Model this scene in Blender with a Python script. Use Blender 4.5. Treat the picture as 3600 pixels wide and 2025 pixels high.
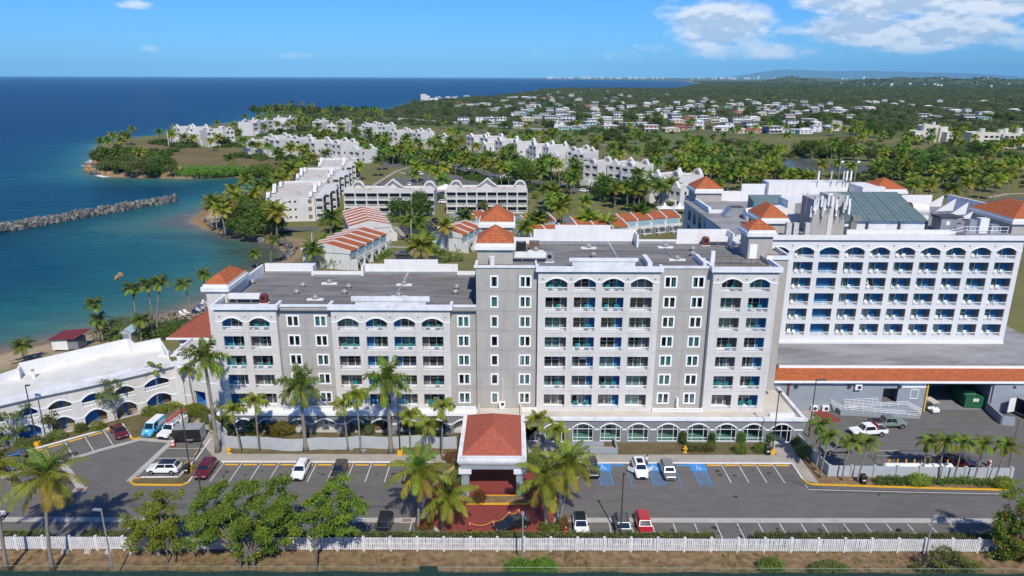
# aerial view of a seaside hotel, built object by object
import bpy,bmesh,math,random
import numpy as np
from mathutils import Vector,Matrix
from mathutils.geometry import tessellate_polygon
R=math.radians
random.seed(7)
for o in list(bpy.data.objects):
 bpy.data.objects.remove(o)
S=bpy.context.scene
COL=S.collection
CAM_F,CAM_P,CAM_R,CAM_H=2500.0,R(16.55),R(0.17),54.0
cd=bpy.data.cameras.new('camera')
cam=bpy.data.objects.new('camera',cd)
COL.objects.link(cam)
cd.sensor_width=36.0
cd.lens=CAM_F/3600.0*36.0
cd.clip_start=1.0
cd.clip_end=250000.0
_c,_s=math.cos(CAM_R),math.sin(CAM_R)
_r0=Vector((1,0,0));_u0=Vector((0,math.sin(CAM_P),math.cos(CAM_P)));_f0=Vector((0,math.cos(CAM_P),-math.sin(CAM_P)))
_rx=_c*_r0+_s*_u0;_uy=-_s*_r0+_c*_u0
mw=Matrix(((_rx.x,_uy.x,-_f0.x,0),(_rx.y,_uy.y,-_f0.y,0),(_rx.z,_uy.z,-_f0.z,CAM_H),(0,0,0,1)))
cam.matrix_world=mw
S.camera=cam
SUN_EL=R(47);SUN_D=Vector((-0.2,0.98,0)).normalized()*math.cos(SUN_EL)+Vector((0,0,-math.sin(SUN_EL)))
sl=bpy.data.lights.new('sun','SUN');sl.energy=4.6;sl.angle=R(0.53);sl.color=(1.0,0.93,0.81)
so=bpy.data.objects.new('sun',sl);COL.objects.link(so)
so.rotation_euler=SUN_D.to_track_quat('-Z','Y').to_euler();so.location=(0,-50,200)
W=bpy.data.worlds.new('World');S.world=W;W.use_nodes=True
nt=W.node_tree;nt.nodes.clear()
def N(t,**k):
 n=nt.nodes.new(t)
 for a,b in k.items():
  setattr(n,a,b)
 return n
def Lk(a,b):nt.links.new(a,b)
def math_(op,a,b=None,c=None,clamp=False):
 n=N('ShaderNodeMath',operation=op,use_clamp=clamp)
 for i,v in enumerate((a,b,c)):
  if v is None:continue
  if isinstance(v,(int,float)):n.inputs[i].default_value=v
  else:Lk(v,n.inputs[i])
 return n.outputs[0]
sky=N('ShaderNodeTexSky',sky_type='NISHITA',sun_disc=False,sun_elevation=SUN_EL,sun_rotation=R(168.5),altitude=50,air_density=1.0,dust_density=0.25,ozone_density=3.0)
def maprange(v,a,b,c=0.0,d=1.0,smooth=True):
 n=N('ShaderNodeMapRange',interpolation_type='SMOOTHSTEP' if smooth else 'LINEAR')
 Lk(v,n.inputs['Value']);n.inputs['From Min'].default_value=a;n.inputs['From Max'].default_value=b
 n.inputs['To Min'].default_value=c;n.inputs['To Max'].default_value=d
 return n.outputs[0]
def mixc(f,a,b,bt='MIX'):
 n=N('ShaderNodeMix',data_type='RGBA',blend_type=bt)
 if isinstance(f,(int,float)):n.inputs[0].default_value=f
 else:Lk(f,n.inputs[0])
 for i,v in((6,a),(7,b)):
  if isinstance(v,tuple):n.inputs[i].default_value=(*v,1)
  else:Lk(v,n.inputs[i])
 return n.outputs[2]
tc=N('ShaderNodeTexCoord');sp=N('ShaderNodeSeparateXYZ');Lk(tc.outputs['Generated'],sp.inputs[0])
az=math_('ARCTAN2',sp.outputs[0],sp.outputs[1]);el=math_('ARCSINE',sp.outputs[2])
skyc=mixc(1.0,sky.outputs[0],(0.26,0.63,1.20),'MULTIPLY')
def cloudnoise(sx,sy,off,detail,rough,dy=0.0):
 cb=N('ShaderNodeCombineXYZ')
 Lk(math_('MULTIPLY',az,sx),cb.inputs[0]);Lk(math_('MULTIPLY',math_('ADD',el,dy),sy),cb.inputs[1]);cb.inputs[2].default_value=off
 n=N('ShaderNodeTexNoise',noise_dimensions='3D');n.inputs['Scale'].default_value=1.0
 n.inputs['Detail'].default_value=detail;n.inputs['Roughness'].default_value=rough
 Lk(cb.outputs[0],n.inputs['Vector']);return n.outputs['Fac']
n1=cloudnoise(13,30,2.4,12,0.60);n2=cloudnoise(13,30,2.4,12,0.60,0.007)
def bank(a,e,ra,re,w):
 u=math_('DIVIDE',math_('SUBTRACT',az,a),ra);v=math_('DIVIDE',math_('SUBTRACT',el,e),re)
 return math_('MULTIPLY',math_('SUBTRACT',1.0,math_('ADD',math_('MULTIPLY',u,u),math_('MULTIPLY',v,v)),clamp=True),w)
cov=None
for q in((0.27,0.062,0.10,0.046,1.25),(0.20,0.088,0.035,0.03,.8),(0.56,0.094,0.27,0.040,1.5),(0.75,0.07,0.35,0.06,1.2),(0.48,0.052,0.26,0.030,1.2),(0.34,0.038,0.22,0.022,.85),(1.3,0.2,0.8,0.18,1.0),(0.5,0.35,0.6,0.2,.8),(-0.46,0.080,0.035,0.009,.75),(-0.53,0.085,0.05,0.012,.6),(-0.33,0.086,0.03,0.006,.55),(-1.2,0.2,0.4,0.12,.8),(-0.45,0.032,0.02,0.010,.6),(-0.16,0.029,0.018,0.008,.55),(-0.27,0.026,0.05,0.008,.5),(0.03,0.034,0.04,0.018,.6),(0.12,0.028,0.08,0.012,.6)):
 c=bank(*q);cov=c if cov is None else math_('MAXIMUM',cov,c)
d1=math_('ADD',n1,math_('MULTIPLY',cov,0.44))
den=maprange(d1,0.68,0.96)
lit=maprange(math_('ADD',math_('SUBTRACT',n1,n2),math_('MULTIPLY',math_('SUBTRACT',0.92,d1),0.28)),-0.075,0.045)
body=mixc(lit,(4.3,5.5,7.1),(7.6,8.1,8.8))
thin=cloudnoise(16,60,9.1,6,0.55)
wisp=math_('MULTIPLY',maprange(math_('ADD',thin,maprange(el,0.0,0.03,-0.05,0.0)),0.62,0.9),0.2)
s1=mixc(wisp,skyc,(6.5,7.2,8.0))
s2=mixc(math_('MULTIPLY',den,0.92),s1,body)
bg=N('ShaderNodeBackground');Lk(s2,bg.inputs[0]);bg.inputs[1].default_value=0.115
wo=N('ShaderNodeOutputWorld');Lk(bg.outputs[0],wo.inputs[0])
S.view_settings.view_transform='Standard';S.view_settings.look='None'
S.view_settings.exposure=0.0;S.view_settings.gamma=1.0;S.view_settings.use_curve_mapping=False
S.render.engine='CYCLES'
S.cycles.max_bounces=6;S.cycles.transparent_max_bounces=8;S.cycles.volume_bounces=0
TL={'A':(0,850,2.634),'B':(0,1400,2.319),'C':(700,850,2.229),'D':(700,1400,2.318),'E':(1600,700,1.8113),'F':(1400,1400,2.318),'G':(2300,1350,2.147),'H':(2650,1150,1.656),'I':(2350,550,2.0608),'J':(250,350,2.3418),'K':(900,400,2.3418),'L':(1400,200,2.3418),'M':(2400,200,2.1467),'S':(0,0,1.0),'N':(0,1150,3.22),'O':(2380,600,4.1403),'U':(2900,580,3.6229),'V':(2700,1180,2.8622),'Q':(600,1300,5.795)}
def ray(t,x,y):
 a,b,s=TL[t]
 cx=(a+x/s-1800)/CAM_F;cy=-(b+y/s-1012.5)/CAM_F
 x2=cx*_c-cy*_s;y2=cx*_s+cy*_c
 return Vector((x2,math.cos(CAM_P)+y2*math.sin(CAM_P),-math.sin(CAM_P)+y2*math.cos(CAM_P)))
def g(t,x,y,z=0.0):
 r=ray(t,x,y);k=(z-CAM_H)/r.z
 return(r.x*k,r.y*k)
def atY(t,x,y,Y):
 r=ray(t,x,y);k=Y/r.y
 return(r.x*k,CAM_H+r.z*k)
class MB:
 def __init__(s):s.v=[];s.f=[];s.m=[]
 def poly(s,pts,m=0):
  n=len(s.v);s.v+=[tuple(p)for p in pts];s.f.append(tuple(range(n,n+len(pts))));s.m.append(m)
 def box(s,x0,y0,z0,x1,y1,z1,m=0,skip=''):
  n=len(s.v)
  s.v+=[(x0,y0,z0),(x1,y0,z0),(x1,y1,z0),(x0,y1,z0),(x0,y0,z1),(x1,y0,z1),(x1,y1,z1),(x0,y1,z1)]
  for k,q in(('b',(0,3,2,1)),('t',(4,5,6,7)),('f',(0,1,5,4)),('r',(1,2,6,5)),('k',(2,3,7,6)),('l',(3,0,4,7))):
   if k in skip:continue
   s.f.append(tuple(n+i for i in q));s.m.append(m)
 def obox(s,c,ux,hx,hy,z0,z1,m=0):
  uy=(-ux[1],ux[0])
  P=[(c[0]+a*hx*ux[0]+b*hy*uy[0],c[1]+a*hx*ux[1]+b*hy*uy[1])for a,b in((-1,-1),(1,-1),(1,1),(-1,1))]
  s.prism(P,z0,z1,m)
 def seg(s,a,b,w,z0,z1,m=0):
  dx,dy=b[0]-a[0],b[1]-a[1];l=math.hypot(dx,dy)or 1
  s.obox(((a[0]+b[0])/2,(a[1]+b[1])/2),(dx/l,dy/l),l/2,w/2,z0,z1,m)
 def prism(s,P,z0,z1,m=0,bottom=True):
  n=len(s.v);k=len(P)
  ar=sum(P[i][0]*P[(i+1)%k][1]-P[(i+1)%k][0]*P[i][1]for i in range(k))
  if ar<0:P=P[::-1]
  s.v+=[(p[0],p[1],z0)for p in P]+[(p[0],p[1],z1)for p in P]
  for i in range(k):
   j=(i+1)%k;s.f.append((n+i,n+j,n+k+j,n+k+i));s.m.append(m)
  s.f.append(tuple(range(n+k,n+2*k)));s.m.append(m)
  if bottom:s.f.append(tuple(range(n+k-1,n-1,-1)));s.m.append(m)
 def cyl(s,p,q,r0,r1=None,n=8,m=0,cap=True):
  r1=r0 if r1 is None else r1
  s.tube([p,q],[r0,r1],n,m,cap)
 def tube(s,pts,rad,n=6,m=0,cap=True):
  b=len(s.v);k=len(pts);P=[Vector(p)for p in pts]
  for i in range(k):
   d=(P[min(i+1,k-1)]-P[max(i-1,0)]).normalized()
   a=Vector((1,0,0))if abs(d.x)<0.8 else Vector((0,1,0))
   u=d.cross(a).normalized();w=d.cross(u)
   for j in range(n):
    t=2*math.pi*j/n
    s.v.append(tuple(P[i]+(u*math.cos(t)+w*math.sin(t))*rad[i]))
  for i in range(k-1):
   for j in range(n):
    j2=(j+1)%n
    s.f.append((b+i*n+j2,b+i*n+j,b+(i+1)*n+j,b+(i+1)*n+j2));s.m.append(m)
  if cap:
   s.f.append(tuple(b+j for j in range(n)));s.m.append(m)
   s.f.append(tuple(b+(k-1)*n+j for j in reversed(range(n))));s.m.append(m)
 def loft(s,rings,m=0,cap=True,closed=True):
  b=len(s.v);n=len(rings[0]);k=len(rings)
  for r in rings:s.v+=[tuple(p)for p in r]
  for i in range(k-1):
   for j in range(n if closed else n-1):
    j2=(j+1)%n
    s.f.append((b+i*n+j,b+i*n+j2,b+(i+1)*n+j2,b+(i+1)*n+j));s.m.append(m)
  if cap:
   s.f.append(tuple(b+j for j in reversed(range(n))));s.m.append(m)
   s.f.append(tuple(b+(k-1)*n+j for j in range(n)));s.m.append(m)
 def dome(s,c,rx,ry,rz,seg=10,rings=4,m=0):
  R_=[]
  for i in range(rings+1):
   t=i/rings*math.pi/2;q=max(math.cos(t),0.02)
   R_.append([(c[0]+rx*q*math.cos(2*math.pi*j/seg),c[1]+ry*q*math.sin(2*math.pi*j/seg),c[2]+rz*math.sin(t))for j in range(seg)])
  s.loft(R_,m)
 def mesh(s,name,mats,org=(0,0,0),smooth=False):
  me=bpy.data.meshes.new(name)
  ox,oy,oz=org
  me.from_pydata([(x-ox,y-oy,z-oz)for x,y,z in s.v],[],s.f)
  for m in(mats if isinstance(mats,(list,tuple))else[mats]):me.materials.append(m)
  if any(s.m):me.polygons.foreach_set('material_index',s.m)
  if smooth:me.polygons.foreach_set('use_smooth',[True]*len(s.f))
  me.update();return me
 def obj(s,name,mats,parent=None,org=(0,0,0),smooth=False,recalc=False):
  me=s.mesh(name,mats,org,smooth)
  if recalc:
   bm=bmesh.new();bm.from_mesh(me);bmesh.ops.recalc_face_normals(bm,faces=bm.faces);bm.to_mesh(me);bm.free()
  return link(name,me,parent)
def link(name,me,parent=None,loc=None,rot=None,scale=None):
 o=bpy.data.objects.new(name,me);COL.objects.link(o)
 if parent is not None:o.parent=parent
 if loc is not None:o.location=loc
 if rot is not None:o.rotation_euler=rot
 if scale is not None:o.scale=scale if isinstance(scale,(tuple,list))else(scale,)*3
 return o
def tag(o,label,cat,group=None):
 o['label']=label;o['category']=cat
 if group:o['group']=group
 return o
def thing(name,label,cat,loc=(0,0,0),rot=0.0,group=None):
 o=bpy.data.objects.new(name,None);COL.objects.link(o);o.location=loc;o.rotation_euler=(0,0,rot)
 o.empty_display_size=0.5
 return tag(o,label,cat,group)
def struct(o):o['kind']='structure';return o
def stuff(o):o['kind']='stuff';return o
KIDS={}
def kids(o):
 return[c for c in o.children]
def dup(o,loc=None,rot=None,label=None,group=None,scale=None,parent=None):
 c=o.copy();COL.objects.link(c)
 if parent is not None:c.parent=parent
 if loc is not None:c.location=loc
 if rot is not None:c.rotation_euler=(c.rotation_euler[0],c.rotation_euler[1],rot)
 if scale is not None:c.scale=scale if isinstance(scale,(tuple,list))else(scale,)*3
 if label:c['label']=label
 if group:c['group']=group
 for k in kids(o):dup(k,parent=c)
 return c
MATS={}
def mat(name,col,rough=0.8,var=0.12,scale=1.0,bump=0.0,spec=0.3,metal=0.0,streak=0.0,stain=0.0,stain_col=(0.05,0.045,0.04),stain_scale=0.15,stretch=(1,1,1),coat=0.0):
 if name in MATS:return MATS[name]
 m=bpy.data.materials.new(name);m.use_nodes=True;t=m.node_tree;b=t.nodes['Principled BSDF']
 b.inputs['Roughness'].default_value=rough;b.inputs['Metallic'].default_value=metal
 b.inputs['Specular IOR Level'].default_value=spec;b.inputs['Coat Weight'].default_value=coat
 geo=t.nodes.new('ShaderNodeNewGeometry');mp=t.nodes.new('ShaderNodeMapping');mp.inputs['Scale'].default_value=stretch
 t.links.new(geo.outputs['Position'],mp.inputs[0])
 out=None
 def noise(sc,det=4,rgh=0.6):
  n=t.nodes.new('ShaderNodeTexNoise');n.inputs['Scale'].default_value=sc;n.inputs['Detail'].default_value=det;n.inputs['Roughness'].default_value=rgh
  t.links.new(mp.outputs[0],n.inputs['Vector']);return n
 def mix(f,a,c,bt='MIX'):
  n=t.nodes.new('ShaderNodeMix');n.data_type='RGBA';n.blend_type=bt
  if isinstance(f,float):n.inputs[0].default_value=f
  else:t.links.new(f,n.inputs[0])
  for i,v in((6,a),(7,c)):
   if isinstance(v,tuple):n.inputs[i].default_value=(*v,1)
   else:t.links.new(v,n.inputs[i])
  return n.outputs[2]
 def mr(v,a,c,d=0.0,e=1.0):
  n=t.nodes.new('ShaderNodeMapRange');t.links.new(v,n.inputs[0])
  for i,q in enumerate((a,c,d,e)):n.inputs[1+i].default_value=q
  return n.outputs[0]
 if var>0:
  n=noise(scale)
  out=mix(mr(n.outputs['Fac'],0.3,0.7),tuple(c*(1-var)for c in col),tuple(min(1,c*(1+var))for c in col))
 else:
  out=None
 if stain>0:
  n2=noise(stain_scale,6,0.7)
  out=mix(mr(n2.outputs['Fac'],0.52,0.72,0,stain),out if out else tuple(col),stain_col)
 if streak>0:
  n3=t.nodes.new('ShaderNodeTexNoise');n3.inputs['Scale'].default_value=1.0;n3.inputs['Detail'].default_value=5
  mp3=t.nodes.new('ShaderNodeMapping');mp3.inputs['Scale'].default_value=(1.7,1.7,0.12);t.links.new(geo.outputs['Position'],mp3.inputs[0]);t.links.new(mp3.outputs[0],n3.inputs['Vector'])
  out=mix(mr(n3.outputs['Fac'],0.48,0.78,0,streak),out if out else tuple(col),tuple(c*0.45 for c in col))
 if out:t.links.new(out,b.inputs['Base Color'])
 else:b.inputs['Base Color'].default_value=(*col,1)
 if bump>0:
  n4=noise(scale*4,6);bp=t.nodes.new('ShaderNodeBump');bp.inputs['Strength'].default_value=bump;bp.inputs['Distance'].default_value=0.05
  t.links.new(n4.outputs['Fac'],bp.inputs['Height']);t.links.new(bp.outputs[0],b.inputs['Normal'])
 MATS[name]=m;return m
def leafmat(name,col,trans=0.42,var=0.35,scale=0.6):
 m=mat(name,col,0.55,var,scale,spec=0.35)
 t=m.node_tree;b=t.nodes['Principled BSDF'];src=b.inputs['Base Color'].links[0].from_socket
 tr=t.nodes.new('ShaderNodeBsdfTranslucent');mx=t.nodes.new('ShaderNodeMixShader');mx.inputs[0].default_value=trans
 oi=t.nodes.new('ShaderNodeObjectInfo');hs=t.nodes.new('ShaderNodeHueSaturation')
 mr=t.nodes.new('ShaderNodeMapRange');mr.inputs[3].default_value=0.7;mr.inputs[4].default_value=1.35;t.links.new(oi.outputs['Random'],mr.inputs[0])
 mh=t.nodes.new('ShaderNodeMapRange');mh.inputs[3].default_value=0.48;mh.inputs[4].default_value=0.515;t.links.new(oi.outputs['Random'],mh.inputs[0])
 t.links.new(mr.outputs[0],hs.inputs['Value']);t.links.new(mh.outputs[0],hs.inputs['Hue']);t.links.new(src,hs.inputs['Color'])
 t.links.new(hs.outputs[0],b.inputs['Base Color']);t.links.new(hs.outputs[0],tr.inputs[0])
 o=t.nodes['Material Output'];t.links.new(b.outputs[0],mx.inputs[1]);t.links.new(tr.outputs[0],mx.inputs[2]);t.links.new(mx.outputs[0],o.inputs[0])
 return m
def glassmat(name,tint=(0.5,0.62,0.62),refl=0.18):
 m=bpy.data.materials.new(name);m.use_nodes=True;t=m.node_tree;t.nodes.clear()
 tr=t.nodes.new('ShaderNodeBsdfTransparent');tr.inputs[0].default_value=(*tint,1)
 gl=t.nodes.new('ShaderNodeBsdfGlossy');gl.inputs['Roughness'].default_value=0.03;gl.inputs[0].default_value=(0.9,0.95,1,1)
 mx=t.nodes.new('ShaderNodeMixShader');mx.inputs[0].default_value=refl
 o=t.nodes.new('ShaderNodeOutputMaterial');t.links.new(tr.outputs[0],mx.inputs[1]);t.links.new(gl.outputs[0],mx.inputs[2]);t.links.new(mx.outputs[0],o.inputs[0])
 MATS[name]=m;return m
white=mat('white_paint',(0.74,0.735,0.72),0.6,0.05,0.8,streak=0.20)
whitetrim=mat('white_trim',(0.82,0.83,0.84),0.5,0.03,2.0)
coping=mat('weathered_coping',(0.72,0.73,0.75),0.7,0.10,0.8,stain=0.5,stain_col=(0.3,0.29,0.27),stain_scale=0.5)
bayw=mat('pale_grey_stucco',(0.61,0.585,0.55),0.85,0.06,0.5,streak=0.28,bump=0.1,stain=0.25,stain_col=(0.50,0.485,0.46),stain_scale=0.3)
greyw=mat('warm_grey_stucco',(0.39,0.372,0.34),0.85,0.08,0.4,streak=0.28,bump=0.1,stain=0.35,stain_col=(0.45,0.43,0.39),stain_scale=0.35)
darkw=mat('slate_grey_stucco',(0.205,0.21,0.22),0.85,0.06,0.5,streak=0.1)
bluegw=mat('blue_grey_wall',(0.27,0.30,0.33),0.85,0.07,0.6,stain=0.25,stain_col=(0.40,0.42,0.44),stain_scale=0.5)
roofdark=mat('bitumen_roof',(0.185,0.178,0.17),0.85,0.35,0.5,stain=0.75,stain_col=(0.30,0.29,0.28),stain_scale=0.16,stretch=(0.25,1,1))
rooflight=mat('worn_grey_roof',(0.27,0.27,0.275),0.85,0.22,0.4,stain=0.8,stain_col=(0.09,0.085,0.08),stain_scale=0.12,stretch=(0.35,1,1))
roofwhite=mat('white_roof_coating',(0.66,0.65,0.60),0.8,0.08,0.4,stain=0.45,stain_col=(0.42,0.38,0.30),stain_scale=0.3)
roofcream=mat('cream_roof',(0.56,0.51,0.44),0.85,0.10,0.3,stain=0.5,stain_col=(0.33,0.28,0.23),stain_scale=0.25)
tileor=mat('orange_roof_tile',(0.40,0.115,0.042),0.8,0.28,2.2,stain=0.5,stain_col=(0.22,0.075,0.04),stain_scale=0.8)
tilered=mat('red_shingle',(0.36,0.095,0.058),0.85,0.2,2.0,stain=0.55,stain_col=(0.22,0.07,0.05),stain_scale=0.7)
tilebrown=mat('brown_clay_tile',(0.27,0.075,0.045),0.8,0.25,1.8)
blue=mat('cobalt_blue_paint',(0.022,0.14,0.31),0.6,0.06,1.0)
taupe=mat('taupe_paint',(0.17,0.155,0.145),0.8,0.06,1.0)
intr=mat('room_interior',(0.035,0.035,0.038),0.9,0.3,0.9)
curt=mat('teal_curtain',(0.24,0.50,0.46),0.9,0.35,6.0,stretch=(1,1,0.05))
alum=mat('window_frame',(0.70,0.71,0.72),0.4,0.03)
glass=glassmat('glass_pane')
glassd=mat('dark_glass',(0.02,0.025,0.03),0.06,0.0,spec=0.8)
greenglass=glassmat('green_glass',(0.55,0.75,0.70),0.15)
asph=mat('asphalt',(0.138,0.130,0.121),0.9,0.13,0.9,bump=0.2,stain=0.55,stain_col=(0.088,0.085,0.081),stain_scale=0.16,stretch=(0.4,1,1))
asphd=mat('fresh_asphalt',(0.035,0.036,0.039),0.9,0.12,0.5)
asphl=mat('worn_asphalt',(0.115,0.113,0.112),0.9,0.14,0.3)
conc=mat('concrete',(0.36,0.325,0.28),0.85,0.12,0.6,stain=0.35,stain_col=(0.20,0.18,0.15),stain_scale=0.4)
concp=mat('pale_concrete',(0.42,0.40,0.36),0.85,0.10,0.8,stain=0.5,stain_col=(0.20,0.19,0.17),stain_scale=0.5)
pw=mat('road_paint_white',(0.66,0.65,0.62),0.7,0.2,3.0,stain=0.7,stain_col=(0.25,0.24,0.23),stain_scale=1.2)
py=mat('road_paint_yellow',(0.72,0.40,0.02),0.6,0.15,2.0,stain=0.4,stain_col=(0.4,0.22,0.04),stain_scale=1.0)
pb=mat('road_paint_blue',(0.05,0.26,0.60),0.7,0.15,2.0,stain=0.5,stain_col=(0.07,0.15,0.25),stain_scale=1.3)
brick=mat('red_paver',(0.225,0.048,0.038),0.85,0.2,2.5,stain=0.3,stain_col=(0.13,0.03,0.028),stain_scale=0.4)
lawn=mat('dry_lawn',(0.135,0.105,0.05),0.95,0.3,0.6,stain=0.6,stain_col=(0.075,0.085,0.025),stain_scale=0.3,bump=0.3)
soil=mat('brown_soil',(0.205,0.135,0.075),0.95,0.5,1.1,bump=0.5,stain=0.9,stain_col=(0.17,0.155,0.05),stain_scale=0.3)
sandm=mat('beach_sand',(0.42,0.33,0.21),0.95,0.12,0.5)
steel=mat('galvanised_steel',(0.45,0.46,0.47),0.45,0.1,2.0,metal=0.6)
bronze=mat('bronze_pole',(0.06,0.052,0.047),0.5,0.1)
black=mat('black_rubber',(0.015,0.015,0.016),0.7,0.1)
rust=mat('rusty_red_metal',(0.17,0.04,0.03),0.6,0.25,2.0)
metalgreen=mat('green_metal_roof',(0.135,0.19,0.19),0.55,0.12,0.5,streak=0.0)
rockm=[mat('grey_rock',(0.13,0.128,0.12),0.9,0.35,0.8,bump=0.4),mat('pale_rock',(0.24,0.23,0.20),0.9,0.3,0.8,bump=0.4),mat('dark_rock',(0.085,0.085,0.09),0.9,0.3,0.8,bump=0.4)]
ochre=mat('ochre_cliff',(0.34,0.22,0.11),0.95,0.35,0.4,bump=0.5)
SL=-2.0
def P(t,*xy,z=0.0):
 return[g(t,x,y,z)for x,y in xy]
coast=(P('A',(0,1015),(480,915),(700,860),(860,828),(1000,785),(1350,715),(1650,635),(1900,560),z=SL)+P('J',(1540,1385),(1640,1345),(1690,1330),(1760,1265),(1720,1205),(1620,1175),(1480,1150),(1370,1140),(1240,1100),(1100,1060),(980,1008),(1040,950),(1130,885),(1250,850),(1400,805),(1560,725),(1640,665),(1600,640),(1500,625),(1280,640),(920,650),(700,645),(320,635),(150,600),(180,520),(195,430),(225,375),(380,335),(560,310),(800,290),(900,240),(1180,215),(1480,165),(1600,112),(1700,97),(2080,108),(2300,100),(2576,105),z=SL)+P('L',(130,378),(330,368),(650,350),(870,340),(1000,312),(1150,287),(1400,274),(2000,276),(2300,276),(2380,252),(2500,222),(2440,212),(2350,196),(1900,190),(1300,185),(1020,183),(1060,179),(1400,172),z=SL)+[(60000,130000),(200000,130000),(200000,-300),(-160,-300),(-150,60),(-120,100)])
CP=np.array(coast)
def inpoly(X,Y,Pn):
 Pn=np.asarray(Pn);r=np.zeros(X.shape,bool);j=len(Pn)-1
 for i in range(len(Pn)):
  xi,yi=Pn[i];xj,yj=Pn[j]
  c=((yi>Y)!=(yj>Y))&(X<(xj-xi)*(Y-yi)/((yj-yi)or 1e-9)+xi)
  r^=c;j=i
 return r
def dist(X,Y,Pn,closed=True):
 Pn=np.asarray(Pn);D=np.full(X.shape,1e12)
 for i in range(len(Pn)if closed else len(Pn)-1):
  a=Pn[i];b=Pn[(i+1)%len(Pn)];dx,dy=b-a;l2=dx*dx+dy*dy or 1e-9
  t=np.clip(((X-a[0])*dx+(Y-a[1])*dy)/l2,0,1)
  D=np.minimum(D,(X-a[0]-t*dx)**2+(Y-a[1]-t*dy)**2)
 return np.sqrt(D)
def mnd(t,x,y,rx,ry,h):
 c=g(t,x,y);return(c[0],c[1],rx,ry,h)
MOUNDS=[mnd('J',430,480,30,26,4.5),mnd('J',2250,165,90,45,5),mnd('J',1750,120,60,40,2.5),mnd('L',1450,335,330,170,5),mnd('L',420,385,110,60,6),mnd('L',900,370,180,90,3)]
def hill(t,x,Y,rx,ry,h):
 X=atY(t,x,130,Y)[0];return(X,Y,rx,ry,h)
MOUNDS+=[hill('M',810,7500,180,400,62),hill('M',1000,9500,420,500,50),hill('M',1400,11000,900,700,35)]
_hr=random.Random(12)
MOUNDS+=[hill('M',_hr.uniform(1450,2700),_hr.uniform(6200,9500),_hr.uniform(90,230),_hr.uniform(200,400),_hr.uniform(8,42))for _ in range(26)]
MOUNDS+=[hill('M',840,49000,2300,2000,300),hill('M',640,50000,2300,2000,280),hill('M',1060,50000,2300,2000,260),hill('M',1330,51000,3000,2000,330),hill('M',1700,51000,4000,2000,270),hill('M',2200,50000,4000,2000,250)]
def hgt(X,Y):
 X=np.asarray(X,float);Y=np.asarray(Y,float);h=np.zeros(X.shape)
 for cx,cy,rx,ry,H in MOUNDS:
  h+=H*np.exp(-(((X-cx)/rx)**2+((Y-cy)/ry)**2))
 return np.where(Y<190,0,h*np.clip((Y-190)/60,0,1))
def gt(t,x,y):
 z=0.0
 for _ in range(8):
  p=g(t,x,y,z);z=float(hgt(p[0],p[1]))
 return(p[0],p[1],z)
def fan(r0,r1,gr,a0,a1,na):
 r=[r0]
 while r[-1]<r1:r.append(r[-1]*gr)
 r=np.array(r);a=np.radians(np.linspace(a0,a1,na));RR,AA=np.meshgrid(r,a,indexing='ij')
 return RR*np.sin(AA),RR*np.cos(AA)
def gridmesh(name,X,Y,Z,m,keep=None):
 nr,na=X.shape
 co=np.stack([X,Y,Z],-1).reshape(-1,3).astype(np.float32)
 i=np.arange(nr-1)[:,None]*na+np.arange(na-1)[None,:]
 q=np.stack([i,i+na,i+na+1,i+1],-1).reshape(-1,4)[:,::-1]
 if keep is not None:
  k=keep.reshape(-1);q=q[k[q].any(1)]
 me=bpy.data.meshes.new(name);me.vertices.add(len(co));me.vertices.foreach_set('co',co.ravel())
 me.loops.add(q.size);me.loops.foreach_set('vertex_index',q.ravel().astype(np.int32))
 me.polygons.add(len(q));me.polygons.foreach_set('loop_start',np.arange(0,q.size,4,dtype=np.int32))
 me.polygons.foreach_set('use_smooth',np.ones(len(q),bool));me.materials.append(m);me.update(calc_edges=True);me.validate()
 return me
def setcol(me,nm,arr):
 a=me.color_attributes.new(nm,'FLOAT_COLOR','POINT');v=np.ones((len(me.vertices),4),np.float32);v[:,:arr.shape[1]]=arr;a.data.foreach_set('color',v.ravel())
X,Y=fan(38,62000,1.0095,-52,50,380)
ins=inpoly(X,Y,CP);dd=dist(X,Y,CP)
rocky=np.exp(-(dist(X,Y,P('J',(150,600),(420,560),(920,620),(1250,620),(1500,600)),False)/14)**2)
Zt=np.where(ins,SL+np.minimum(2.0,0.10+dd*(0.11+0.5*rocky)),SL-np.minimum(5,dd*0.12))
Zt=np.where(ins,Zt+hgt(X,Y)*np.clip(dd/25,0,1),Zt)
far=np.clip((Y-900)/500,0,1)*ins
Zt+=far*(np.sin(X*0.05+Y*0.013)*0.5+np.sin(X*0.013-Y*0.021)*0.8)
cov=np.empty(X.shape+(3,));cov[:]=(0.158,0.155,0.062)
def zone(mask,c):
 k=np.clip(mask,0,1)[...,None];cov[:]=cov*(1-k)+np.array(c)*k
ln=760+0.0*X+np.clip(-X,-200,400)*0.35
zone((Y-ln)/25+0.5,(0.10,0.13,0.042))
zone((Y-1500)/600,(0.085,0.12,0.042))
zone(1.2-dist(X,Y,[g('M',1490,228),g('M',1720,232)],False)/120,(0.15,0.115,0.06))
zone(inpoly(X,Y,P('L',(480,480),(1400,300),(2600,330),(2600,590),(1300,590)))*.7,(0.15,0.135,0.085))
zone(inpoly(X,Y,P('M',(0,330),(1300,350),(1300,580),(0,590)))*.6,(0.14,0.13,0.08))
golf=inpoly(X,Y,P('L',(1100,690),(1500,625),(2600,640),(2600,800),(2300,740),(1900,760),(1500,760)))
zone(golf*0.7,(0.118,0.150,0.050))
zone(inpoly(X,Y,P('J',(430,350),(800,335),(1400,440),(1700,520),(1650,570),(1280,560),(840,560),(800,470)))*0.8,(0.165,0.125,0.06))
zone((1-dd/17)*(Y<175)*3,(0.40,0.315,0.20))
zone((1-dd/4.5)*(Y<175)*2,(0.22,0.165,0.12))
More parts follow.
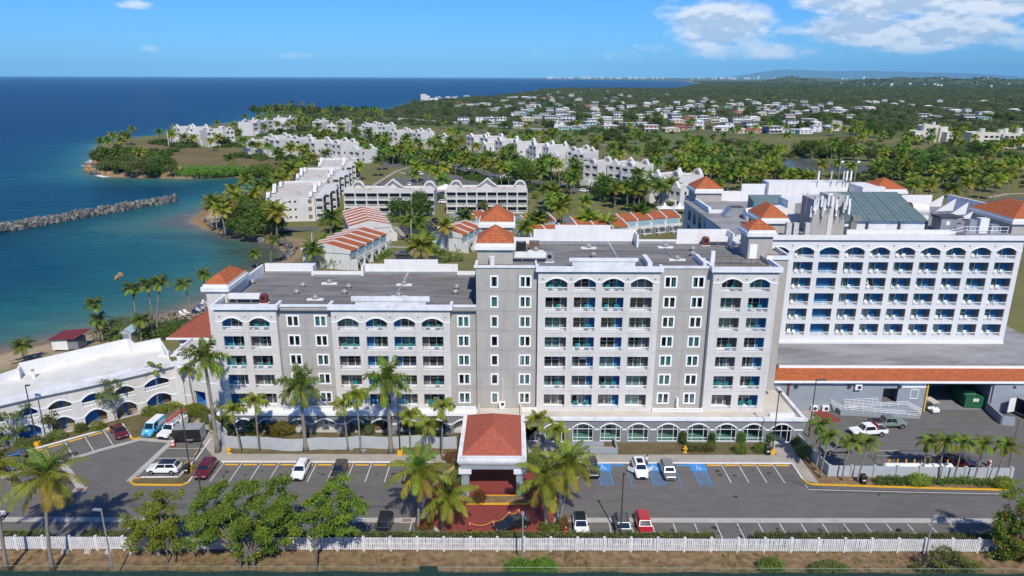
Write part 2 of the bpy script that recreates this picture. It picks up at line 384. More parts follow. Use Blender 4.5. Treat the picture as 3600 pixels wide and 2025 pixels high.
zone((1-dist(X,Y,P('J',(1050,940),(1130,900),(1200,930)),False)/9)*3,(0.46,0.37,0.24))
zone((1-dist(X,Y,P('J',(1690,1345),(1860,1250),(1930,1190),(1900,1150),(1760,1120)),False)/3.2)*3,(0.27,0.20,0.125))
zone((1-dd/7)*(Y>230)*(X<-40)*(Y<600)*2,(0.26,0.17,0.085))
zone((1-dd/60)*(Y>2500)*2,(0.36,0.30,0.20))
zone(~ins*np.clip(1-dd/30,0,1)*0+(~ins),(0.25,0.21,0.14))
mter=bpy.data.materials.new('ground_cover');mter.use_nodes=True;t=mter.node_tree;b=t.nodes['Principled BSDF'];b.inputs['Roughness'].default_value=0.95;b.inputs['Specular IOR Level'].default_value=0.1
at=t.nodes.new('ShaderNodeVertexColor');at.layer_name='cover';ge=t.nodes.new('ShaderNodeNewGeometry')
def tn(sc,det=6,rg=0.65):
 n=t.nodes.new('ShaderNodeTexNoise');n.inputs['Scale'].default_value=sc;n.inputs['Detail'].default_value=det;n.inputs['Roughness'].default_value=rg;t.links.new(ge.outputs['Position'],n.inputs['Vector']);return n.outputs['Fac']
def tm(op,a,b_):
 n=t.nodes.new('ShaderNodeMath');n.operation=op
 for i,v in enumerate((a,b_)):
  if isinstance(v,(int,float)):n.inputs[i].default_value=v
  else:t.links.new(v,n.inputs[i])
 return n.outputs[0]
f1=tm('ADD',tm('MULTIPLY',tn(0.03),0.9),tm('ADD',tm('MULTIPLY',tn(0.35),0.7),tm('MULTIPLY',tn(2.5),0.45)))
ml=t.nodes.new('ShaderNodeMix');ml.data_type='RGBA';ml.blend_type='MULTIPLY';ml.inputs[0].default_value=1
t.links.new(at.outputs['Color'],ml.inputs[6]);cbn=t.nodes.new('ShaderNodeCombineColor')
for i,k in enumerate((1.0,0.97,0.95)):t.links.new(tm('MULTIPLY',f1,k),cbn.inputs[i])
t.links.new(cbn.outputs[0],ml.inputs[7]);t.links.new(ml.outputs[2],b.inputs['Base Color'])
bp=t.nodes.new('ShaderNodeBump');bp.inputs['Strength'].default_value=0.5;bp.inputs['Distance'].default_value=0.4;t.links.new(tn(0.9),bp.inputs['Height']);t.links.new(bp.outputs[0],b.inputs['Normal'])
me=gridmesh('terrain',X,Y,Zt,mter,keep=(ins|(dd<60)))
setcol(me,'cover',cov.reshape(-1,3));struct(link('terrain',me))
X,Y=fan(80,42000,1.014,-52,45,260)
ins=inpoly(X,Y,CP);dd=np.where(ins,0,dist(X,Y,CP))
stops=[(0,(0.20,0.165,0.115)),(2.5,(0.115,0.125,0.095)),(9,(0.050,0.135,0.115)),(25,(0.018,0.102,0.112)),(60,(0.005,0.056,0.085)),(140,(0.001,0.034,0.074)),(500,(0.0006,0.022,0.064)),(3000,(0.0004,0.018,0.057)),(40000,(0.0004,0.016,0.052))]
ds=dd*np.where(Y>260,np.clip(1+(Y-260)/200,1,4),1)
reef=inpoly(X,Y,P('J',(250,1000),(850,900),(1050,960),(1100,1080),(500,1120),(100,1080),z=SL))*np.exp(-(dist(X,Y,P('J',(450,1050),(900,980),z=SL),False)/22)**2)
ds=ds*(1-0.55*reef)
wc=np.empty(X.shape+(3,))
for k in range(3):wc[...,k]=np.interp(ds,[s[0]for s in stops],[s[1][k]for s in stops])
kelp=np.exp(-(dist(X,Y,P('J',(700,1130),(1100,1130),(1300,1180),z=SL),False)/5)**2)[...,None]*0.45
wc=wc*(1-kelp)+np.array((0.02,0.05,0.06))*kelp
murk=np.exp(-(dist(X,Y,P('J',(1450,1250),(1600,1260),(1560,1330),z=SL),False)/9)**2)[...,None]*0.75
wc=wc*(1-murk)+np.array((0.05,0.06,0.035))*murk
msea=bpy.data.materials.new('sea_water');msea.use_nodes=True;t=msea.node_tree;b=t.nodes['Principled BSDF'];b.inputs['Roughness'].default_value=0.3;b.inputs['IOR'].default_value=1.33;b.inputs['Specular IOR Level'].default_value=0.06
at=t.nodes.new('ShaderNodeVertexColor');at.layer_name='depth';ge=t.nodes.new('ShaderNodeNewGeometry')
mp=t.nodes.new('ShaderNodeMapping');mp.inputs['Rotation'].default_value=(0,0,R(18));mp.inputs['Scale'].default_value=(0.35,1,1);t.links.new(ge.outputs['Position'],mp.inputs[0])
def sn(sc,det):
 n=t.nodes.new('ShaderNodeTexNoise');n.inputs['Scale'].default_value=sc;n.inputs['Detail'].default_value=det;n.inputs['Roughness'].default_value=0.6;t.links.new(mp.outputs[0],n.inputs['Vector']);return n.outputs['Fac']
wv=tm('ADD',tm('MULTIPLY',sn(0.12,5),1.2),tm('MULTIPLY',sn(0.9,3),0.35))
bp=t.nodes.new('ShaderNodeBump');bp.inputs['Strength'].default_value=0.9;bp.inputs['Distance'].default_value=1.2;t.links.new(wv,bp.inputs['Height']);t.links.new(bp.outputs[0],b.inputs['Normal'])
ml=t.nodes.new('ShaderNodeMix');ml.data_type='RGBA';ml.blend_type='MULTIPLY';ml.inputs[0].default_value=1;t.links.new(at.outputs['Color'],ml.inputs[6])
cbn=t.nodes.new('ShaderNodeCombineColor');vv=tm('ADD',tm('MULTIPLY',sn(0.018,5),0.8),tm('ADD',tm('MULTIPLY',sn(0.3,4),0.75),0.24))
for i in range(3):t.links.new(vv,cbn.inputs[i])
t.links.new(cbn.outputs[0],ml.inputs[7])
fo=t.nodes.new('ShaderNodeMix');fo.data_type='RGBA';t.links.new(ml.outputs[2],fo.inputs[6]);fo.inputs[7].default_value=(0.75,0.78,0.80,1)
fr=t.nodes.new('ShaderNodeMapRange');t.links.new(tm('ADD',at.outputs['Alpha'],tm('MULTIPLY',sn(1.1,4),0.9)),fr.inputs[0]);fr.inputs[1].default_value=1.05;fr.inputs[2].default_value=1.3;t.links.new(fr.outputs[0],fo.inputs[0])
t.links.new(fo.outputs[2],b.inputs['Base Color'])
me=gridmesh('sea',X,Y,np.full(X.shape,SL),msea,keep=(~ins|(dist(X,Y,CP)<15)))
foam=0.9*np.exp(-(dist(X,Y,P('J',(100,545),(150,530),(200,490),z=SL),False)/4.5)**2)+0.9*np.exp(-(dist(X,Y,P('J',(215,625),(300,640),z=SL),False)/2.5)**2)+0.75*np.exp(-(dd/0.8)**2)*(Y<190)+0.6*np.exp(-(dd/3)**2)*(Y>230)*(X<-60)*(Y<500)
setcol(me,'depth',np.concatenate([wc.reshape(-1,3),np.clip(foam,0,1).reshape(-1,1)],1));struct(link('sea',me))
hz=MB();hz.box(-70000,-400,-9,120000,64000,1000)
hm=bpy.data.materials.new('thin_haze');hm.use_nodes=True;t=hm.node_tree;t.nodes.clear()
pv=t.nodes.new('ShaderNodeVolumePrincipled');pv.inputs['Color'].default_value=(0.28,0.66,1.0,1);pv.inputs['Density'].default_value=2.0e-5;pv.inputs['Anisotropy'].default_value=-0.45
ou=t.nodes.new('ShaderNodeOutputMaterial');t.links.new(pv.outputs[0],ou.inputs['Volume'])
stuff(hz.obj('haze',hm))
def sheet(name,pts,z,m,kind='structure'):
 mb=MB();tri=tessellate_polygon([[Vector((p[0],p[1],0))for p in pts]])
 mb.v=[(p[0],p[1],z)for p in pts]
 for a in tri:
  A,B_,C_=(pts[i]for i in a)
  ar=(B_[0]-A[0])*(C_[1]-A[1])-(C_[0]-A[0])*(B_[1]-A[1])
  mb.f.append(tuple(a)if ar>0 else tuple(reversed(a)));mb.m.append(0)
 o=mb.obj(name,m);o['kind']=kind;return o
def ribbon(name,pts,w,z,m,kind='structure'):
 """a strip of paint or paving along a line"""
 mb=MB();L_=[];R_=[]
 for i,p in enumerate(pts):
  a=pts[max(i-1,0)];b_=pts[min(i+1,len(pts)-1)]
  dx,dy=b_[0]-a[0],b_[1]-a[1];l=math.hypot(dx,dy)or 1
  nx,ny=-dy/l*w/2,dx/l*w/2
  L_.append((p[0]+nx,p[1]+ny,z));R_.append((p[0]-nx,p[1]-ny,z))
 for i in range(len(pts)-1):mb.poly([R_[i],R_[i+1],L_[i+1],L_[i]])
 o=mb.obj(name,m);o['kind']=kind;return o
def kerb(name,pts,w,h,m):
 """a raised kerb along a line"""
 mb=MB();rings=[]
 for i,p in enumerate(pts):
  a=pts[max(i-1,0)];b_=pts[min(i+1,len(pts)-1)]
  dx,dy=b_[0]-a[0],b_[1]-a[1];l=math.hypot(dx,dy)or 1
  nx,ny=-dy/l*w/2,dx/l*w/2
  rings.append([(p[0]-nx,p[1]-ny,-0.03),(p[0]-nx*.9,p[1]-ny*.9,h),(p[0]+nx*.9,p[1]+ny*.9,h),(p[0]+nx,p[1]+ny,-0.03)])
 mb.loft(rings);return struct(mb.obj(name,m,recalc=True))
def arc(cx,cy,r,a0,a1,n=16):
 return[(cx+r*math.cos(R(a0+(a1-a0)*i/n)),cy+r*math.sin(R(a0+(a1-a0)*i/n)))for i in range(n+1)]
sheet('earth_bank',[(-72,55),(72,55),(72,72.2),(-72,72.2)],0.012,soil)
sheet('planting_strip',[(-72,72.2),(72,72.2),(72,74.1),(-72,74.1)],0.016,lawn)
e1=g('B',205,440);e2=g('B',895,248);e3=g('B',1070,320)
lot=[(-78,74.1),(72,74.1),(72,96),(66,96),g('H',1500,945),g('H',340,915),(40.8,87.3),(40.8,92.1),(-42.3,92.1),g('B',1720,335),g('B',1420,280),g('B',1240,330),g('B',1150,318),g('B',1075,330),g('B',895,248),g('B',205,440),(-78,90.5)]
sheet('car_park',lot,0.022,asph)
sheet('service_yard',[(42.2,93.8),(43.2,99.2),(43.2,112.0),(95,113.0),(98,80),(66,80),g('H',1500,830),g('H',445,815)],0.026,asph)
ribbon('gutter',[(-78,77.95),(-12.2,78.1)],1.0,0.034,concp)
ribbon('gutter',[(7.2,78.2),(72,78.35)],1.0,0.034,concp)
ribbon('gutter',P('B',(455,520),(600,490),(830,420),(1000,375),(1150,335),(1390,355)),0.9,0.034,concp)
ribbon('gutter',P('B',(1400,355),(1050,680)),0.9,0.038,concp)
ribbon('gutter',P('B',(500,520),(660,735)),0.9,0.038,concp)
ribbon('gutter',P('B',(0,650),(180,600)),0.9,0.036,concp)
for q,nm in((('B',650,745),'drain'),(('B',390,995),'drain'),(('D',1692,997),'drain')):
 c=g(*q);mb=MB();mb.box(c[0]-.8,c[1]-.55,.0,c[0]+.8,c[1]+.55,.05)
 o=mb.obj('drain_frame',concp);tag(o,{0:'storm drain grate at the end of the diagonal gutter',1:'storm drain grate in the gutter behind the palm trunk',2:'storm drain grate by the red paved circle'}[[745,995,997].index(q[2])],'drain','storm drains in the gutters')
 o.name='storm_drain'
 gr=MB()
 for k in range(7):gr.box(c[0]-.55+k*.17,c[1]-.35,.05,c[0]-.45+k*.17,c[1]+.35,.062)
 gr.obj('grate',rust,o)
sheet('pavement',[(-42.3,92.25),(40.8,92.25),(40.78,87.35),(42.6,86.75),(42.7,98.15),(39.6,98.15),(39.5,94.5),(-41.4,94.3),(-48.6,102.0),(-50.2,101.0),(-43.2,92.4)],0.13,conc)
sheet('front_lawn',[(-41.3,94.35),(2.5,94.5),(2.5,101),(-46,101),(-46,99.5)],0.10,lawn)
sheet('front_lawn',[(8.0,94.55),(39.4,94.6),(39.5,98.15),(8.0,98.15)],0.10,lawn)
sheet('entrance_walk',[(2.5,91.5),(8,92),(8,98.5),(2.5,98.5)],0.12,conc)
sheet('corner_lawn',[(42.72,98.1),(42.65,86.75),g('H',700,928),g('H',1100,940),g('H',1500,938),g('H',1495,880),(45.0,88.7),(44.2,98.1)],0.10,soil)
sheet('side_lawn',[g('N',1480,1110),g('N',1500,1265),g('N',1600,1240),g('N',2200,1140),g('N',2250,950),g('N',2030,865),g('N',1600,985),g('N',985,1145),g('N',130,1350),g('N',0,1400),(-76,90.6),g('N',290,1410),g('N',1245,1150)],0.11,lawn)
sheet('side_walk',P('Q',(470,1085),(620,970),(700,1000),(1040,1380),(960,1500),(870,1500),(860,1300)),0.135,conc)
kerb('white_kerb',[(-42.3,92.15),(40.9,92.15)],0.22,0.15,white)
kerb('white_kerb',[(40.9,92.15),g('H',283,888)],0.22,0.15,white)
kerb('white_kerb',P('N',(290,1410),(1245,1145)),0.28,0.15,white)
kerb('white_kerb',P('N',(1385,1100),(1480,1245)),0.28,0.15,white)
kerb('yellow_kerb',P('N',(1480,1250),(1500,1268),(1545,1268),(1590,1250)),0.28,0.16,py)
kerb('yellow_kerb',P('H',(283,888),(305,908),(340,918),(700,930),(1100,942),(1480,950),(1500,940),(1495,925)),0.25,0.17,py)
ribbon('white_line',P('H',(300,920),(322,947),(900,962),(1455,973)),0.12,0.034,pw)
isl=P('B',(1065,690),(1085,665),(1150,650),(1450,650),(1600,520),(1625,520),(1535,690),(1490,712),(1100,712))
sheet('island_lawn',isl,0.12,lawn)
kerb('yellow_kerb',P('B',(1150,652),(1085,665),(1068,690),(1095,708),(1480,712),(1535,690)),0.25,0.17,py)
kerb('white_kerb',P('B',(1150,652),(1455,648),(1475,628)),0.2,0.16,white)
kerb('white_kerb',P('B',(1535,690),(1570,645)),0.2,0.16,white)
kerb('white_kerb',P('B',(1475,628),(1600,500),(1720,335)),0.2,0.16,white)
for x in(-41.86,-39.19,-36.44,-33.77,-31.1,-28.35,-25.68,-22.97,-20.33,-17.63,-14.95):
 ribbon('stall_line',[(x,91.9),(x,86.9)],0.11,0.034,pw)
for x in(30.52,33.0,35.5,37.98):
 ribbon('stall_line',[(x,92.0),(x,87.0)],0.11,0.034,pw)
for k in range(18):ribbon('stall_line',[(20.37-2.675*4+k*2.69,77.6),(20.37-2.675*4+k*2.69,74.3)],0.11,0.034,pw)
for k in range(18):ribbon('stall_line',[(-12.6-k*2.69,77.4),(-12.6-k*2.69,74.2)],0.11,0.034,pw)
for a,b_ in(((845,265),(920,380)),((690,312),(762,430)),((530,358),(600,480)),((365,405),(420,505))):
 ribbon('stall_line',P('B',a,b_),0.11,0.034,pw)
for a,b_ in(((1360,410),(1650,412)),((1280,490),(1585,492)),((1440,640),(1150,640))):
 ribbon('stall_line',P('B',a,b_),0.11,0.034,pw)
for sgn,tx in((0,1665),(1,2080)):
 pass
def bluebay(cx,bar=True):
 x0,x1=cx-.85,cx+.85
 sheet('blue_bay',[(x0-.35,90.3),(x0-.35,91.6),(x0,92.0),(x1,92.0),(x1+.35,91.6),(x1+.35,90.3),(x1,89.9),(x0,89.9)],0.036,pb)
 ribbon('blue_line',[(x0,89.9),(x0,86.3),(x1,86.3),(x1,89.9)],0.13,0.036,pb)
 for k in range(7):ribbon('blue_line',[(x0+.05,86.5+k*.5),(x1-.05,86.75+k*.5)],0.12,0.04,pb)
 y=90.35
 pts=arc(cx-.05,y+.28,.30,-250,40,14);ribbon('wheelchair_symbol',pts,0.09,0.046,pw)
 ribbon('wheelchair_symbol',[(cx-.12,y+1.0),(cx-.10,y+.52),(cx+.26,y+.5),(cx+.42,y+.12),(cx+.55,y+.16)],0.10,0.050,pw)
 ribbon('wheelchair_symbol',[(cx-.1,y+.76),(cx+.25,y+.74)],0.09,0.054,pw)
 sheet('wheelchair_symbol',arc(cx-.13,y+1.13,.12,0,330,10),0.058,pw)
for t_,x_,y_ in(('F',1668,560),('F',2085,560),('G',325,620)):
 bluebay(g(t_,x_,y_)[0])
for a,b_ in((('F',1870,590),('F',1908,720)),(('G',165,640),('G',210,772))):
 ribbon('blue_line',[g(*a),g(*b_)],0.1,0.036,pb)
circ=[(-2.4,91.6),(-5.6,91.4),(-8.0,90.6),(-10.2,87.7),(-11.3,84.0),(-11.7,81.2),(-11.1,79.0),(-9.5,76.4),(-7.9,74.3),(4.9,74.3),(5.5,77.8),(6.1,80),(6.6,82.7),(6.4,86),(4.8,89.2),(2.6,91.4)]
sheet('paved_circle',circ,0.05,brick)
sheet('paved_drive',[(-5.2,91.4),(.2,91.4),(.2,97),(-5.2,97)],0.054,brick)
kerb('stone_kerb',circ[2:9],0.45,0.09,concp);kerb('stone_kerb',circ[9:14],0.4,0.09,concp)
kerb('yellow_kerb',[(-5.8,91.6),(-8.2,90.9),(-9.6,89.0)],0.22,0.18,py)
kerb('yellow_kerb',[(6.4,86.4),(4.9,89.6),(2.8,91.6)],0.22,0.18,py)
sheet('circle_planting',[(-10.0,90.0),(-8.4,91.0),(-6.2,91.8),(-6.2,94.5),(-15,94.4),(-13,92.3),(-11.0,92.3)],0.125,lawn)
pl_=[(-5.9,81.6),(2.0,81.6),(2.25,82.2),(1.4,83.4),(-5.6,83.4)]
sheet('planter_soil',pl_,0.14,soil)
kerb('yellow_kerb',[(-5.9,81.6),(2.0,81.6),(2.3,81.9),(2.25,82.4)],0.24,0.2,py)
kerb('yellow_kerb',[(-3.4,83.5),(1.4,83.5)],0.2,0.18,py)
sheet('entrance_steps',[(-4.5,84.2),(.4,84.2),(.0,87.4),(-4.5,87.4)],0.16,brick)
def wheelstop(c,u,m,label,grp,L=1.75):
 mb=MB();P4=[(-L/2,-.08,0),(-L/2,.08,0),(-L/2,.055,.13),(-L/2,-.055,.13)]
 mb.loft([[(x,y,z)for x,y,z in P4],[(-x,y,z)for x,y,z in P4]])
 o=mb.obj('wheel_stop',m,recalc=True);o.location=(c[0],c[1],0.022);o.rotation_euler=(0,0,math.atan2(u[1],u[0]));tag(o,label,'wheel stop',grp)
wl='yellow concrete wheel stop against the white kerb left of the entrance'
for x in(-40.5,-37.8,-35.1,-32.4,-29.7,-27.0,-24.3,-21.65,-19.0,-16.3):
 wheelstop((x,91.35),(1,0),py,wl,'yellow wheel stops left of the entrance',2.0)
for x in(29.3,31.75,34.25,36.75,39.25):
 wheelstop((x,91.55),(1,0),py,'yellow concrete wheel stop in the bays right of the blue ones','yellow wheel stops right of the entrance',2.0)
for t_,x_,y_ in(('F',1785,547),('G',218,614)):
 wheelstop((g(t_,x_,y_)[0],91.5),(1,0),pb,'blue wheel stop beside the %s car'%('white' if t_=='F' else 'silver boxy'),'blue wheel stops',2.0)
for a,b_ in(((240,445),(348,420)),((390,405),(515,372)),((555,358),(676,327)),((718,312),(835,283)),((872,266),(900,260))):
 p,q=g('B',*a),g('B',*b_);wheelstop(((p[0]+q[0])/2,(p[1]+q[1])/2),(q[0]-p[0],q[1]-p[1]),py,'yellow wheel stop at the slanted bays before the low arcaded wing','yellow wheel stops at the slanted bays',max(math.dist(p,q),.8))
for a,b_ in(((1580,475),(1640,400)),((1500,548),(1548,500))):
 p,q=g('B',*a),g('B',*b_);wheelstop(((p[0]+q[0])/2,(p[1]+q[1])/2),(q[0]-p[0],q[1]-p[1]),py,'yellow wheel stop behind the %s'%('black trailer' if a[0]==1580 else 'white and black car'),'yellow wheel stops in the side row',1.9)
_or=random.Random(17);oil=mat('oil_spot',(0.035,0.033,0.031),.6,.25,3.0)
for x0,y0 in[(-40.5+2.68*i,88.9)for i in range(10)]+[(29.3+2.5*i,89.4)for i in range(5)]+[(20.0+2.69*i,75.9)for i in range(9)]+[(50,84),(-20,83),(30,84)]:
 for _ in range(_or.randint(1,3)):
  cx,cy,r_=x0+_or.uniform(-.5,.5),y0+_or.uniform(-.9,.9),_or.uniform(.1,.32);sheet('oil_stain',[(cx+r_*_or.uniform(.6,1.3)*1.3*math.cos(a*.698),cy+r_*_or.uniform(.6,1.3)*math.sin(a*.698))for a in range(9)],.029+_or.uniform(0,.002),oil)
sheet('asphalt_patch',[(37.5,88.0),(40.2,87.6),(43,85.6),(66,84.6),(66,83.8),(42,84.6)],.027,mat('asphalt_patch',(.10,.097,.094),.9,.12))
sheet('asphalt_patch',[(-50,80.5),(-38,80.2),(-20,80.9),(-14,80.4),(-14,81.3),(-30,81.7),(-50,81.6)],.027,MATS['asphalt_patch'])
crk=mat('crack_filler',(0.045,0.043,0.041),.8,.2)
for _ in range(16):
 x,y,a=_or.uniform(-55,62),_or.uniform(79.5,90),_or.uniform(-.5,.5)+_or.choice((0,0,1.57));pts=[(x,y)]
 for _k in range(_or.randint(5,11)):a+=_or.uniform(-.45,.45);x+=1.0*math.cos(a);y=min(max(y+.8*math.sin(a),78.8),90.5);pts.append((x,y))
 if any(-12.5<p[0]<7.5 or 40<p[0]for p in pts):continue
 ribbon('asphalt_crack',pts,.045,.0315,crk)
def arch_poly(cx,w,z0,zs,za,n=10):
 pts=[(cx-w/2,z0),(cx+w/2,z0),(cx+w/2,zs)]
 for i in range(1,n):
  u=1-2*i/n;pts.append((cx+u*w/2,zs+(za-zs)*(1-u*u)))
 return pts+[(cx-w/2,zs)]
def rect_poly(cx,w,z0,z1):return[(cx-w/2,z0),(cx+w/2,z0),(cx+w/2,z1),(cx-w/2,z1)]
def wall(mb,outer,holes,y,depth,m=0,m2=None):
 m2=m if m2 is None else m2
 polys=[[Vector((p[0],p[1],0))for p in q]for q in[outer]+holes]
 flat=[p for q in[outer]+holes for p in q]
 n=len(mb.v);mb.v+=[(p[0],y,p[1])for p in flat]
 for a in tessellate_polygon(polys):
  A,B_,C_=(flat[i]for i in a)
  ar=(B_[0]-A[0])*(C_[1]-A[1])-(C_[0]-A[0])*(B_[1]-A[1])
  if abs(ar)<1e-9:continue
  mb.f.append(tuple(n+i for i in(a if ar>0 else reversed(a))));mb.m.append(m)
 for h in holes:
  k=len(h)
  for i in range(k):
   p,q=h[i],h[(i+1)%k]
   mb.poly([(p[0],y,p[1]),(p[0],y+depth,p[1]),(q[0],y+depth,q[1]),(q[0],y,q[1])],m2)
def arch_trim(mb,cx,w,zs,za,y,t=0.24,d=0.07,n=10,legs=0.0,m=0):
 inn=[];out=[]
 if legs:inn.append((cx+w/2,zs-legs));out.append((cx+w/2+t,zs-legs))
 for i in range(n+1):
  u=1-2*i/n
  inn.append((cx+u*w/2,zs+(za-zs)*(1-u*u)))
  out.append((cx+u*(w/2+t),zs+(za-zs+t)*(1-u*u)+(t*0.25 if abs(u)==1 else 0)))
 if legs:inn.append((cx-w/2,zs-legs));out.append((cx-w/2-t,zs-legs))
 mb.loft([[(a[0],y-d,a[1]),(b[0],y-d,b[1]),(b[0],y+.02,b[1]),(a[0],y+.02,a[1])]for a,b in zip(inn,out)],m)
def part(mb,name,mats,root,smooth=False):
 return mb.obj(name,mats,root,tuple(root.location),smooth)
BAL={}
def balcony(root,loc,w,h,arch,acc,flip,cm,pane_frac=0.74,depth=1.5,low=False,wing=False,label=None):
 """one balcony: recess with painted walls, sliding door, glass, curtain and railing; local origin = bottom centre on the facade"""
 key=(round(w,2),round(h,2),arch,acc,flip,cm,low,wing)
 if key not in BAL:
  am=blue if acc else taupe;f=-1 if flip else 1
  top=h+0.02
  mb=MB();hw=w/2
  mb.poly([(-hw,0.25,0),(hw,0.25,0),(hw,depth,0),(-hw,depth,0)],1)
  mb.poly([(-hw,0.25,top),(-hw,depth,top),(hw,depth,top),(hw,0.25,top)],1)
  lm,rm=(0,0)
  mb.poly([(-hw,0.25,0),(-hw,depth,0),(-hw,depth,top),(-hw,0.25,top)],3 if wing else 0)
  mb.poly([(hw,0.25,0),(hw,0.25,top),(hw,depth,top),(hw,depth,0)],3 if wing else 0)
  xa,xb=(-hw,-hw+w*pane_frac)if f>0 else(hw-w*pane_frac,hw)
  if f>0:mb.poly([(xb,depth,0),(hw,depth,0),(hw,depth,top),(xb,depth,top)],0)
  else:mb.poly([(-hw,depth,0),(xa,depth,0),(xa,depth,top),(-hw,depth,top)],0)
  D2=depth+1.6
  mb.poly([(xa,D2,0),(xb,D2,0),(xb,D2,top),(xa,D2,top)],2)
  mb.poly([(xa,depth,0),(xb,depth,0),(xb,D2,0),(xa,D2,0)],2)
  mb.poly([(xa,depth,top),(xa,D2,top),(xb,D2,top),(xb,depth,top)],2)
  mb.poly([(xa,depth,0),(xa,D2,0),(xa,D2,top),(xa,depth,top)],2);mb.poly([(xb,depth,0),(xb,depth,top),(xb,D2,top),(xb,D2,0)],2)
  rec=mb.mesh('balcony',[am,white,intr,taupe])
  fr=MB();y=depth-.03;xm=(xa+xb)/2
  for x in(xa+.04,xm,xb-.04):fr.box(x-.045,y-.04,0,x+.045,y+.04,top)
  fr.box(xa,y-.041,top-.1,xb,y+.041,top-.005);fr.box(xa,y-.041,0.004,xb,y+.041,.08)
  pn=MB();pn.poly([(xa,y,.05),(xb,y,.05),(xb,y,top-.05),(xa,y,top-.05)])
  cu=MB();rg=[]
  W_=xb-xa
  if cm&1:rg.append((xa+.03,xa+W_*.26))
  if cm&2:rg.append((xb-W_*.26,xb-.03))
  if cm&4:rg=[(xa+.03,xm-.05),(xm+.05,xb-.03)]
  for a,b_ in rg:
   k=max(4,int((b_-a)/.09));L_=[(a+(b_-a)*i/k,depth+.15+(.05 if i%2 else 0))for i in range(k+1)]
   for i in range(k):cu.poly([(*L_[i],.05),(*L_[i+1],.05),(*L_[i+1],top-.06),(*L_[i],top-.06)])
  ra=MB();rh=0.74 if not low else 0.5;yr=.10
  ra.box(-hw+.004,yr-.05,rh-.08,hw-.004,yr+.05,rh);ra.box(-hw+.004,yr-.03,.05,hw-.004,yr+.03,.11)
  nb=int(w/.16)
  for i in range(nb+1):
   x=-hw+.05+(w-.1)*i/nb;ra.box(x-.017,yr-.017,.111,x+.017,yr+.017,rh-.081)
  if wing:ra.box(-.07,yr-.07,.0,.07,yr+.07,rh+.06)
  BAL[key]=(rec,fr.mesh('sliding_door',alum),pn.mesh('door_glass',glass),cu.mesh('curtain',curt)if rg else None,ra.mesh('railing',whitetrim))
 rec,fr,pn,cu,ra=BAL[key]
 o=link('balcony',rec,root,Vector(loc)-root.location)
 if label:o['label']=label
 link('sliding_door',fr,o);link('door_glass',pn,o);link('railing',ra,o)
 if cu:link('curtain',cu,o)
 return o
WIN={}
def window(root,loc,w,h,cm,rot=0.0,mull=True,trim=0.24,room=True):
 """framed window with trim, glass, curtain and a shallow room; origin = centre on the wall plane"""
 key=(round(w,2),round(h,2),cm,mull,trim,room)
 if key not in WIN:
  hw,hh=w/2,h/2;iw,ih=hw-trim,hh-trim;mb=MB()
  for a in((-hw,-hh,-iw,hh),(iw,-hh,hw,hh),(-iw,ih,iw,hh),(-iw,-hh,iw,-ih)):
   mb.box(a[0],-.07,a[1],a[2],.03,a[3])
  if mull:mb.box(-.12,-.02,-ih,.12,.1,ih)
  pn=MB();pn.poly([(-iw,.14,-ih),(iw,.14,-ih),(iw,.14,ih),(-iw,.14,ih)])
  rm=MB()
  if room:
   D=.9
   rm.poly([(-iw,D,-ih),(iw,D,-ih),(iw,D,ih),(-iw,D,ih)]);rm.poly([(-iw,.03,-ih),(iw,.03,-ih),(iw,D,-ih),(-iw,D,-ih)])
   rm.poly([(-iw,.03,ih),(-iw,D,ih),(iw,D,ih),(iw,.03,ih)]);rm.poly([(-iw,.03,-ih),(-iw,D,-ih),(-iw,D,ih),(-iw,.03,ih)]);rm.poly([(iw,.03,-ih),(iw,.03,ih),(iw,D,ih),(iw,D,-ih)])
  cu=MB()
  rg={0:[],1:[(-iw,-iw*.5)],2:[(iw*.5,iw)],3:[(-iw,-iw*.45),(iw*.45,iw)],4:[(-iw,iw)]}[cm]
  for a,b_ in rg:
   k=max(3,int((b_-a)/.09));L_=[(a+(b_-a)*i/k,.24+(.05 if i%2 else 0))for i in range(k+1)]
   for i in range(k):cu.poly([(*L_[i],-ih),(*L_[i+1],-ih),(*L_[i+1],ih),(*L_[i],ih)])
  WIN[key]=(mb.mesh('window',whitetrim),pn.mesh('pane',glass),cu.mesh('curtain',curt)if rg else None,rm.mesh('window_recess',intr)if room else None)
 a,p,c,r_=WIN[key]
 o=link('window',a,root,Vector(loc)-root.location,(0,0,rot));link('pane',p,o)
 if c:link('curtain',c,o)
 if r_:link('window_recess',r_,o)
 return o
def hiproof(mb,x0,x1,y0,y1,z,zr,inset=None,m=0,th=0.12):
 """hipped roof; ridge along the longer side"""
 w,d=x1-x0,y1-y0;cx,cy=(x0+x1)/2,(y0+y1)/2
 i=min(w,d)/2 if inset is None else inset
 a,b_=((x0+i,cy,zr),(x1-i,cy,zr))if w>=d else((cx,y0+i,zr),(cx,y1-i,zr))
 A,B_,C_,D=(x0,y0,z),(x1,y0,z),(x1,y1,z),(x0,y1,z)
 if w>=d:F4=[(A,B_,b_,a),(B_,C_,b_),(C_,D,a,b_),(D,A,a)]
 else:F4=[(A,B_,a),(B_,C_,b_,a),(C_,D,b_),(D,A,a,b_)]
 for f in F4:
  f=[p for k,p in enumerate(f)if k==0 or p!=f[k-1]]
  mb.poly(f,m)
 mb.poly([D,C_,B_,A],m)
 return F4,a,b_
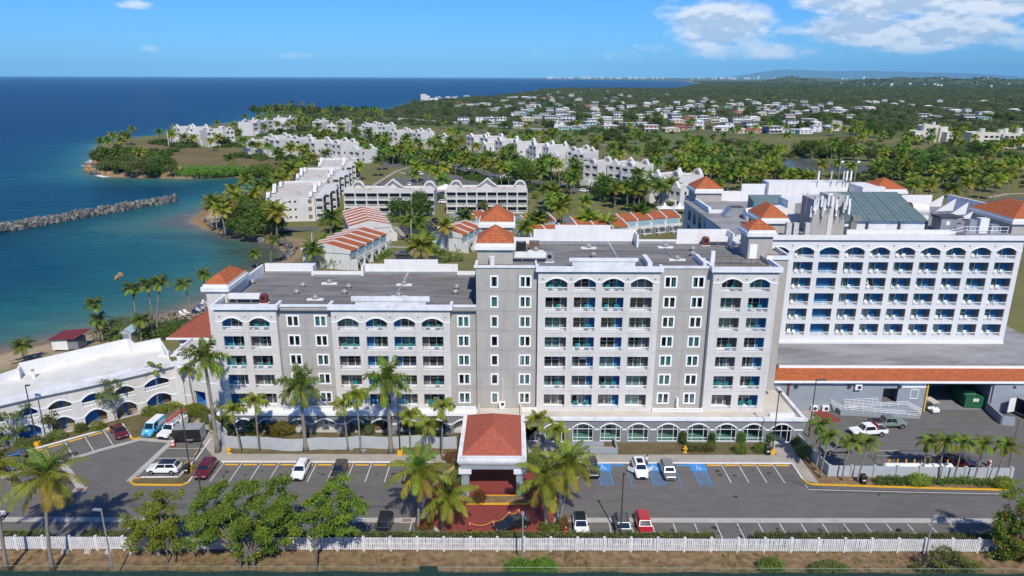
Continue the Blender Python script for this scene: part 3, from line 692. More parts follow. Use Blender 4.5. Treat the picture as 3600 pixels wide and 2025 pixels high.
def tile_rows(root,F4,m,step=0.55,name='tile_course',th=0.05):
 """courses of roof tiles: one low strip per course on every slope"""
 mb=MB()
 for f in F4:
  f=[Vector(p)for p in f]
  e0,e1=f[0],f[1];t1=f[2];t0=f[3]if len(f)>3 else f[2]
  n=max(2,int(((t0+t1)/2-(e0+e1)/2).length/step));nn=(e1-e0).cross(t0-e0).normalized()
  if nn.z<0:nn=-nn
  for k in range(n):
   a,b_=k/n,min((k+1.0)/n,1)
   p0,p1=e0.lerp(t0,a),e1.lerp(t1,a);q0,q1=e0.lerp(t0,b_),e1.lerp(t1,b_)
   mb.poly([p0+nn*th,p1+nn*th,q1+nn*.004,q0+nn*.004]);mb.poly([p0+nn*.004,p1+nn*.004,p1+nn*th,p0+nn*th])
 return stuff(part(mb,name,m,root))
def turret(root,x0,x1,y0,y1,z0,z1,zr,over=0.45,body=None,mats=None):
 """square roof turret: stucco box, two stepped white cornices, tiled hipped roof"""
 mb=MB();mb.box(x0,y0,z0,x1,y1,z1,0,skip='b');part(mb,'turret_wall',body or greyw,root)
 mb=MB();mb.box(x0-over,y0-over,z1-.05,x1+over,y1+over,z1+.55);mb.box(x0-over+.25,y0-over+.25,z1+.551,x1+over-.25,y1+over-.25,z1+.95);part(mb,'cornice',white,root)
 mb=MB();F4,a,b_=hiproof(mb,x0-over+.3,x1+over-.3,y0-over+.3,y1+over-.3,z1+.96,zr);part(mb,'tiled_roof',tileor,root)
 tile_rows(root,F4,tileor,.5)
 mb=MB()
 for p in((x0-over+.3,y0-over+.3),(x1+over-.3,y0-over+.3)):mb.cyl((p[0],p[1],z1+1.0),(a[0],a[1],a[2]+.03),.09,.09,5)
 for p in((x0-over+.3,y1+over-.3),(x1+over-.3,y1+over-.3)):mb.cyl((p[0],p[1],z1+1.0),(b_[0],b_[1],b_[2]+.03),.09,.09,5)
 part(mb,'hip_ridge',tileor,root)
ZF=[4.2+3.17*k for k in range(7)]
BY,GY=101.5,102.5
rnd=random.Random(11)
def bay(root,x0,x1,cols,w,nfl,ztop,accs,flips,zbot=3.3,back=1.0):
 mb=MB();holes=[];tr=MB()
 for k in range(nfl):
  top=k==nfl-1
  for c in cols:
   holes.append(arch_poly(c,w,ZF[k],ZF[k]+1.45,ZF[k]+2.12)if top else rect_poly(c,w,ZF[k],ZF[k]+2.35))
 wall(mb,[(x0,zbot),(x1,zbot),(x1,ztop),(x0,ztop)],holes,BY,.25)
 for x in(x0,x1):
  f=[(x,BY,zbot),(x,BY,ztop),(x,GY+.4,ztop),(x,GY+.4,zbot)];mb.poly(f if x==x0 else f[::-1])
 part(mb,'bay_wall',bayw,root)
 zs=ZF[nfl-1]+1.45;edges=[x0]+[v for c in cols for v in(c-w/2-.24,c+w/2+.24)]+[x1]
 for c in cols:arch_trim(tr,c,w,zs,zs+.67,BY,.24,.08,10,.0)
 for i in range(0,len(edges),2):tr.box(edges[i],BY-.06,zs-.06,edges[i+1],BY+.02,zs+.12)
 part(tr,'arch_trim',whitetrim,root)
 jo=MB()
 for k in range(1,nfl):jo.box(x0+.02,BY-.012,ZF[k]-.2,x1-.02,BY+.01,ZF[k]-.17)
 part(jo,'floor_joint',greyw,root)
 ds=MB()
 for i in range(len(cols)+1):
  x=x0+.7 if i==0 else(x1-.7 if i==len(cols)else(cols[i-1]+cols[i])/2)
  ds.box(x-.07,BY-.1,ztop-1.25,x+.07,BY+.02,ztop-1.1)
 part(ds,'scupper',bronze,root)
 for k in range(nfl):
  for i,c in enumerate(cols):
   cm=rnd.choice([0,0,1,2,3,4,4,1,2,0,4])
   balcony(root,(c,BY,ZF[k]),w,2.12 if k==nfl-1 else 2.35,k==nfl-1,accs[i],flips[i],cm,low=(k==0))
def greywall(root,x0,x1,wins,nfl,zt,zbot=3.3,names=None):
 mb=MB();holes=[]
 for(c,w)in wins:
  for k in range(nfl):holes.append(rect_poly(c,w-.46,ZF[k]+1.32-.74,ZF[k]+1.32+.74))
 wall(mb,[(x0,zbot),(x1,zbot),(x1,zt),(x0,zt)],holes,GY,.05)
 part(mb,'recessed_wall',greyw,root)
 jo=MB()
 for k in range(1,nfl):jo.box(x0+.02,GY-.012,ZF[k]-.2,x1-.02,GY+.01,ZF[k]-.17)
 part(jo,'floor_joint',taupe,root)
 for(c,w)in wins:
  for k in range(nfl):window(root,(c,GY,ZF[k]+1.32),w,1.94,rnd.choice([0,1,2,3,3,4,4]),mull=w>1.5,trim=.23)
def box_part(root,name,m,*boxes):
 mb=MB()
 for b_ in boxes:mb.box(*b_)
 return part(mb,name,m,root)
def cornice_u(root,x0,x1,z,lret,rret,y=BY):
 """white parapet of a bay with side returns"""
 mb=MB();mb.box(x0-.4,y-.42,z,x1+.4,y+.25,z+.72)
 if lret:mb.box(x0-.4,y+.251,z+.06,x0+.05,y+lret,z+.72)
 if rret:mb.box(x1-.05,y+.251,z+.06,x1+.4,y+rret,z+.72)
 part(mb,'cornice',coping,root)
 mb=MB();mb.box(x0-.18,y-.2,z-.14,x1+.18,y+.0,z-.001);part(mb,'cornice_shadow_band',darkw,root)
def roofvents(root_unused,spots,z,big):
 pass
HL=thing('hotel_block','six storey grey and white hotel block with an orange corner turret at the left','hotel',(-25,110,0))
bay(HL,-44.84,-35.53,(-42.3,-38.2),3.08,5,20.4,(1,0),(1,1))
bay(HL,-27.27,-9.33,(-24.8,-20.5,-16.27,-12.04),3.22,5,20.4,(0,1,1,0),(1,1,1,1))
greywall(HL,-35.53,-27.27,((-33.4,1.96),(-29.2,1.96)),5,20.5)
greywall(HL,-9.33,-5.4,((-7.4,1.94),),5,20.5)
cornice_u(HL,-44.84,-35.53,20.4,4.6,2.2);cornice_u(HL,-27.27,-9.33,20.4,2.2,2.0)
box_part(HL,'coping',coping,(-35.1,GY-.15,20.5,-27.7,GY+.3,20.8),(-8.9,GY-.15,20.5,-5.42,GY+.3,20.8))
box_part(HL,'raised_beam',coping,(-24.6,103.6,21.0,-12.6,103.95,21.75),(-24.0,103.7,20.0,-13.2,103.9,20.99))
mb=MB();mb.poly([(-45.0,101.9,20.0),(-5.4,101.9,20.0),(-5.4,123.9,20.0),(-45.0,123.9,20.0)]);part(mb,'flat_roof',roofdark,HL)
box_part(HL,'roof_seam',steel,(-18.9,104.2,20.0,-18.5,123.6,20.16))
box_part(HL,'rear_parapet',white,(-44.4,123.5,18,-35.6,123.85,21.75),(-35.25,121.6,18,-26.75,121.9,20.85),(-35.6,121.6,18,-35.25,123.85,21.75),(-26.74,121.6,18,-26.4,123.85,21.7),(-26.39,123.55,18,-22.9,123.85,21.7),(-22.9,123.5,18,-13.3,123.9,22.5),(-13.3,123.55,18,-9.75,123.85,21.7),(-9.74,121.7,18,-5.4,122.0,20.9))
box_part(HL,'roof_flashing',steel,(-44.4,123.3,20.0,-35.7,123.49,20.35),(-35.2,121.4,20.0,-26.8,121.59,20.3),(-26.3,123.3,20.0,-9.8,123.49,20.35),(-9.7,121.5,20,-5.4,121.69,20.3))
box_part(HL,'side_parapet',coping,(-45.0,112.5,17,-44.6,123.5,21.6),(-46.0,112.0,17,-44.61,113.6,21.0))
mb=MB();mb.box(-45.0,101.9,0,-5.4,123.9,19.99,skip='btf');part(mb,'outer_wall',greyw,HL)
mb=MB();mb.box(-45.2,106.2,0,-44.845,112,20,0);part(mb,'outer_wall',bayw,HL)
mb=MB();mb.box(-47.7,106.0,0,-44.5,114.0,21.9,skip='b');mb.box(-44.99,102.0,0,-44.842,106,20.3);part(mb,'turret_wall',bayw,HL)
mb=MB();mb.box(-48.3,105.6,21.85,-43.95,114.5,22.55);mb.box(-48.0,105.9,22.551,-44.2,114.2,22.95);part(mb,'cornice',white,HL)
mb=MB();F4,a,b_=hiproof(mb,-47.95,-44.3,106.0,114.1,22.96,24.35);part(mb,'tiled_roof',tileor,HL);tile_rows(HL,F4,tileor,.5)
AY=100.7
arcs=[(-41.87,3.0),(-38.3,2.6),(-33.4,2.9),(-29.2,3.7),(-24.35,2.7),(-20.5,3.2),(-16.2,3.3),(-11.9,3.2),(-7.5,3.2)]
mb=MB();wall(mb,[(-45.6,0),(-5.4,0),(-5.4,3.3),(-45.6,3.3)],[arch_poly(c,w,0.06,1.75,2.55)for c,w in arcs],AY,.5)
mb.poly([(-45.6,AY,0),(-45.6,AY,3.3),(-45.6,106,3.3),(-45.6,106,0)]);part(mb,'arcade_wall',darkw,HL)
mb=MB()
for i,(c,w)in enumerate(arcs):
 arch_trim(mb,c,w,1.75,2.55,AY,.22,.08,10)
 x0=-45.6 if i==0 else arcs[i-1][0]+arcs[i-1][1]/2+.22
 mb.box(x0,AY-.06,1.68,c-w/2-.22,AY+.02,1.9)
part(mb,'arch_trim',whitetrim,HL)
box_part(HL,'ledge',whitetrim,(-45.9,AY-.25,3.3,-5.4,BY-.02,3.85),(-45.9,AY-.12,3.85,-5.4,BY-.02,4.02))
mb=MB();mb.box(-45.4,AY+.5,.06,-5.5,102.5,3.2,0,skip='f');part(mb,'arcade_recess',mat('cream_recess',(0.50,0.49,0.46),0.85,.06),HL)
box_part(HL,'patio',bluegw,(-45.5,AY+.0,.0,-5.5,103.1,.058))
mb=MB()
for i,(c,w)in enumerate(arcs):
 if i not in(0,2,3,8):mb.box(c-w/2-.35,AY+.5,.06,c-w/2+.25,102.45,3.0,0 if i in(5,6)else 1)
 mb.box(c+w/2+.25,AY+.51,.06,c+w/2+.5,102.45,3.0,1)
part(mb,'arcade_partition',[blue,taupe],HL)
for i,(c,w)in enumerate(arcs):
 if i in(2,3,8):window(HL,(c+.2,102.49-.15,1.55),1.9,1.75,3,trim=.2,room=False)
 else:
  mb=MB();mb.box(c-1.1,102.40,.07,c+1.35,102.44,2.6);o=part(mb,'patio_door',glassd,HL)
  mb=MB()
  for x in(c-1.1,c+.12,c+1.35):mb.box(x-.05,102.32,.07,x+.05,102.395,2.6)
  o2=part(mb,'door_frame',alum,HL)
  if i in(0,1,4):mb=MB();mb.box(c-1.0,102.35,.1,c+.02,102.39,2.5);mb.box(c+.22,102.35,.1,c+1.25,102.39,2.5);part(mb,'curtain',curt,HL)
def balustrade(root,x0,x1,y,z):
 mb=MB();mb.box(x0,y-.09,z+.42,x1,y+.09,z+.55);mb.box(x0,y-.08,z,x1,y+.08,z+.1)
 n=int((x1-x0)/.2)
 for i in range(n+1):
  x=x0+(x1-x0)*i/n;mb.box(x-.055,y-.05,z+.1,x+.055,y+.05,z+.42)
 for x in(x0,(x0+x1)/2,x1):mb.box(x-.12,y-.12,z,x+.12,y+.12,z+.62)
 part(mb,'balustrade',whitetrim,root)
balustrade(HL,-35.4,-27.4,BY-.25,4.02);balustrade(HL,-9.2,-5.7,BY-.25,4.02)
HT=thing('hotel_block','tallest eight storey grey and white hotel block behind the red entrance canopy','hotel',(17,110,0))
CC=(6.62,10.87,15.08,19.32);CR=(32.75,36.88)
bay(HT,3.89,21.97,CC,3.24,7,26.45,(0,1,1,0),(0,0,0,0),zbot=3.8)
bay(HT,29.86,39.55,CR,3.05,7,26.45,(0,1),(0,0),zbot=3.8)
greywall(HT,21.97,29.86,((23.8,1.98),(27.95,1.96)),7,26.7,3.8)
greywall(HT,-5.4,3.89,((-2.67,1.24),(2.0,1.86)),7,26.7,3.3)
cornice_u(HT,3.89,21.97,26.45,1.6,1.5);cornice_u(HT,29.86,39.55,26.45,5.5,5.5)
box_part(HT,'coping',coping,(22.4,GY-.15,26.7,29.4,GY+.3,27.0),(-5.7,GY-.18,26.7,3.45,GY+.35,27.0))
box_part(HT,'raised_beam',coping,(8.6,103.8,27.35,19.0,104.15,27.85),(9.1,103.9,26.4,18.6,104.1,27.34))
box_part(HT,'parapet_return',coping,(20.4,103.4,26.3,21.1,108.6,27.3),(28.9,104.0,26.3,29.45,109.6,27.2))
mb=MB();mb.poly([(-5.4,102.6,26.3),(39.5,102.6,26.3),(39.5,121,26.3),(-5.4,121,26.3)]);part(mb,'flat_roof',roofdark,HT)
box_part(HT,'roof_seam',steel,(16.6,105.0,26.3,16.95,120.4,26.46),(25.7,108,26.3,25.9,120,26.42))
mb=MB();mb.box(-5.4,102.5,0,39.5,121,26.29,skip='btf');part(mb,'outer_wall',greyw,HT)
mb=MB();mb.poly([(-5.4,102.5,19),(-5.4,102.5,26.7),(-5.4,121,26.7),(-5.4,121,19)]);part(mb,'side_wall',greyw,HT)
box_part(HT,'rear_parapet',white,(3.7,120.5,25,7.4,120.8,28.75),(7.4,120.45,25,16.95,120.85,29.5),(16.95,120.5,25,21.4,120.8,28.75),(21.4,120.5,25,28.5,120.8,27.0),(28.5,120.5,25,37.4,120.8,28.85),(37.1,117.0,26,37.4,120.49,28.8),(21.1,117.6,26.3,21.4,120.49,28.4),(-5.4,120.5,25,3.7,120.8,27.3))
box_part(HT,'roof_flashing',steel,(3.8,120.3,26.3,28.4,120.45,26.75))
box_part(HT,'roof_kerb',coping,(-5.6,102.9,26.3,-5.2,106.0,26.95),(3.5,102.9,26.4,3.75,106.2,26.95))
turret(HT,-5.35,.1,106.2,112.2,26.3,28.65,31.75)
turret(HT,-5.5,.1,122.5,129.5,22.0,28.75,31.9)
turret(HT,37.3,41.1,109.6,113.6,26.3,30.1,32.4)
box_part(HT,'turret_door',whitetrim,(37.6,109.54,26.35,38.75,109.62,28.75))
box_part(HT,'link_wall',greyw,(39.4,106.8,5,42.8,113,27.0))
box_part(HT,'link_parapet',coping,(39.3,106.6,27.0,43.2,107.0,27.6),(42.8,107.01,27.0,43.2,113,27.6))
PY=98.2
pods=[10.94,15.17,19.41,23.95,28.57,32.87,37.04]
mb=MB();holes=[arch_poly(c,3.15,.26,2.5,3.22)for c in pods]+[arch_poly(41.35,3.1,.1,2.5,3.2),arch_poly(6.7,3.1,.1,2.5,3.2),rect_poly(2.95,2.9,.2,2.7)]
wall(mb,[(1.6,0),(44.6,0),(44.6,3.85),(1.6,3.85)],holes,PY,.22)
mb.poly([(44.6,PY,0),(44.6,113,0),(44.6,113,3.85),(44.6,PY,3.85)]);mb.poly([(1.6,PY,0),(1.6,PY,3.85),(1.6,102.5,3.85),(1.6,102.5,0)]);part(mb,'podium_wall',darkw,HT)
tr=MB()
for c in pods+[41.35,6.7]:arch_trim(tr,c,3.15,2.5,3.22,PY,.2,.08,10)
ed=sorted([v for c in pods+[41.35,6.7]for v in(c-1.775,c+1.775)]);ed=[4.6]+ed+[44.6]
for i in range(0,len(ed),2):tr.box(ed[i],PY-.06,2.2,ed[i+1],PY+.02,2.4)
part(tr,'arch_trim',whitetrim,HT)
box_part(HT,'podium_parapet',coping,(1.2,PY-.28,3.851,45.0,PY+.25,4.3),(44.3,PY+.251,3.75,44.85,113,4.3))
box_part(HT,'parapet_return',coping,(39.8,99.5,3.75,43.6,99.85,4.4))
mb=MB();mb.poly([(1.6,PY+.2,3.8),(44.4,PY+.2,3.8),(44.4,113,3.8),(1.6,113,3.8)]);mb.poly([(-5.2,97.6,3.8),(1.6,97.6,3.8),(1.6,102.4,3.8),(-5.2,102.4,3.8)]);part(mb,'podium_roof',roofcream,HT)
box_part(HT,'porch_wall',roofcream,(-5.35,97.4,2.8,-5.0,102.4,4.4),(1.3,98.5,2.8,1.6,102.4,4.4),(-5.0,97.4,2.8,1.3,97.6,3.95))
balustrade(HT,22.1,29.7,BY-.25,3.82);balustrade(HT,1.75,3.8,BY-.2,3.82)
pool=mat('tiled_pool_room',(0.45,0.60,0.57),0.4,.15)
mb=MB();mb.box(1.8,PY+.23,.05,44.3,103.5,3.7,0,skip='f');part(mb,'lobby_room',mat('lobby_wall',(.30,.33,.33),.9,.1),HT)
mb=MB();mb.box(8.8,PY+.5,.06,39,103.3,.3,0);part(mb,'lobby_floor',pool,HT)
def muntins(c,w,z0,zs,za,y,vs,hs):
 fr=MB()
 for v in vs:fr.box(c+v*w/2-.03,y-.04,z0,c+v*w/2+.03,y+.04,zs+(za-zs)*(1-v*v)-.02)
 for h in hs:fr.box(c-w/2,y-.035,h-.03,c+w/2,y+.035,h+.03)
 fr.box(c-w/2,y-.05,z0,c+w/2,y+.05,z0+.09);fr.box(c-w/2,y-.045,z0,c-w/2+.08,y+.045,zs);fr.box(c+w/2-.08,y-.045,z0,c+w/2,y+.045,zs)
 return fr
for c in pods:
 o=part(muntins(c,3.15,.26,2.5,3.22,PY+.12,(-.55,.55),(.85,2.3)),'arched_window',whitetrim,HT)
 pn=MB();q=arch_poly(c,3.15,.3,2.5,3.2);pn.poly([(x,PY+.14,z)for x,z in q]);pn.obj('pane',greenglass,o,tuple(HT.location))
 pass
for c,dn in((41.35,'double glass entrance doors'),(6.7,'side glass doors')):
 o=part(muntins(c,3.1,.1,2.5,3.2,PY+.12,(-.62,0,.62),(2.1,)),'glass_door',whitetrim,HT)
 pn=MB();q=arch_poly(c,3.1,.12,2.5,3.18);pn.poly([(x,PY+.14,z)for x,z in q]);pn.obj('pane',glass,o,tuple(HT.location))
o=part(muntins(2.95,2.9,.2,2.7,2.7,PY+.12,(-.5,0,.5),(1.5,)),'shop_window',whitetrim,HT);pn=MB();pn.poly([(1.5,PY+.14,.2),(4.4,PY+.14,.2),(4.4,PY+.14,2.7),(1.5,PY+.14,2.7)]);pn.obj('pane',glass,o,tuple(HT.location))
box_part(HT,'buttress',white,(25.85,101.2,3.8,26.15,102.5,4.6),(25.85,101.8,4.6,26.15,102.5,5.7))
o=thing('ramp_wall','low slate grey planter walls and ramp before the arched podium windows','low wall',(10.5,96,0));box_part(o,'wall',bluegw,(8.6,96.6,0,14.0,96.85,1.0),(9.0,94.9,0,10.3,95.1,.55),(11.6,94.6,0,15.6,94.9,1.0),(15.6,94.6,0,15.85,98.0,1.05));box_part(o,'ramp',conc,(8.6,95.2,0,15.5,96.5,.3))
sm_=mat('membrane_seam',(.075,.073,.07),.9,.3,1.0)
for root_,x0_,x1_,y0_,y1_,z_ in((HL,-44.5,-5.5,103.5,123.2,20.0),(HT,3.9,39.3,103.5,120.2,26.3)):
 mb=MB();k=y0_
 while k<y1_:xx=x0_+rnd.uniform(0,6);mb.poly([(xx,k,z_+.012),(x1_-rnd.uniform(0,6),k,z_+.012),(x1_-3,k+.07,z_+.012),(xx,k+.07,z_+.012)]);k+=1.0
 for _ in range(70):xx=rnd.uniform(x0_,x1_);yy=rnd.uniform(y0_,y1_);mb.poly([(xx,yy,z_+.016),(xx+.07,yy,z_+.016),(xx+.07,yy+1,z_+.016),(xx,yy+1,z_+.016)])
 stuff(part(mb,'membrane_seams',sm_,root_))
YW=124.5
HW=thing('hotel_wing','long seven storey white wing with rows of blue walled balconies, set back at the right','hotel wing',(66,127,0))
ZW=[7.9+2.95*k for k in range(6)]
wc_=[(52.8+4.565*k)*124.5/125 for k in range(-2,9)];ww=3.55
mb=MB();holes=[]
for k in range(6):
 for c in wc_:holes.append(arch_poly(c,ww,ZW[k],ZW[k]+1.5,ZW[k]+2.2)if k==5 else rect_poly(c,ww,ZW[k],ZW[k]+2.38))
wall(mb,[(40,5.5),(91.7,5.5),(91.7,26.1),(40,26.1)],holes,YW,.22)
mb.poly([(91.7,YW,5.5),(91.7,145,5.5),(91.7,145,26.1),(91.7,YW,26.1)]);mb.poly([(40,YW,5.5),(40,YW,26.1),(40,145,26.1),(40,145,5.5)]);part(mb,'wing_wall',mat('white_stucco',(0.66,0.66,0.655),.85,.04,.5,streak=.06),HW)
tr=MB();zs=ZW[5]+1.5
for c in wc_:arch_trim(tr,c,ww,zs,zs+.7,YW,.22,.08)
ed=[40]+[v for c in wc_ for v in(c-ww/2-.22,c+ww/2+.22)]+[91.7]
for i in range(0,len(ed),2):tr.box(ed[i],YW-.06,zs-.06,ed[i+1],YW+.02,zs+.1)
part(tr,'arch_trim',whitetrim,HW)
mb=MB();[mb.box((wc_[i]+wc_[i+1])/2-.09,YW-.1,25.05,(wc_[i]+wc_[i+1])/2+.09,YW+.02,25.2)for i in range(len(wc_)-1)];part(mb,'scupper',bronze,HW)
for k in range(6):
 for i,c in enumerate(wc_):
  if i<1:continue
  if i==3:
   o=balcony(HW,(c,YW,ZW[k]),ww,2.2 if k==5 else 2.38,k==5,1,0,0,pane_frac=.06,wing=True)
  else:
   balcony(HW,(c,YW,ZW[k]),ww,2.2 if k==5 else 2.38,k==5,1,0,4 if not(k==3 and i in(5,6))else 2,pane_frac=.56,wing=True)
box_part(HW,'cornice',white,(40,YW-.4,26.2,92.2,YW+.3,27.0),(60.0,YW+.6,27.0,78.5,YW+.9,27.9))
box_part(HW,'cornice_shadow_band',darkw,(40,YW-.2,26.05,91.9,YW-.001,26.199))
mb=MB();mb.poly([(40,YW,26.3),(98,YW,26.3),(98,166,26.3),(40,166,26.3)]);part(mb,'flat_roof',rooflight,HW)
mb=MB();mb.box(54.9,128.5,24,58.1,134,32.7,skip='b');mb.box(58.101,128.9,24,61.2,134,33.3,skip='b');part(mb,'stair_tower',greyw,HW)
box_part(HW,'tower_pilaster',bayw,(57.75,128.3,24,58.6,128.89,33.0))
mb=MB();E0,E1,T1,T0=Vector((61.0,130,28.5)),Vector((77.2,130,28.5)),Vector((79.0,146,31.5)),Vector((64.5,146,31.5))
mb.poly([E0,E1,T1,T0]);mb.poly([E0,T0,(64.5,146,26.3),(61,130,26.3)]);mb.poly([E1,(77.2,130,26.3),(79,146,26.3),T1]);part(mb,'metal_roof',metalgreen,HW)
mb=MB()
for k in range(19):
 a=E0.lerp(E1,k/18);b_=T0.lerp(T1,k/18);mb.tube([a+Vector((0,0,.03)),b_+Vector((0,0,.03))],[.05 if k%3==0 else.02]*2,4,1 if k%3==0 else 0)
for k in range(1,9):
 a=E0.lerp(T0,k/9);b_=E1.lerp(T1,k/9);mb.tube([a+Vector((0,0,.01)),b_+Vector((0,0,.01))],[.02]*2,4,0)
part(mb,'roof_seam',[metalgreen,mat('dark_green_metal',(0.04,0.11,0.10),.5,.1)],HW)
box_part(HW,'eave_wall',coping,(61.5,130.6,26.3,77.0,131,28.4),(61.5,128.8,26.3,84,129.1,26.9))
mb=MB()
for x in(66.0,72.0):mb.box(x,130.0,26.9,x+.25,130.55,28.2)
part(mb,'bracket',taupe,HW)
mb=MB();E0,E1,T1,T0=Vector((49.5,139,28.0)),Vector((53.5,138,28)),Vector((57,150,30.2)),Vector((50.0,150,30.2));mb.poly([E0,E1,T1,T0]);mb.poly([E0,T0,(50,150,26.3),(49.5,139,26.3)]);mb.poly([E1,E0,(49.5,139,26.3),(53.5,138,26.3)]);part(mb,'metal_roof',metalgreen,HW)
[box_part(HW,'penthouse',white,q)for q in((53.9,138,26,58.4,143,31.0),(51.6,136.8,26,53.5,141,29.6),(59,163.5,26,77.4,168,30.9),(77.5,157,26,82.5,165,30.8))]
box_part(HW,'penthouse_door',bluegw,(55.4,137.9,28.4,56.6,137.99,30.5))
box_part(HW,'rear_parapet',white,(46.5,165,25,53.3,165.4,28.6),(53.3,165,25,68.5,165.4,30.3),(82.5,150.0,26,89.0,150.4,30.2))
turret(HW,46.3,51.0,130.0,137.5,26.3,28.1,31.2)
turret(HW,92.6,101.5,129.5,142,24.0,28.2,31.6)
turret(HW,81.0,87.5,158,165,26.3,29.3,32.3)
mb=MB()
for(ax,ay,bx,by,cx_,cy_,Y0)in((1280,530,1480,532,1520,390,149),(1420,590,1630,582,1675,432,145),(1590,640,1790,630,1832,478,141),(1715,690,1850,680,1890,595,137)):
 A_,B2,C2=atY('U',ax,ay,Y0),atY('U',bx,by,Y0),atY('U',cx_,cy_,Y0)
 mb.loft([[(A_[0],Y0,A_[1]),(B2[0],Y0,B2[1]),(C2[0],Y0,C2[1])],[(A_[0],Y0+.3,A_[1]),(B2[0],Y0+.3,B2[1]),(C2[0],Y0+.3,C2[1])]])
part(mb,'skylight_fin',white,HW)
a,c=atY('U',1385,350,150),atY('U',2070,480,141)
mb=MB();mb.loft([[(a[0]+3.0,150,26),(a[0]+3.0,150,30.4),(a[0]+3.5,150,30.4),(a[0]+3.5,150,26)],[(c[0],139,26),(c[0],139,30.0),(c[0]+.5,139,30),(c[0]+.5,139,26)]]);part(mb,'side_parapet',coping,HW)
tealm=mat('teal_painted_metal',(0.04,0.27,0.30),.5,.15,2.0,stain=.3,stain_col=(.2,.09,.04),stain_scale=1.2)
o=thing('cooling_fan','white fan housing with a teal drum on the roof left of the stair tower','fan unit',(50.2,143,26.3));mb=MB();mb.tube([(47.3,143,27.4),(49.2,143,27.5)],[1.1,1.3],14);part(mb,'duct',white,o);mb=MB();mb.tube([(49.2,143,27.5),(50.9,143,27.5)],[1.32,1.32],14);part(mb,'drum',tealm,o);mb=MB();mb.box(48.8,142.6,28.82,49.5,143.4,29.5);mb.box(50.0,142.6,28.82,50.6,143.4,29.3);part(mb,'motor',tealm,o);box_part(o,'stand',coping,(47.5,142,26.3,52.5,144,26.45))
o=thing('cooling_fan','white fan housing with a rusty drum mouth right of the green metal roof','fan unit',(82,142,26.3));mb=MB();mb.tube([(81.0,143.5,28.4),(84.4,143.5,28.3)],[1.35,1.1],14);part(mb,'duct',white,o);mb=MB();mb.tube([(80.0,143.5,28.4),(81.0,143.5,28.4)],[1.4,1.4],14);part(mb,'drum',rust,o);box_part(o,'stand',coping,(80,142.5,26.3,84.5,144.5,27.2))
o=thing('air_handler','boxy grey air handler with sloped hoods on the far left rear roof','air unit',(46,146,26.3));mb=MB();mb.box(45.2,145,26.3,48,148,28.2);mb.loft([[(43.8,145,26.4),(45.19,145,26.4),(45.19,145,28.2)],[(43.8,148,26.4),(45.19,148,26.4),(45.19,148,28.2)]]);part(mb,'casing',steel,o);box_part(o,'grille',bronze,(45.4,145.2,28.2,47.8,147.8,28.25))
o=thing('exhaust_duct','bent galvanised exhaust duct standing beside the stair tower','duct',(62.2,127.6,26.3));mb=MB();mb.box(61.6,127.3,26.3,62.7,128.2,29.0);mb.box(61.8,127.2,29.0,63.3,128.3,29.9);part(mb,'casing',mat('olive_metal',(.22,.23,.19),.6,.1),o);box_part(o,'mouth',bronze,(63.3,127.3,29.1,63.34,128.2,29.8));box_part(o,'foot',bluegw,(61.3,127.0,26.31,63.6,127.29,27.2))
o=thing('air_handler','grey air handling box with piping between the green roof and the right turret','air unit',(82,132,26.3));box_part(o,'casing',steel,(80.2,131,26.3,83.2,134,28.9));box_part(o,'hood',bronze,(79.8,130.8,28.9,84.2,134.2,29.15));box_part(o,'notice',whitetrim,(81.2,130.95,27.6,81.8,130.99,28.3))
o=thing('roof_platform','steel platform with white railings and boxes at the front right of the rear roof','platform',(86,127,26.3));mb=MB()
box_part(o,'deck',steel,(82.0,126.0,26.3,89.6,129.5,27.0));box_part(o,'cabinet',white,(84.9,127.0,27.0,86.5,128.4,29.6));[box_part(o,'equipment_box',steel,q)for q in((83.4,127.6,27.0,84.7,129.2,29.2),(87.4,127.5,27,88.8,129,28.3))]
for x in(82.1,83.6,85.1,86.6,88.1,89.5):mb.cyl((x,126.1,27),(x,126.1,28.3),.05,.05,5)
for z in(27.6,28.3):mb.cyl((82.1,126.1,z),(89.5,126.1,z),.045,.045,5)
for z in(26.9,27.5):mb.cyl((78.4,126.2,z-.1),(82.1,126.1,z+.9),.05,.05,5)
part(mb,'railing',whitetrim,o)
for i,(x,y)in enumerate(((50.2,126.4),(51.5,126.4),(53.6,126.4))):
 o=thing('condenser_cabinet',('grey upright condenser cabinet, %s behind the wing cornice left of the stair tower'%('leftmost','middle one','rightmost')[i]),'air unit',(x,y,26.3),group='upright condensers');box_part(o,'casing',mat('pale_metal',(.5,.5,.48),.5,.08),(x-.55,y,26.3,x+.35,y+.9,28.8));box_part(o,'side_grille',bronze,(x+.351,y+.1,26.5,x+.38,y+.8,28.6))
def antenna(x,y,z,h,lab,dish=False):
 o=thing('panel_antenna',lab,'antenna',(x,y,z),rnd.uniform(-.7,.7),'mobile phone antennas on the roof');L_=(0,0,0)
 mb=MB();mb.cyl((0,.15,-1.4),(0,.15,h*.9),.05,.05,6);mb.obj('mast',steel,o);mb=MB();mb.box(-.17,-.14,0,.17,.08,h);mb.obj('panel',rnd.choice((whitetrim,MATS.get('pale_metal',whitetrim),whitetrim)),o)
 mb=MB();mb.box(-.13,.2,.3,.13,.4,.8);mb.obj('radio_unit',steel,o);mb=MB();mb.tube([(.05,.2,.3),(.2,.25,-.3),(.05,.2,-.9)],[.04]*3,5);mb.obj('cable',black,o)
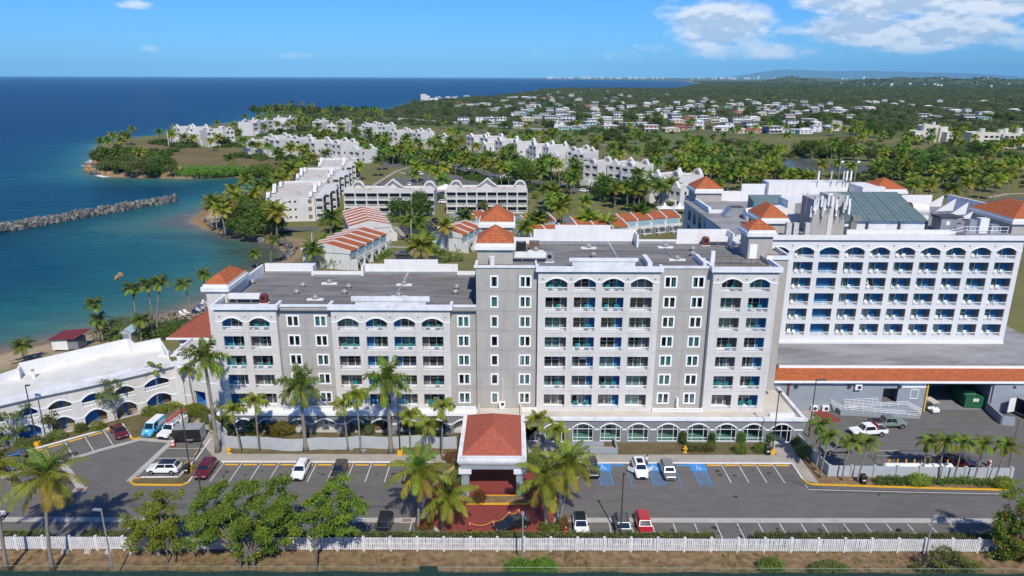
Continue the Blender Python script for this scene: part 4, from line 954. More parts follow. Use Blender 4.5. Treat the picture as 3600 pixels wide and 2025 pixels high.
for i,(x,dz)in enumerate(((54.7,-1.1),(55.0,.9),(55.7,.3),(56.5,-.9),(57.1,.2),(58.0,.9),(59.2,-.9),(60.6,.4),(61.4,.3),(54.9,.2),(55.4,-.6),(56.2,.9),(56.9,-.2),(57.4,1.1),(58.3,-.7),(58.9,.3),(59.6,.8),(60.3,-.2),(60.9,.9),(61.3,-.5))):
 antenna(x,128.1 if i%2 else 128.6,30.6+dz,2.0,'white panel antenna on a pipe clamped to the grey stair tower')
for x in(70.0,73.0,75.8,76.5,77.4):antenna(x,163.2,31.4,2.2,'white panel antenna on the far white penthouse')
o=thing('aerial_mast','thin mast with long horizontal aerial bars left of the antennas','antenna',(54.2,130,30.5));mb=MB();mb.cyl((54.2,130,30),(54.2,130,34),.05,.04,5);mb.cyl((52.8,130,33.6),(57.2,130,33.4),.04,.04,4);part(mb,'mast',steel,o);mb=MB();mb.dome((58.0,129.0,33.6),.45,.45,.2,8,2);part(mb,'dish',whitetrim,o)
for x in(74.6,78.3):
 o=thing('lightning_mast','slender pole rising above the far penthouse roof%s'%(' beside its orange roof' if x>76 else ''),'mast',(x,163,30.8));mb=MB();mb.cyl((x,163,30.8),(x,163,36.5),.09,.07,6);part(mb,'pole',steel,o);mb=MB();mb.cyl((x+.1,163,35.6),(x+.6,163,35.7),.22,.22,8);part(mb,'dish',whitetrim,o)
HB=thing('hotel_block','grey rear hotel block with shaded arched windows and an orange corner turret, furthest back','hotel',(46,160,0))
mb=MB();mb.box(42.2,150,0,50,173,26.2,skip='bl');part(mb,'outer_wall',bayw,HB)
mb=MB();holes=[]
for k in range(6):
 for j in range(4):
  c=152.8+j*4.9;holes.append(arch_poly(c,2.6,21.2-3.1*k,22.9-3.1*k,23.9-3.1*k)if k==0 else rect_poly(c,2.6,21.2-3.1*k,23.3-3.1*k))
wall(mb,[(150,0),(173,0),(173,26.2),(150,26.2)],holes,0,.4);mb.v=[(42.2+y,x,z)for x,y,z in mb.v];mb.f=[f[::-1]for f in mb.f]
part(mb,'arched_side_wall',bayw,HB)
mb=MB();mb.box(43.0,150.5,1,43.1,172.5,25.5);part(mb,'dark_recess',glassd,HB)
box_part(HB,'cornice',coping,(41.8,149.6,26.2,50.3,150.1,27.0),(41.8,150.11,26.2,42.4,162,27.4));box_part(HB,'flat_roof',rooflight,(42.4,150.1,26.2,50,172.6,26.4));box_part(HB,'vent_slot',bronze,(45.2,149.93,21.3,46.9,149.99,21.6))
turret(HB,42.3,48.2,163,170,26.2,28.5,31.8)
HS=thing('service_building','low grey service building with an orange tiled eave and a garage opening, at the right','building',(70,115,0))
SY=109.5
mb=MB();wall(mb,[(43.5,0),(98,0),(98,5.4),(43.5,5.4)],[rect_poly(63.6,2.5,1.4,4.1),rect_poly(75.1,10.4,.01,4.9)],SY,.3);part(mb,'front_wall',bluegw,HS)
mb=MB();mb.box(62.0,SY+.3,1.4,65.2,SY+2.5,4.2,0,skip='f');mb.box(69.7,SY+.31,.03,80.5,SY+9.5,5.0,1,skip='f');part(mb,'recess',[taupe,darkw],HS)
mb=MB();mb.poly([(44.5,111.6,6.5),(99,111.6,6.5),(99,YW+.1,6.5),(44.5,YW+.1,6.5)]);mb.poly([(92,YW,6.48),(99,YW,6.48),(99,150,6.48),(92,150,6.48)]);part(mb,'flat_roof',rooflight,HS)
box_part(HS,'white_parapet',whitetrim,(45.2,111.4,6.8,99,111.65,7.35));box_part(HS,'side_parapet',rust,(44.7,111.66,6.4,45.1,YW-.1,7.3));box_part(HS,'roof_flashing',white,(45.2,YW-.35,6.5,91.6,YW-.02,6.95))
box_part(HS,'gutter',whitetrim,(43.6,SY-.75,5.35,99,SY-.4,5.75));box_part(HS,'soffit',darkw,(43.6,SY-.39,5.38,99,SY-.01,5.5))
mb=MB();F4=[((43.5,SY-.7,5.76),(99,SY-.7,5.76),(99,111.4,6.95),(45.0,111.4,6.95)),((43.5,YW,5.76),(43.5,SY-.7,5.76),(45.0,111.4,6.95),(45.0,YW,6.95))]
for f in F4:mb.poly(f)
part(mb,'tiled_eave',tileor,HS);tile_rows(HS,F4,tileor,.3)
mb=MB();mb.cyl((43.5,SY-.7,5.85),(45.0,111.4,7.0),.1,.1,5);part(mb,'hip_ridge',tileor,HS)
box_part(HS,'louvre',whitetrim,(64.7,SY-.05,4.25,69.4,SY-.005,5.2),*[(a,SY-.05,4.85,a+1.6,SY-.01,5.1)for a in(46.9,54.0)])
window(HS,(67.6,SY,3.1),1.35,1.7,4,mull=False,trim=.1,room=False)
box_part(HS,'gas_pipe',py,(69.5,SY-.25,.0,69.7,SY-.05,5.3),(43.6,SY-.3,5.2,69.5,SY-.22,5.3))
box_part(HS,'drainpipe',rust,(46.2,SY-.2,2.6,46.5,SY-.02,4.9))
for x in(47.6,56.5,64.9,84):
 mb=MB();mb.box(x-.25,SY-.35,4.3,x+.25,SY-.01,4.75);part(mb,'wall_lamp',bronze,HS)
for i,(x,z)in enumerate(((57.9,4.0),(51.0,.1),(52.9,.1))):
 o=thing('air_conditioner',('white air conditioner hung high on the grey service wall','left of two white air conditioners at the foot of the service wall','right of two white air conditioners at the foot of the service wall')[i],'air conditioner',(x,SY-.5,z));mb=MB();mb.box(-.55,0,0,.55,.4,.95);mb.obj('casing',whitetrim,o);mb=MB();mb.cyl((.1,-.02,.45),(.1,.02,.45),.33,.33,12);mb.obj('fan_grille',bronze,o)
RW=thing('access_ramp','long concrete access ramp with white railings before the service door','ramp',(61,107.5,0));P0,P1=(54.74,107.7),(67.47,106.5)
mb=MB()
def rampseg(a,b_,w,za,zb,m=0):
 dx,dy=b_[0]-a[0],b_[1]-a[1];l=math.hypot(dx,dy);nx,ny=-dy/l*w,dx/l*w
 mb.loft([[(a[0],a[1],0),(a[0],a[1],za),(a[0]+nx,a[1]+ny,za),(a[0]+nx,a[1]+ny,0)],[(b_[0],b_[1],0),(b_[0],b_[1],zb),(b_[0]+nx,b_[1]+ny,zb),(b_[0]+nx,b_[1]+ny,0)]],m)
rampseg((67.4,106.5),(54.8,107.7),-1.25,.25,.85);rampseg((54.9,108.0),(66.0,108.2),1.2,.86,1.4);part(mb,'ramp',bluegw,RW)
mb=MB()
for(a,b_,za,zb)in(((67.4,106.55),(54.8,107.75),.25,.85),((55.6,108.05),(66.0,108.25),.9,1.4),((66.0,108.2),(67.9,107.2),1.4,.5),((54.8,107.7),(53.7,109.4),.85,1.2),((56.0,109.3),(61.5,109.3),1.1,1.5)):
 n=7
 for i in range(n+1):
  t_=i/n;x,y,z=a[0]+(b_[0]-a[0])*t_,a[1]+(b_[1]-a[1])*t_,za+(zb-za)*t_;mb.cyl((x,y,z),(x,y,z+.95),.035,.035,4)
 for h in(.35,.65,.95):mb.cyl((a[0],a[1],za+h),(b_[0],b_[1],zb+h),.035,.035,4)
part(mb,'railing',whitetrim,RW)
sheet('red_pad',[(50.6,110.0),(52.6,110.0),(54.3,106.0),(53.6,105.3),(51.5,105.4)],.06,brick)
sheet('concrete_pad',[(45,109.4),(50.4,109.4),(50.9,107),(47.5,105),(45,105)],.06,conc)
o=thing('loading_bay_wall','tall pale blue grey wall with a low stub wall beside the garage opening','wall',(81,108,0));box_part(o,'panel',bluegw,(80.6,SY-.3,0,92,SY-.05,5.3));mb=MB();mb.seg((80.4,109.4),(79.6,104.6),.3,0,1.5);mb.seg((79.6,104.6),(81.4,104.2),.3,0,1.5);part(mb,'stub_wall',bluegw,o)
HC=thing('entrance_canopy','square entrance canopy with a red shingle hipped roof on grey columns','canopy',(-2.6,89,0))
x0,x1,y0,y1=-7.15,2.0,83.0,95.6
mb=MB();mb.box(x0,y0,5.35,x1,y1,5.75);mb.box(x0+.15,y0+.15,5.05,x1-.15,y1-.15,5.349);mb.box(x0+.1,y0+.1,5.751,x1-.1,y1-.1,6.05);part(mb,'fascia',coping,HC)
mb=MB();F4,a,b_=hiproof(mb,x0+.65,x1-.65,y0+.65,y1-.5,6.06,8.35);part(mb,'shingle_roof',tilered,HC);tile_rows(HC,F4,tilered,.42,'shingle_course',.035)
mb=MB()
for p,q in(((x0+.65,y0+.65),a),((x1-.65,y0+.65),a),((x0+.65,y1-.5),b_),((x1-.65,y1-.5),b_)):mb.cyl((p[0],p[1],6.1),(q[0],q[1],q[2]+.02),.09,.09,5)
part(mb,'hip_ridge',tilered,HC)
box_part(HC,'beam',bluegw,(x0+.4,y0+.4,4.15,x1-.4,y0+1.2,5.049),(x0+.4,y1-1.2,4.15,x1-.4,y1-.4,5.049),(x0+.4,y0+1.201,4.2,x0+1.2,y1-1.201,5.048),(x1-1.2,y0+1.201,4.2,x1-.4,y1-1.201,5.048))
mb=MB();mb.box(x0+.5,y0+.5,4.98,x1-.5,y1-.5,5.04);part(mb,'ceiling',white,HC)
for cx_,cy_ in((-6.15,83.9),(1.15,83.9),(-6.15,94.2),(1.15,94.2)):
 box_part(HC,'column',bluegw,(cx_-.52,cy_-.5,0,cx_+.52,cy_+.5,3.6));box_part(HC,'capital',coping,(cx_-.85,cy_-.8,3.601,cx_+.85,cy_+.8,4.149))
HQ=thing('arcaded_wing','low curving two storey wing with arches and blue walls beside the beach','hotel wing',(-66,108,0))
bl=[(2030,860),(1628,974),(1295,1061),(935,1152),(557,1238),(185,1335),(-180,1430)]
V_=P('N',*bl)
tan=mat('tan_door',(0.30,0.245,0.155),.7,.12)
cave=mat('deep_blue_paint',(0.035,0.19,0.50),.7,.08)
def facet(i):
 a,b_=V_[i+1],V_[i];dx,dy=b_[0]-a[0],b_[1]-a[1];L_=math.hypot(dx,dy);rz=math.atan2(dy,dx);M4=Vector((a[0],a[1],0))-HQ.location
 w=min(L_*.68,5.0);c=L_*.47
 mb=MB();wall(mb,[(0,0),(L_,0),(L_,7.0),(0,7.0)],[arch_poly(c,w,.05,1.8,2.75),arch_poly(c,w,3.6,4.75,5.55)],0,.4)
 o=mb.obj('facade_panel',bayw,HQ);o.location=M4;o.rotation_euler=(0,0,rz)
 mb=MB();arch_trim(mb,c,w,1.8,2.75,0,.22,.08,10);arch_trim(mb,c,w,4.75,5.55,0,.22,.08,10)
 for z in(1.75,4.7):mb.box(0,-.06,z,c-w/2-.22,.02,z+.2);mb.box(c+w/2+.22,-.06,z,L_,.02,z+.2)
 mb.obj('arch_trim',whitetrim,o)
 mb=MB()
 for z0 in(.04,3.58):
  mb.box(c-w/2-.3,.4,z0,c+w/2+.3,1.7,z0+2.9,0,skip='f')
  mb.poly([(c-w/2-.3,.4,z0+.03),(c+w/2+.3,.4,z0+.03),(c+w/2+.3,1.7,z0+.03),(c-w/2-.3,1.7,z0+.03)],1)
  if i in(1,3):mb.box(c-1.4,1.6,z0+.04,c-.1,1.69,z0+2.4,2);mb.box(c+.35,1.6,z0+.04,c+1.6,1.69,z0+2.4,2)
  elif i in(0,2):mb.box(c+w/2-1.0,1.6,z0+.04,c+w/2+.2,1.69,z0+2.4,3)
 mb.obj('arch_recess',[cave,conc,tan,mat('brown_recess',(.13,.075,.045),.8,.1)],o)
 mb=MB();mb.box(c-w/2,.05,4.12,c+w/2,.2,4.25);mb.box(c-w/2,.06,3.6,c+w/2,.19,3.7);n=int(w/.22)
 for k in range(n+1):x=c-w/2+w*k/n;mb.box(x-.05,.08,3.7,x+.05,.17,4.12)
 mb.obj('railing',whitetrim,o)
for i in range(6):facet(i)
cn=g('N',2240,950)
mb=MB();mb.seg(V_[0],(V_[0][0]+1.5,V_[0][1]-1.0),.3,0,7.0);part(mb,'corner_pier',white,HQ)
V2=[(V_[0][0]+4.7,V_[0][1]-1.6)]
mb=MB();dx,dy=V2[0][0]-V_[0][0],V2[0][1]-V_[0][1];L_=math.hypot(dx,dy);wall(mb,[(0,0),(L_+6,0),(L_+6,7.0),(0,7.0)],[rect_poly(L_-.3,2.4,.05,2.9)],0,.5);o=mb.obj('facade_panel',bayw,HQ);o.location=Vector((*V_[0],0))-HQ.location;o.rotation_euler=(0,0,math.atan2(dy,dx))
mb=MB();mb.box(L_-1.6,.5,.05,L_+1.2,2.5,3.0,0,skip='f');mb.box(L_-.3,2.3,.05,L_+1,2.4,2.4,1);mb.obj('entrance_recess',[cave,tan],o)
mb=MB();mb.box(0,-.05,1.75,L_-1.5,.02,1.95);mb.box(0,-.05,4.7,L_+5,.02,4.9);mb.box(-.2,-.1,0,.2,.02,7.0);mb.obj('wall_band',whitetrim,o)
fr_=[(x,y)for x,y in V_];bk=[g('N',x,y,7.1)for x,y in((1830,230),(1520,295),(1460,255),(240,545),(-100,660))]
roofpts=fr_+bk[::-1]
sheet_o=MB();tri=tessellate_polygon([[Vector((*p,0))for p in roofpts]]);sheet_o.v=[(*p,7.1)for p in roofpts]
for t3 in tri:
 A,B_,C_=(roofpts[i]for i in t3);ar=(B_[0]-A[0])*(C_[1]-A[1])-(C_[0]-A[0])*(B_[1]-A[1]);sheet_o.f.append(tuple(t3)if ar>0 else tuple(reversed(t3)));sheet_o.m.append(0)
part(sheet_o,'flat_roof',roofwhite,HQ)
mb=MB()
for i in range(6):mb.seg((fr_[i][0]-.1,fr_[i][1]-.15),(fr_[i+1][0]-.1,fr_[i+1][1]-.15),.75,7.0,7.75)
mb.seg(fr_[0],V2[0],.7,7.0,7.752);part(mb,'cornice',coping,HQ)
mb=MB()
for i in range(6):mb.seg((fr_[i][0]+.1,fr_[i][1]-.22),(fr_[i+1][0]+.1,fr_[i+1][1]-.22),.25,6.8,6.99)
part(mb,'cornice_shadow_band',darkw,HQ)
mb=MB();hb=[8.5,8.5,9.0,9.0,8.0]
mb.seg(bk[0],bk[1],.35,6,8.9);mb.seg(bk[1],bk[2],.35,6,9.2);mb.seg(bk[2],bk[3],.35,6,9.2);mb.seg(bk[3],bk[4],.35,6,8.4);mb.seg(bk[0],(bk[0][0]+3.5,bk[0][1]-5),.35,6,8.3)
dxx,dyy=bk[3][0]-bk[2][0],bk[3][1]-bk[2][1];mb.seg(bk[3],(bk[3][0]+.9,bk[3][1]-1.8),.35,6,8.8);part(mb,'rear_parapet',white,HQ)
mb=MB();q1=(fr_[1][0]-.5,fr_[1][1]+.9);q2=(fr_[4][0]-.3,fr_[4][1]+1.2);mb.seg((q1[0]-1,q1[1]),q2,.3,7.1,7.6);part(mb,'raised_beam',coping,HQ)
mb=MB();mb.seg(bk[2],bk[3],.3,0,6.0);mb.seg(bk[0],bk[2],.3,0,6.0);part(mb,'outer_wall',white,HQ)
HK=thing('link_building','low link building with a brown clay tile hipped roof beside the low curved wing','building',(-55,122,0))
box_part(HK,'outer_wall',white,(-62,124.2,0,-47.8,135,7.4),(-57.5,113.5,0,-47.75,120,8.3));box_part(HK,'parapet',coping,(-57.8,113.2,8.3,-47.72,113.7,8.8),(-57.8,113.71,8.3,-57.4,120,8.8));box_part(HK,'flat_roof',roofcream,(-57.3,113.8,8.25,-47.74,120,8.4))
mb=MB();F4,a,b_=hiproof(mb,-63.8,-45.0,123.4,135.8,7.5,11.3);part(mb,'tiled_roof',tilebrown,HK);tile_rows(HK,F4,tilebrown,.45);box_part(HK,'gutter',whitetrim,(-63.9,123.2,7.2,-47.8,123.39,7.55))
condow=mat('condo_white',(0.60,0.595,0.575),.8,.07,.3,streak=.3)
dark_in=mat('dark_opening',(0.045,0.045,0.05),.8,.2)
PI=math.pi
def xf(root):return root
def half_arch(mb,cx,cy,z,r,ri,d,n=10,axis='x'):
 """half ring standing on the roof"""
 inn=[];out=[]
 for i in range(n+1):
  t_=PI*i/n;inn.append((cx+ri*math.cos(t_),z+ri*math.sin(t_)));out.append((cx+r*math.cos(t_),z+r*math.sin(t_)))
 mb.loft([[(a[0],cy,a[1]),(b_[0],cy,b_[1]),(b_[0],cy+d,b_[1]),(a[0],cy+d,a[1])]for a,b_ in zip(inn,out)])
def half_disc(mb,cx,cy,z,r,d,n=10):
 p=[(cx+r*math.cos(PI*i/n),z+r*math.sin(PI*i/n))for i in range(n+1)]
 mb.loft([[(x,cy,zz)for x,zz in p],[(x,cy+d,zz)for x,zz in p]][::-1])
def gable(mb,cx,cy,z,w,h,d,th=.45,solid=False):
 if solid:
  p=[(cx-w/2,z),(cx,z+h),(cx+w/2,z)];mb.loft([[(x,cy+d,zz)for x,zz in p],[(x,cy,zz)for x,zz in p]])
 else:
  o_=[(cx-w/2,z),(cx,z+h),(cx+w/2,z)];i_=[(cx-w/2+th*1.6,z),(cx,z+h-th*1.4),(cx+w/2-th*1.6,z)]
  mb.loft([[(a[0],cy,a[1]),(b_[0],cy,b_[1]),(b_[0],cy+d,b_[1]),(a[0],cy+d,a[1])]for a,b_ in zip(i_,o_)])
def openings(root,x0,x1,y,floors,cols,w,h,m,zr=3.0,depth=1.3,rail=True,z_add=.35,ztop=9.4):
 """front wall with recessed openings; every opening is a part with its railing"""
 mb=MB();holes=[];cs=[x0+(x1-x0)*(i+.5)/cols for i in range(cols)]
 for k in range(floors):
  for c in cs:holes.append(rect_poly(c,w,z_add+zr*k,z_add+zr*k+h))
 wall(mb,[(x0,-1.5),(x1,-1.5),(x1,ztop),(x0,ztop)],holes,y,.2);mb.obj('front_wall',m,root)
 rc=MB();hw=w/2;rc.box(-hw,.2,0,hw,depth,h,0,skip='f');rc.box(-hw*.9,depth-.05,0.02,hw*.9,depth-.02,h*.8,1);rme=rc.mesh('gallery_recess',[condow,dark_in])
 ra=MB();ra.box(-hw,.02,.75,hw,.12,.9);ra.box(-hw,.03,.05,hw,.11,.15)
 for i in range(4):a=-hw+w*i/4;b_=a+w/4;ra.tube([(a,.07,.12),(b_,.07,.78)],[.06,.06],4);ra.tube([(b_,.07,.12),(a,.07,.78)],[.06,.06],4)
 ram=ra.mesh('railing',condow)
 for k in range(floors):
  for c in cs:
   o=link('gallery_recess',rme,root,(c,y,z_add+zr*k))
   if rail:link('railing',ram,o)
def condo_front(name,lab,a,b_,D=14,cols=8,H=9.3,group=None):
 """three storey block whose galleries face the front edge a-b"""
 dx,dy=b_[0]-a[0],b_[1]-a[1];W_=math.hypot(dx,dy)
 root=thing(name,lab,'apartment block',(*a[:2],0),math.atan2(dy,dx),group)
 openings(root,0,W_,0,3,cols,W_/cols-.45,2.35,condow,ztop=H)
 mb=MB();mb.box(0,.001,-1.5,W_,D,H-.3,0,skip='fb');mb.obj('outer_wall',condow,root)
 mb=MB();mb.poly([(.1,.1,H-.28),(W_-.1,.1,H-.28),(W_-.1,D-.1,H-.28),(.1,D-.1,H-.28)]);mb.obj('flat_roof',roofcream,root)
 mb=MB();mb.box(0,D-.25,H-.6,W_,D+.02,H+.35);mb.box(0,.25,H-.6,.25,D-.26,H+.25);mb.box(W_-.25,.25,H-.6,W_,D-.26,H+.25);mb.obj('parapet',condow,root)
 for c,r in((.1,2.2),(.92,2.2)):
  mb=MB();half_arch(mb,W_*c,D-1.6,H+.2,2.5,1.9,1.4);half_disc(mb,W_*c,D-.1,H+.2,1.9,.15);mb.obj('roof_arch',condow,root)
  mb=MB();half_disc(mb,W_*(c-.03 if c<.5 else c+.01),.3,H-.05,2.4,.3);mb.obj('roof_arch',condow,root)
 mb=MB();gable(mb,W_*.5,D-1.8,H+.2,8.5,3.4,1.6);mb.obj('roof_gable',condow,root);mb=MB();gable(mb,W_*.5,D-.1,H+.2,7,2.6,.15,solid=True);mb.obj('roof_gable',condow,root)
 mb=MB();gable(mb,W_*.48,.25,H-.1,8.5,3.0,.3,solid=True);mb.obj('roof_gable',condow,root)
 for x in(W_*.25,W_*.7):mb=MB();mb.box(x,D*.45,H-.28,x+.9,D*.45+.7,H+.4);mb.obj('roof_vent',steel,root)
 return root
condo_front('condominium','white three storey condominium with arches and a gable, behind the red roofed row houses',(-68.2,286),(-31.7,286.5),cols=8)
condo_front('condominium','white three storey condominium with arches and a gable, behind the orange turrets',(-27.0,289.3),(6.2,289.8),cols=8)
def condo_deep(lab,ox,oy,rot,w,d,H=9.4):
 root=thing('condominium',lab,'apartment block',(ox,oy,0),rot)
 mb=MB();holes=[rect_poly(x,.8,z,z+.8)for z in(1.3,4.3,7.3)for x in(w*.54-1,w*.54+1)]+[rect_poly(w*.9,1.4,z,z+1.6)for z in(.9,3.9,6.9)]
 wall(mb,[(0,-1.5),(w,-1.5),(w,H),(0,H)],holes,0,.15);mb.obj('end_wall',condow,root)
 for z in(1.3,4.3,7.3):
  for x in(w*.54-1,w*.54+1):mb=MB();mb.box(-.4,.12,0,.4,.16,.8);o=mb.obj('window',glassd,root);o.location=(x,0,z)
 for z in(.9,3.9,6.9):mb=MB();mb.box(-.7,.12,0,.7,.16,1.6);o=mb.obj('window',mat('wood_louvre',(.22,.15,.08),.6,.1),root);o.location=(w*.9,0,z)
 mb=MB();mb.box(0,.01,-1.5,w,d,H-.3,0,skip='fb');mb.obj('outer_wall',condow,root)
 mb=MB();mb.poly([(.1,.1,H-.28),(w-.1,.1,H-.28),(w-.1,d,H-.28),(.1,d,H-.28)]);mb.obj('flat_roof',roofcream,root)
 mb=MB();mb.box(0,.25,H-.3,.3,d,H+.5);mb.box(0,d-.3,H-.3,w,d,H+.6);mb.obj('parapet',condow,root)
 for i in range(4):
  y0=2+i*(d-4)/4;ww_=3.0+1.6*i if i<3 else 5.0
  mb=MB();mb.box(w,y0+.3,-1.5,w+ww_,y0+(d-4)/4,H-.5-.2*(i%2),0,skip='b');mb.obj('gallery_block',condow,root)
  for z in(.3,3.3,6.3):
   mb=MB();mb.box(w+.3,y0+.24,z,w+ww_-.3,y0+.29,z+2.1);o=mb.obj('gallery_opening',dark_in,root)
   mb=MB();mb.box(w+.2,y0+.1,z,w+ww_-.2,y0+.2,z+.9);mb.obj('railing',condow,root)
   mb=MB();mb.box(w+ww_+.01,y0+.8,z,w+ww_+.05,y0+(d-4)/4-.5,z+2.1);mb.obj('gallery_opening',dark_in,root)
 for y,s in((1.5,0),(d*.35,1),(d*.7,0)):
  for x in(1.0,w-1.2):
   mb=MB()
   if s==0:half_arch(mb,0,0,H+.1,2.0,1.4,1.3)
   else:gable(mb,0,0,H+.1,6.5,3.2,1.4)
   mb.v=[(x+yy-.7,y+xx,zz)for xx,yy,zz in mb.v];mb.f=[f[::-1]for f in mb.f];mb.obj('roof_arch' if s==0 else 'roof_gable',condow,root)
 for x,y in((w*.5,d*.3),(w*.75,d*.6),(w*.6,d*.15)):mb=MB();mb.box(x,y,H-.28,x+1.1,y+.8,H+.3);mb.obj('roof_vent',steel,root)
condo_deep('white condominium seen end on at the cove, with a cream roof and stepped galleries',-94.1,269.8,R(8),18,42)
condo_deep('white condominium with a cream roof behind the one seen end on at the cove',-98.2,323,R(8),16,36)
condo_deep('smaller white condominium at the far end of the cove row of cream roofs',-100,368,R(10),14,34)
def condo_cluster(lab,a,b_,seed,D=15):
 r=random.Random(seed);dx,dy=b_[0]-a[0],b_[1]-a[1];W_=math.hypot(dx,dy)
 z0=float(hgt((a[0]+b_[0])/2,(a[1]+b_[1])/2))
 root=thing('condominium',lab,'apartment block',(*a[:2],z0),math.atan2(dy,dx),'white condominiums on the headland and along the drive');root.scale=(1,1,1.28)
 n=4 if W_>40 else 3;x=0;WW=W_/n
 for i in range(n):
  x=i*WW+.8;w=WW-r.uniform(.4,2.2);st=(3,3,2.2,3)[(i+seed)%4];H=3.1*st;y=(0,4.5,-3,3)[(i+seed*2)%4]
  openings(root,x,x+w,y,int(st),2,w*r.uniform(.30,.40),1.95,condow,zr=3.05,depth=1.2,ztop=H,z_add=.5)
  mb=MB();mb.box(x,y+.002,-1.5,x+w,y+D,H,0,skip='fb');mb.obj('outer_wall',condow,root)
  mb=MB();mb.box(x+.3,y+.3,H,x+w-.3,y+D-.3,H+.05);mb.obj('flat_roof',roofcream,root)
  mb=MB()
  for yy in(y+.2,y+D-1.6):
   if(i+seed)%2:half_arch(mb,x+w*.5,yy,H,2.2,1.6,1.6);half_disc(mb,x+w*.5,yy+1.2,H,1.6,.2)
   else:gable(mb,x+w*.5,yy,H,w*.6,2.1,1.6,solid=(yy<y+2))
  mb.obj('roof_arch' if(i+seed)%2 else 'roof_gable',condow,root)
  mb=MB();mb.box(x,y+D-.3,H,x+w,y+D,H+.6);mb.box(x,y,H,x+.3,y+D,H+.5);mb.obj('parapet',condow,root)
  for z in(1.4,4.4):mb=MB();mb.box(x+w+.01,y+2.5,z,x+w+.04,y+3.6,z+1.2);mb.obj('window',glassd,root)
  mb=MB();mb.box(x+w*.1,y-4.5,-1.5,x+w*.75,y-.02,2.6);mb.box(x+w*.1,y-4.5,2.6,x+w*.75,y-4.3,3.5);mb.obj('terrace',condow,root)
CL=[((('J',850,345),('J',1100,385)),'white condominium nearest the tip of the headland, beside the tall white pole'),((('J',1110,390),('J',1360,375)),'white condominium with a blue tarpaulin patch on its roof, second from the headland tip'),((('J',1445,445),('J',1880,480)),'white gabled condominium above the dry lawn, behind three palms'),((('J',1960,490),('J',2330,535)),'white gabled condominium with a long lower gallery, right of the lawn palms'),((('J',1500,300),('J',1890,245)),'white stepped condominium at the back by the sea, under the palm clump'),((('J',2000,285),('J',2275,290)),'white condominium with a half round arch right of the palm clump by the sea'),((('J',2290,318),('J',2576,335)),'white condominium at the back of the headland drive, before the brown mound'),((('L',-60,735),('L',285,765)),'white condominium half hidden by palms at the middle of the drive'),((('L',560,785),('L',830,845)),'white condominium behind the umbrella shaped tree along the drive'),((('L',960,850),('L',1190,905)),'white condominium with blue trimmed doors left of the two drive palms'),((('L',1230,930),('L',1560,965)),'white condominium with two arches and two gables beside the golf fairway'),((('L',1540,1060),('L',1960,1115)),'large white condominium with dark verandas, nearest the rear hotel block'),((('L',2060,1185),('L',2350,1245)),'white condominium directly left of the rear hotel block')]
CLP=[(gt(*p),gt(*q))for(p,q),lab in CL]
for i,((p,q),lab)in enumerate(CL):condo_cluster(lab,*CLP[i],i)
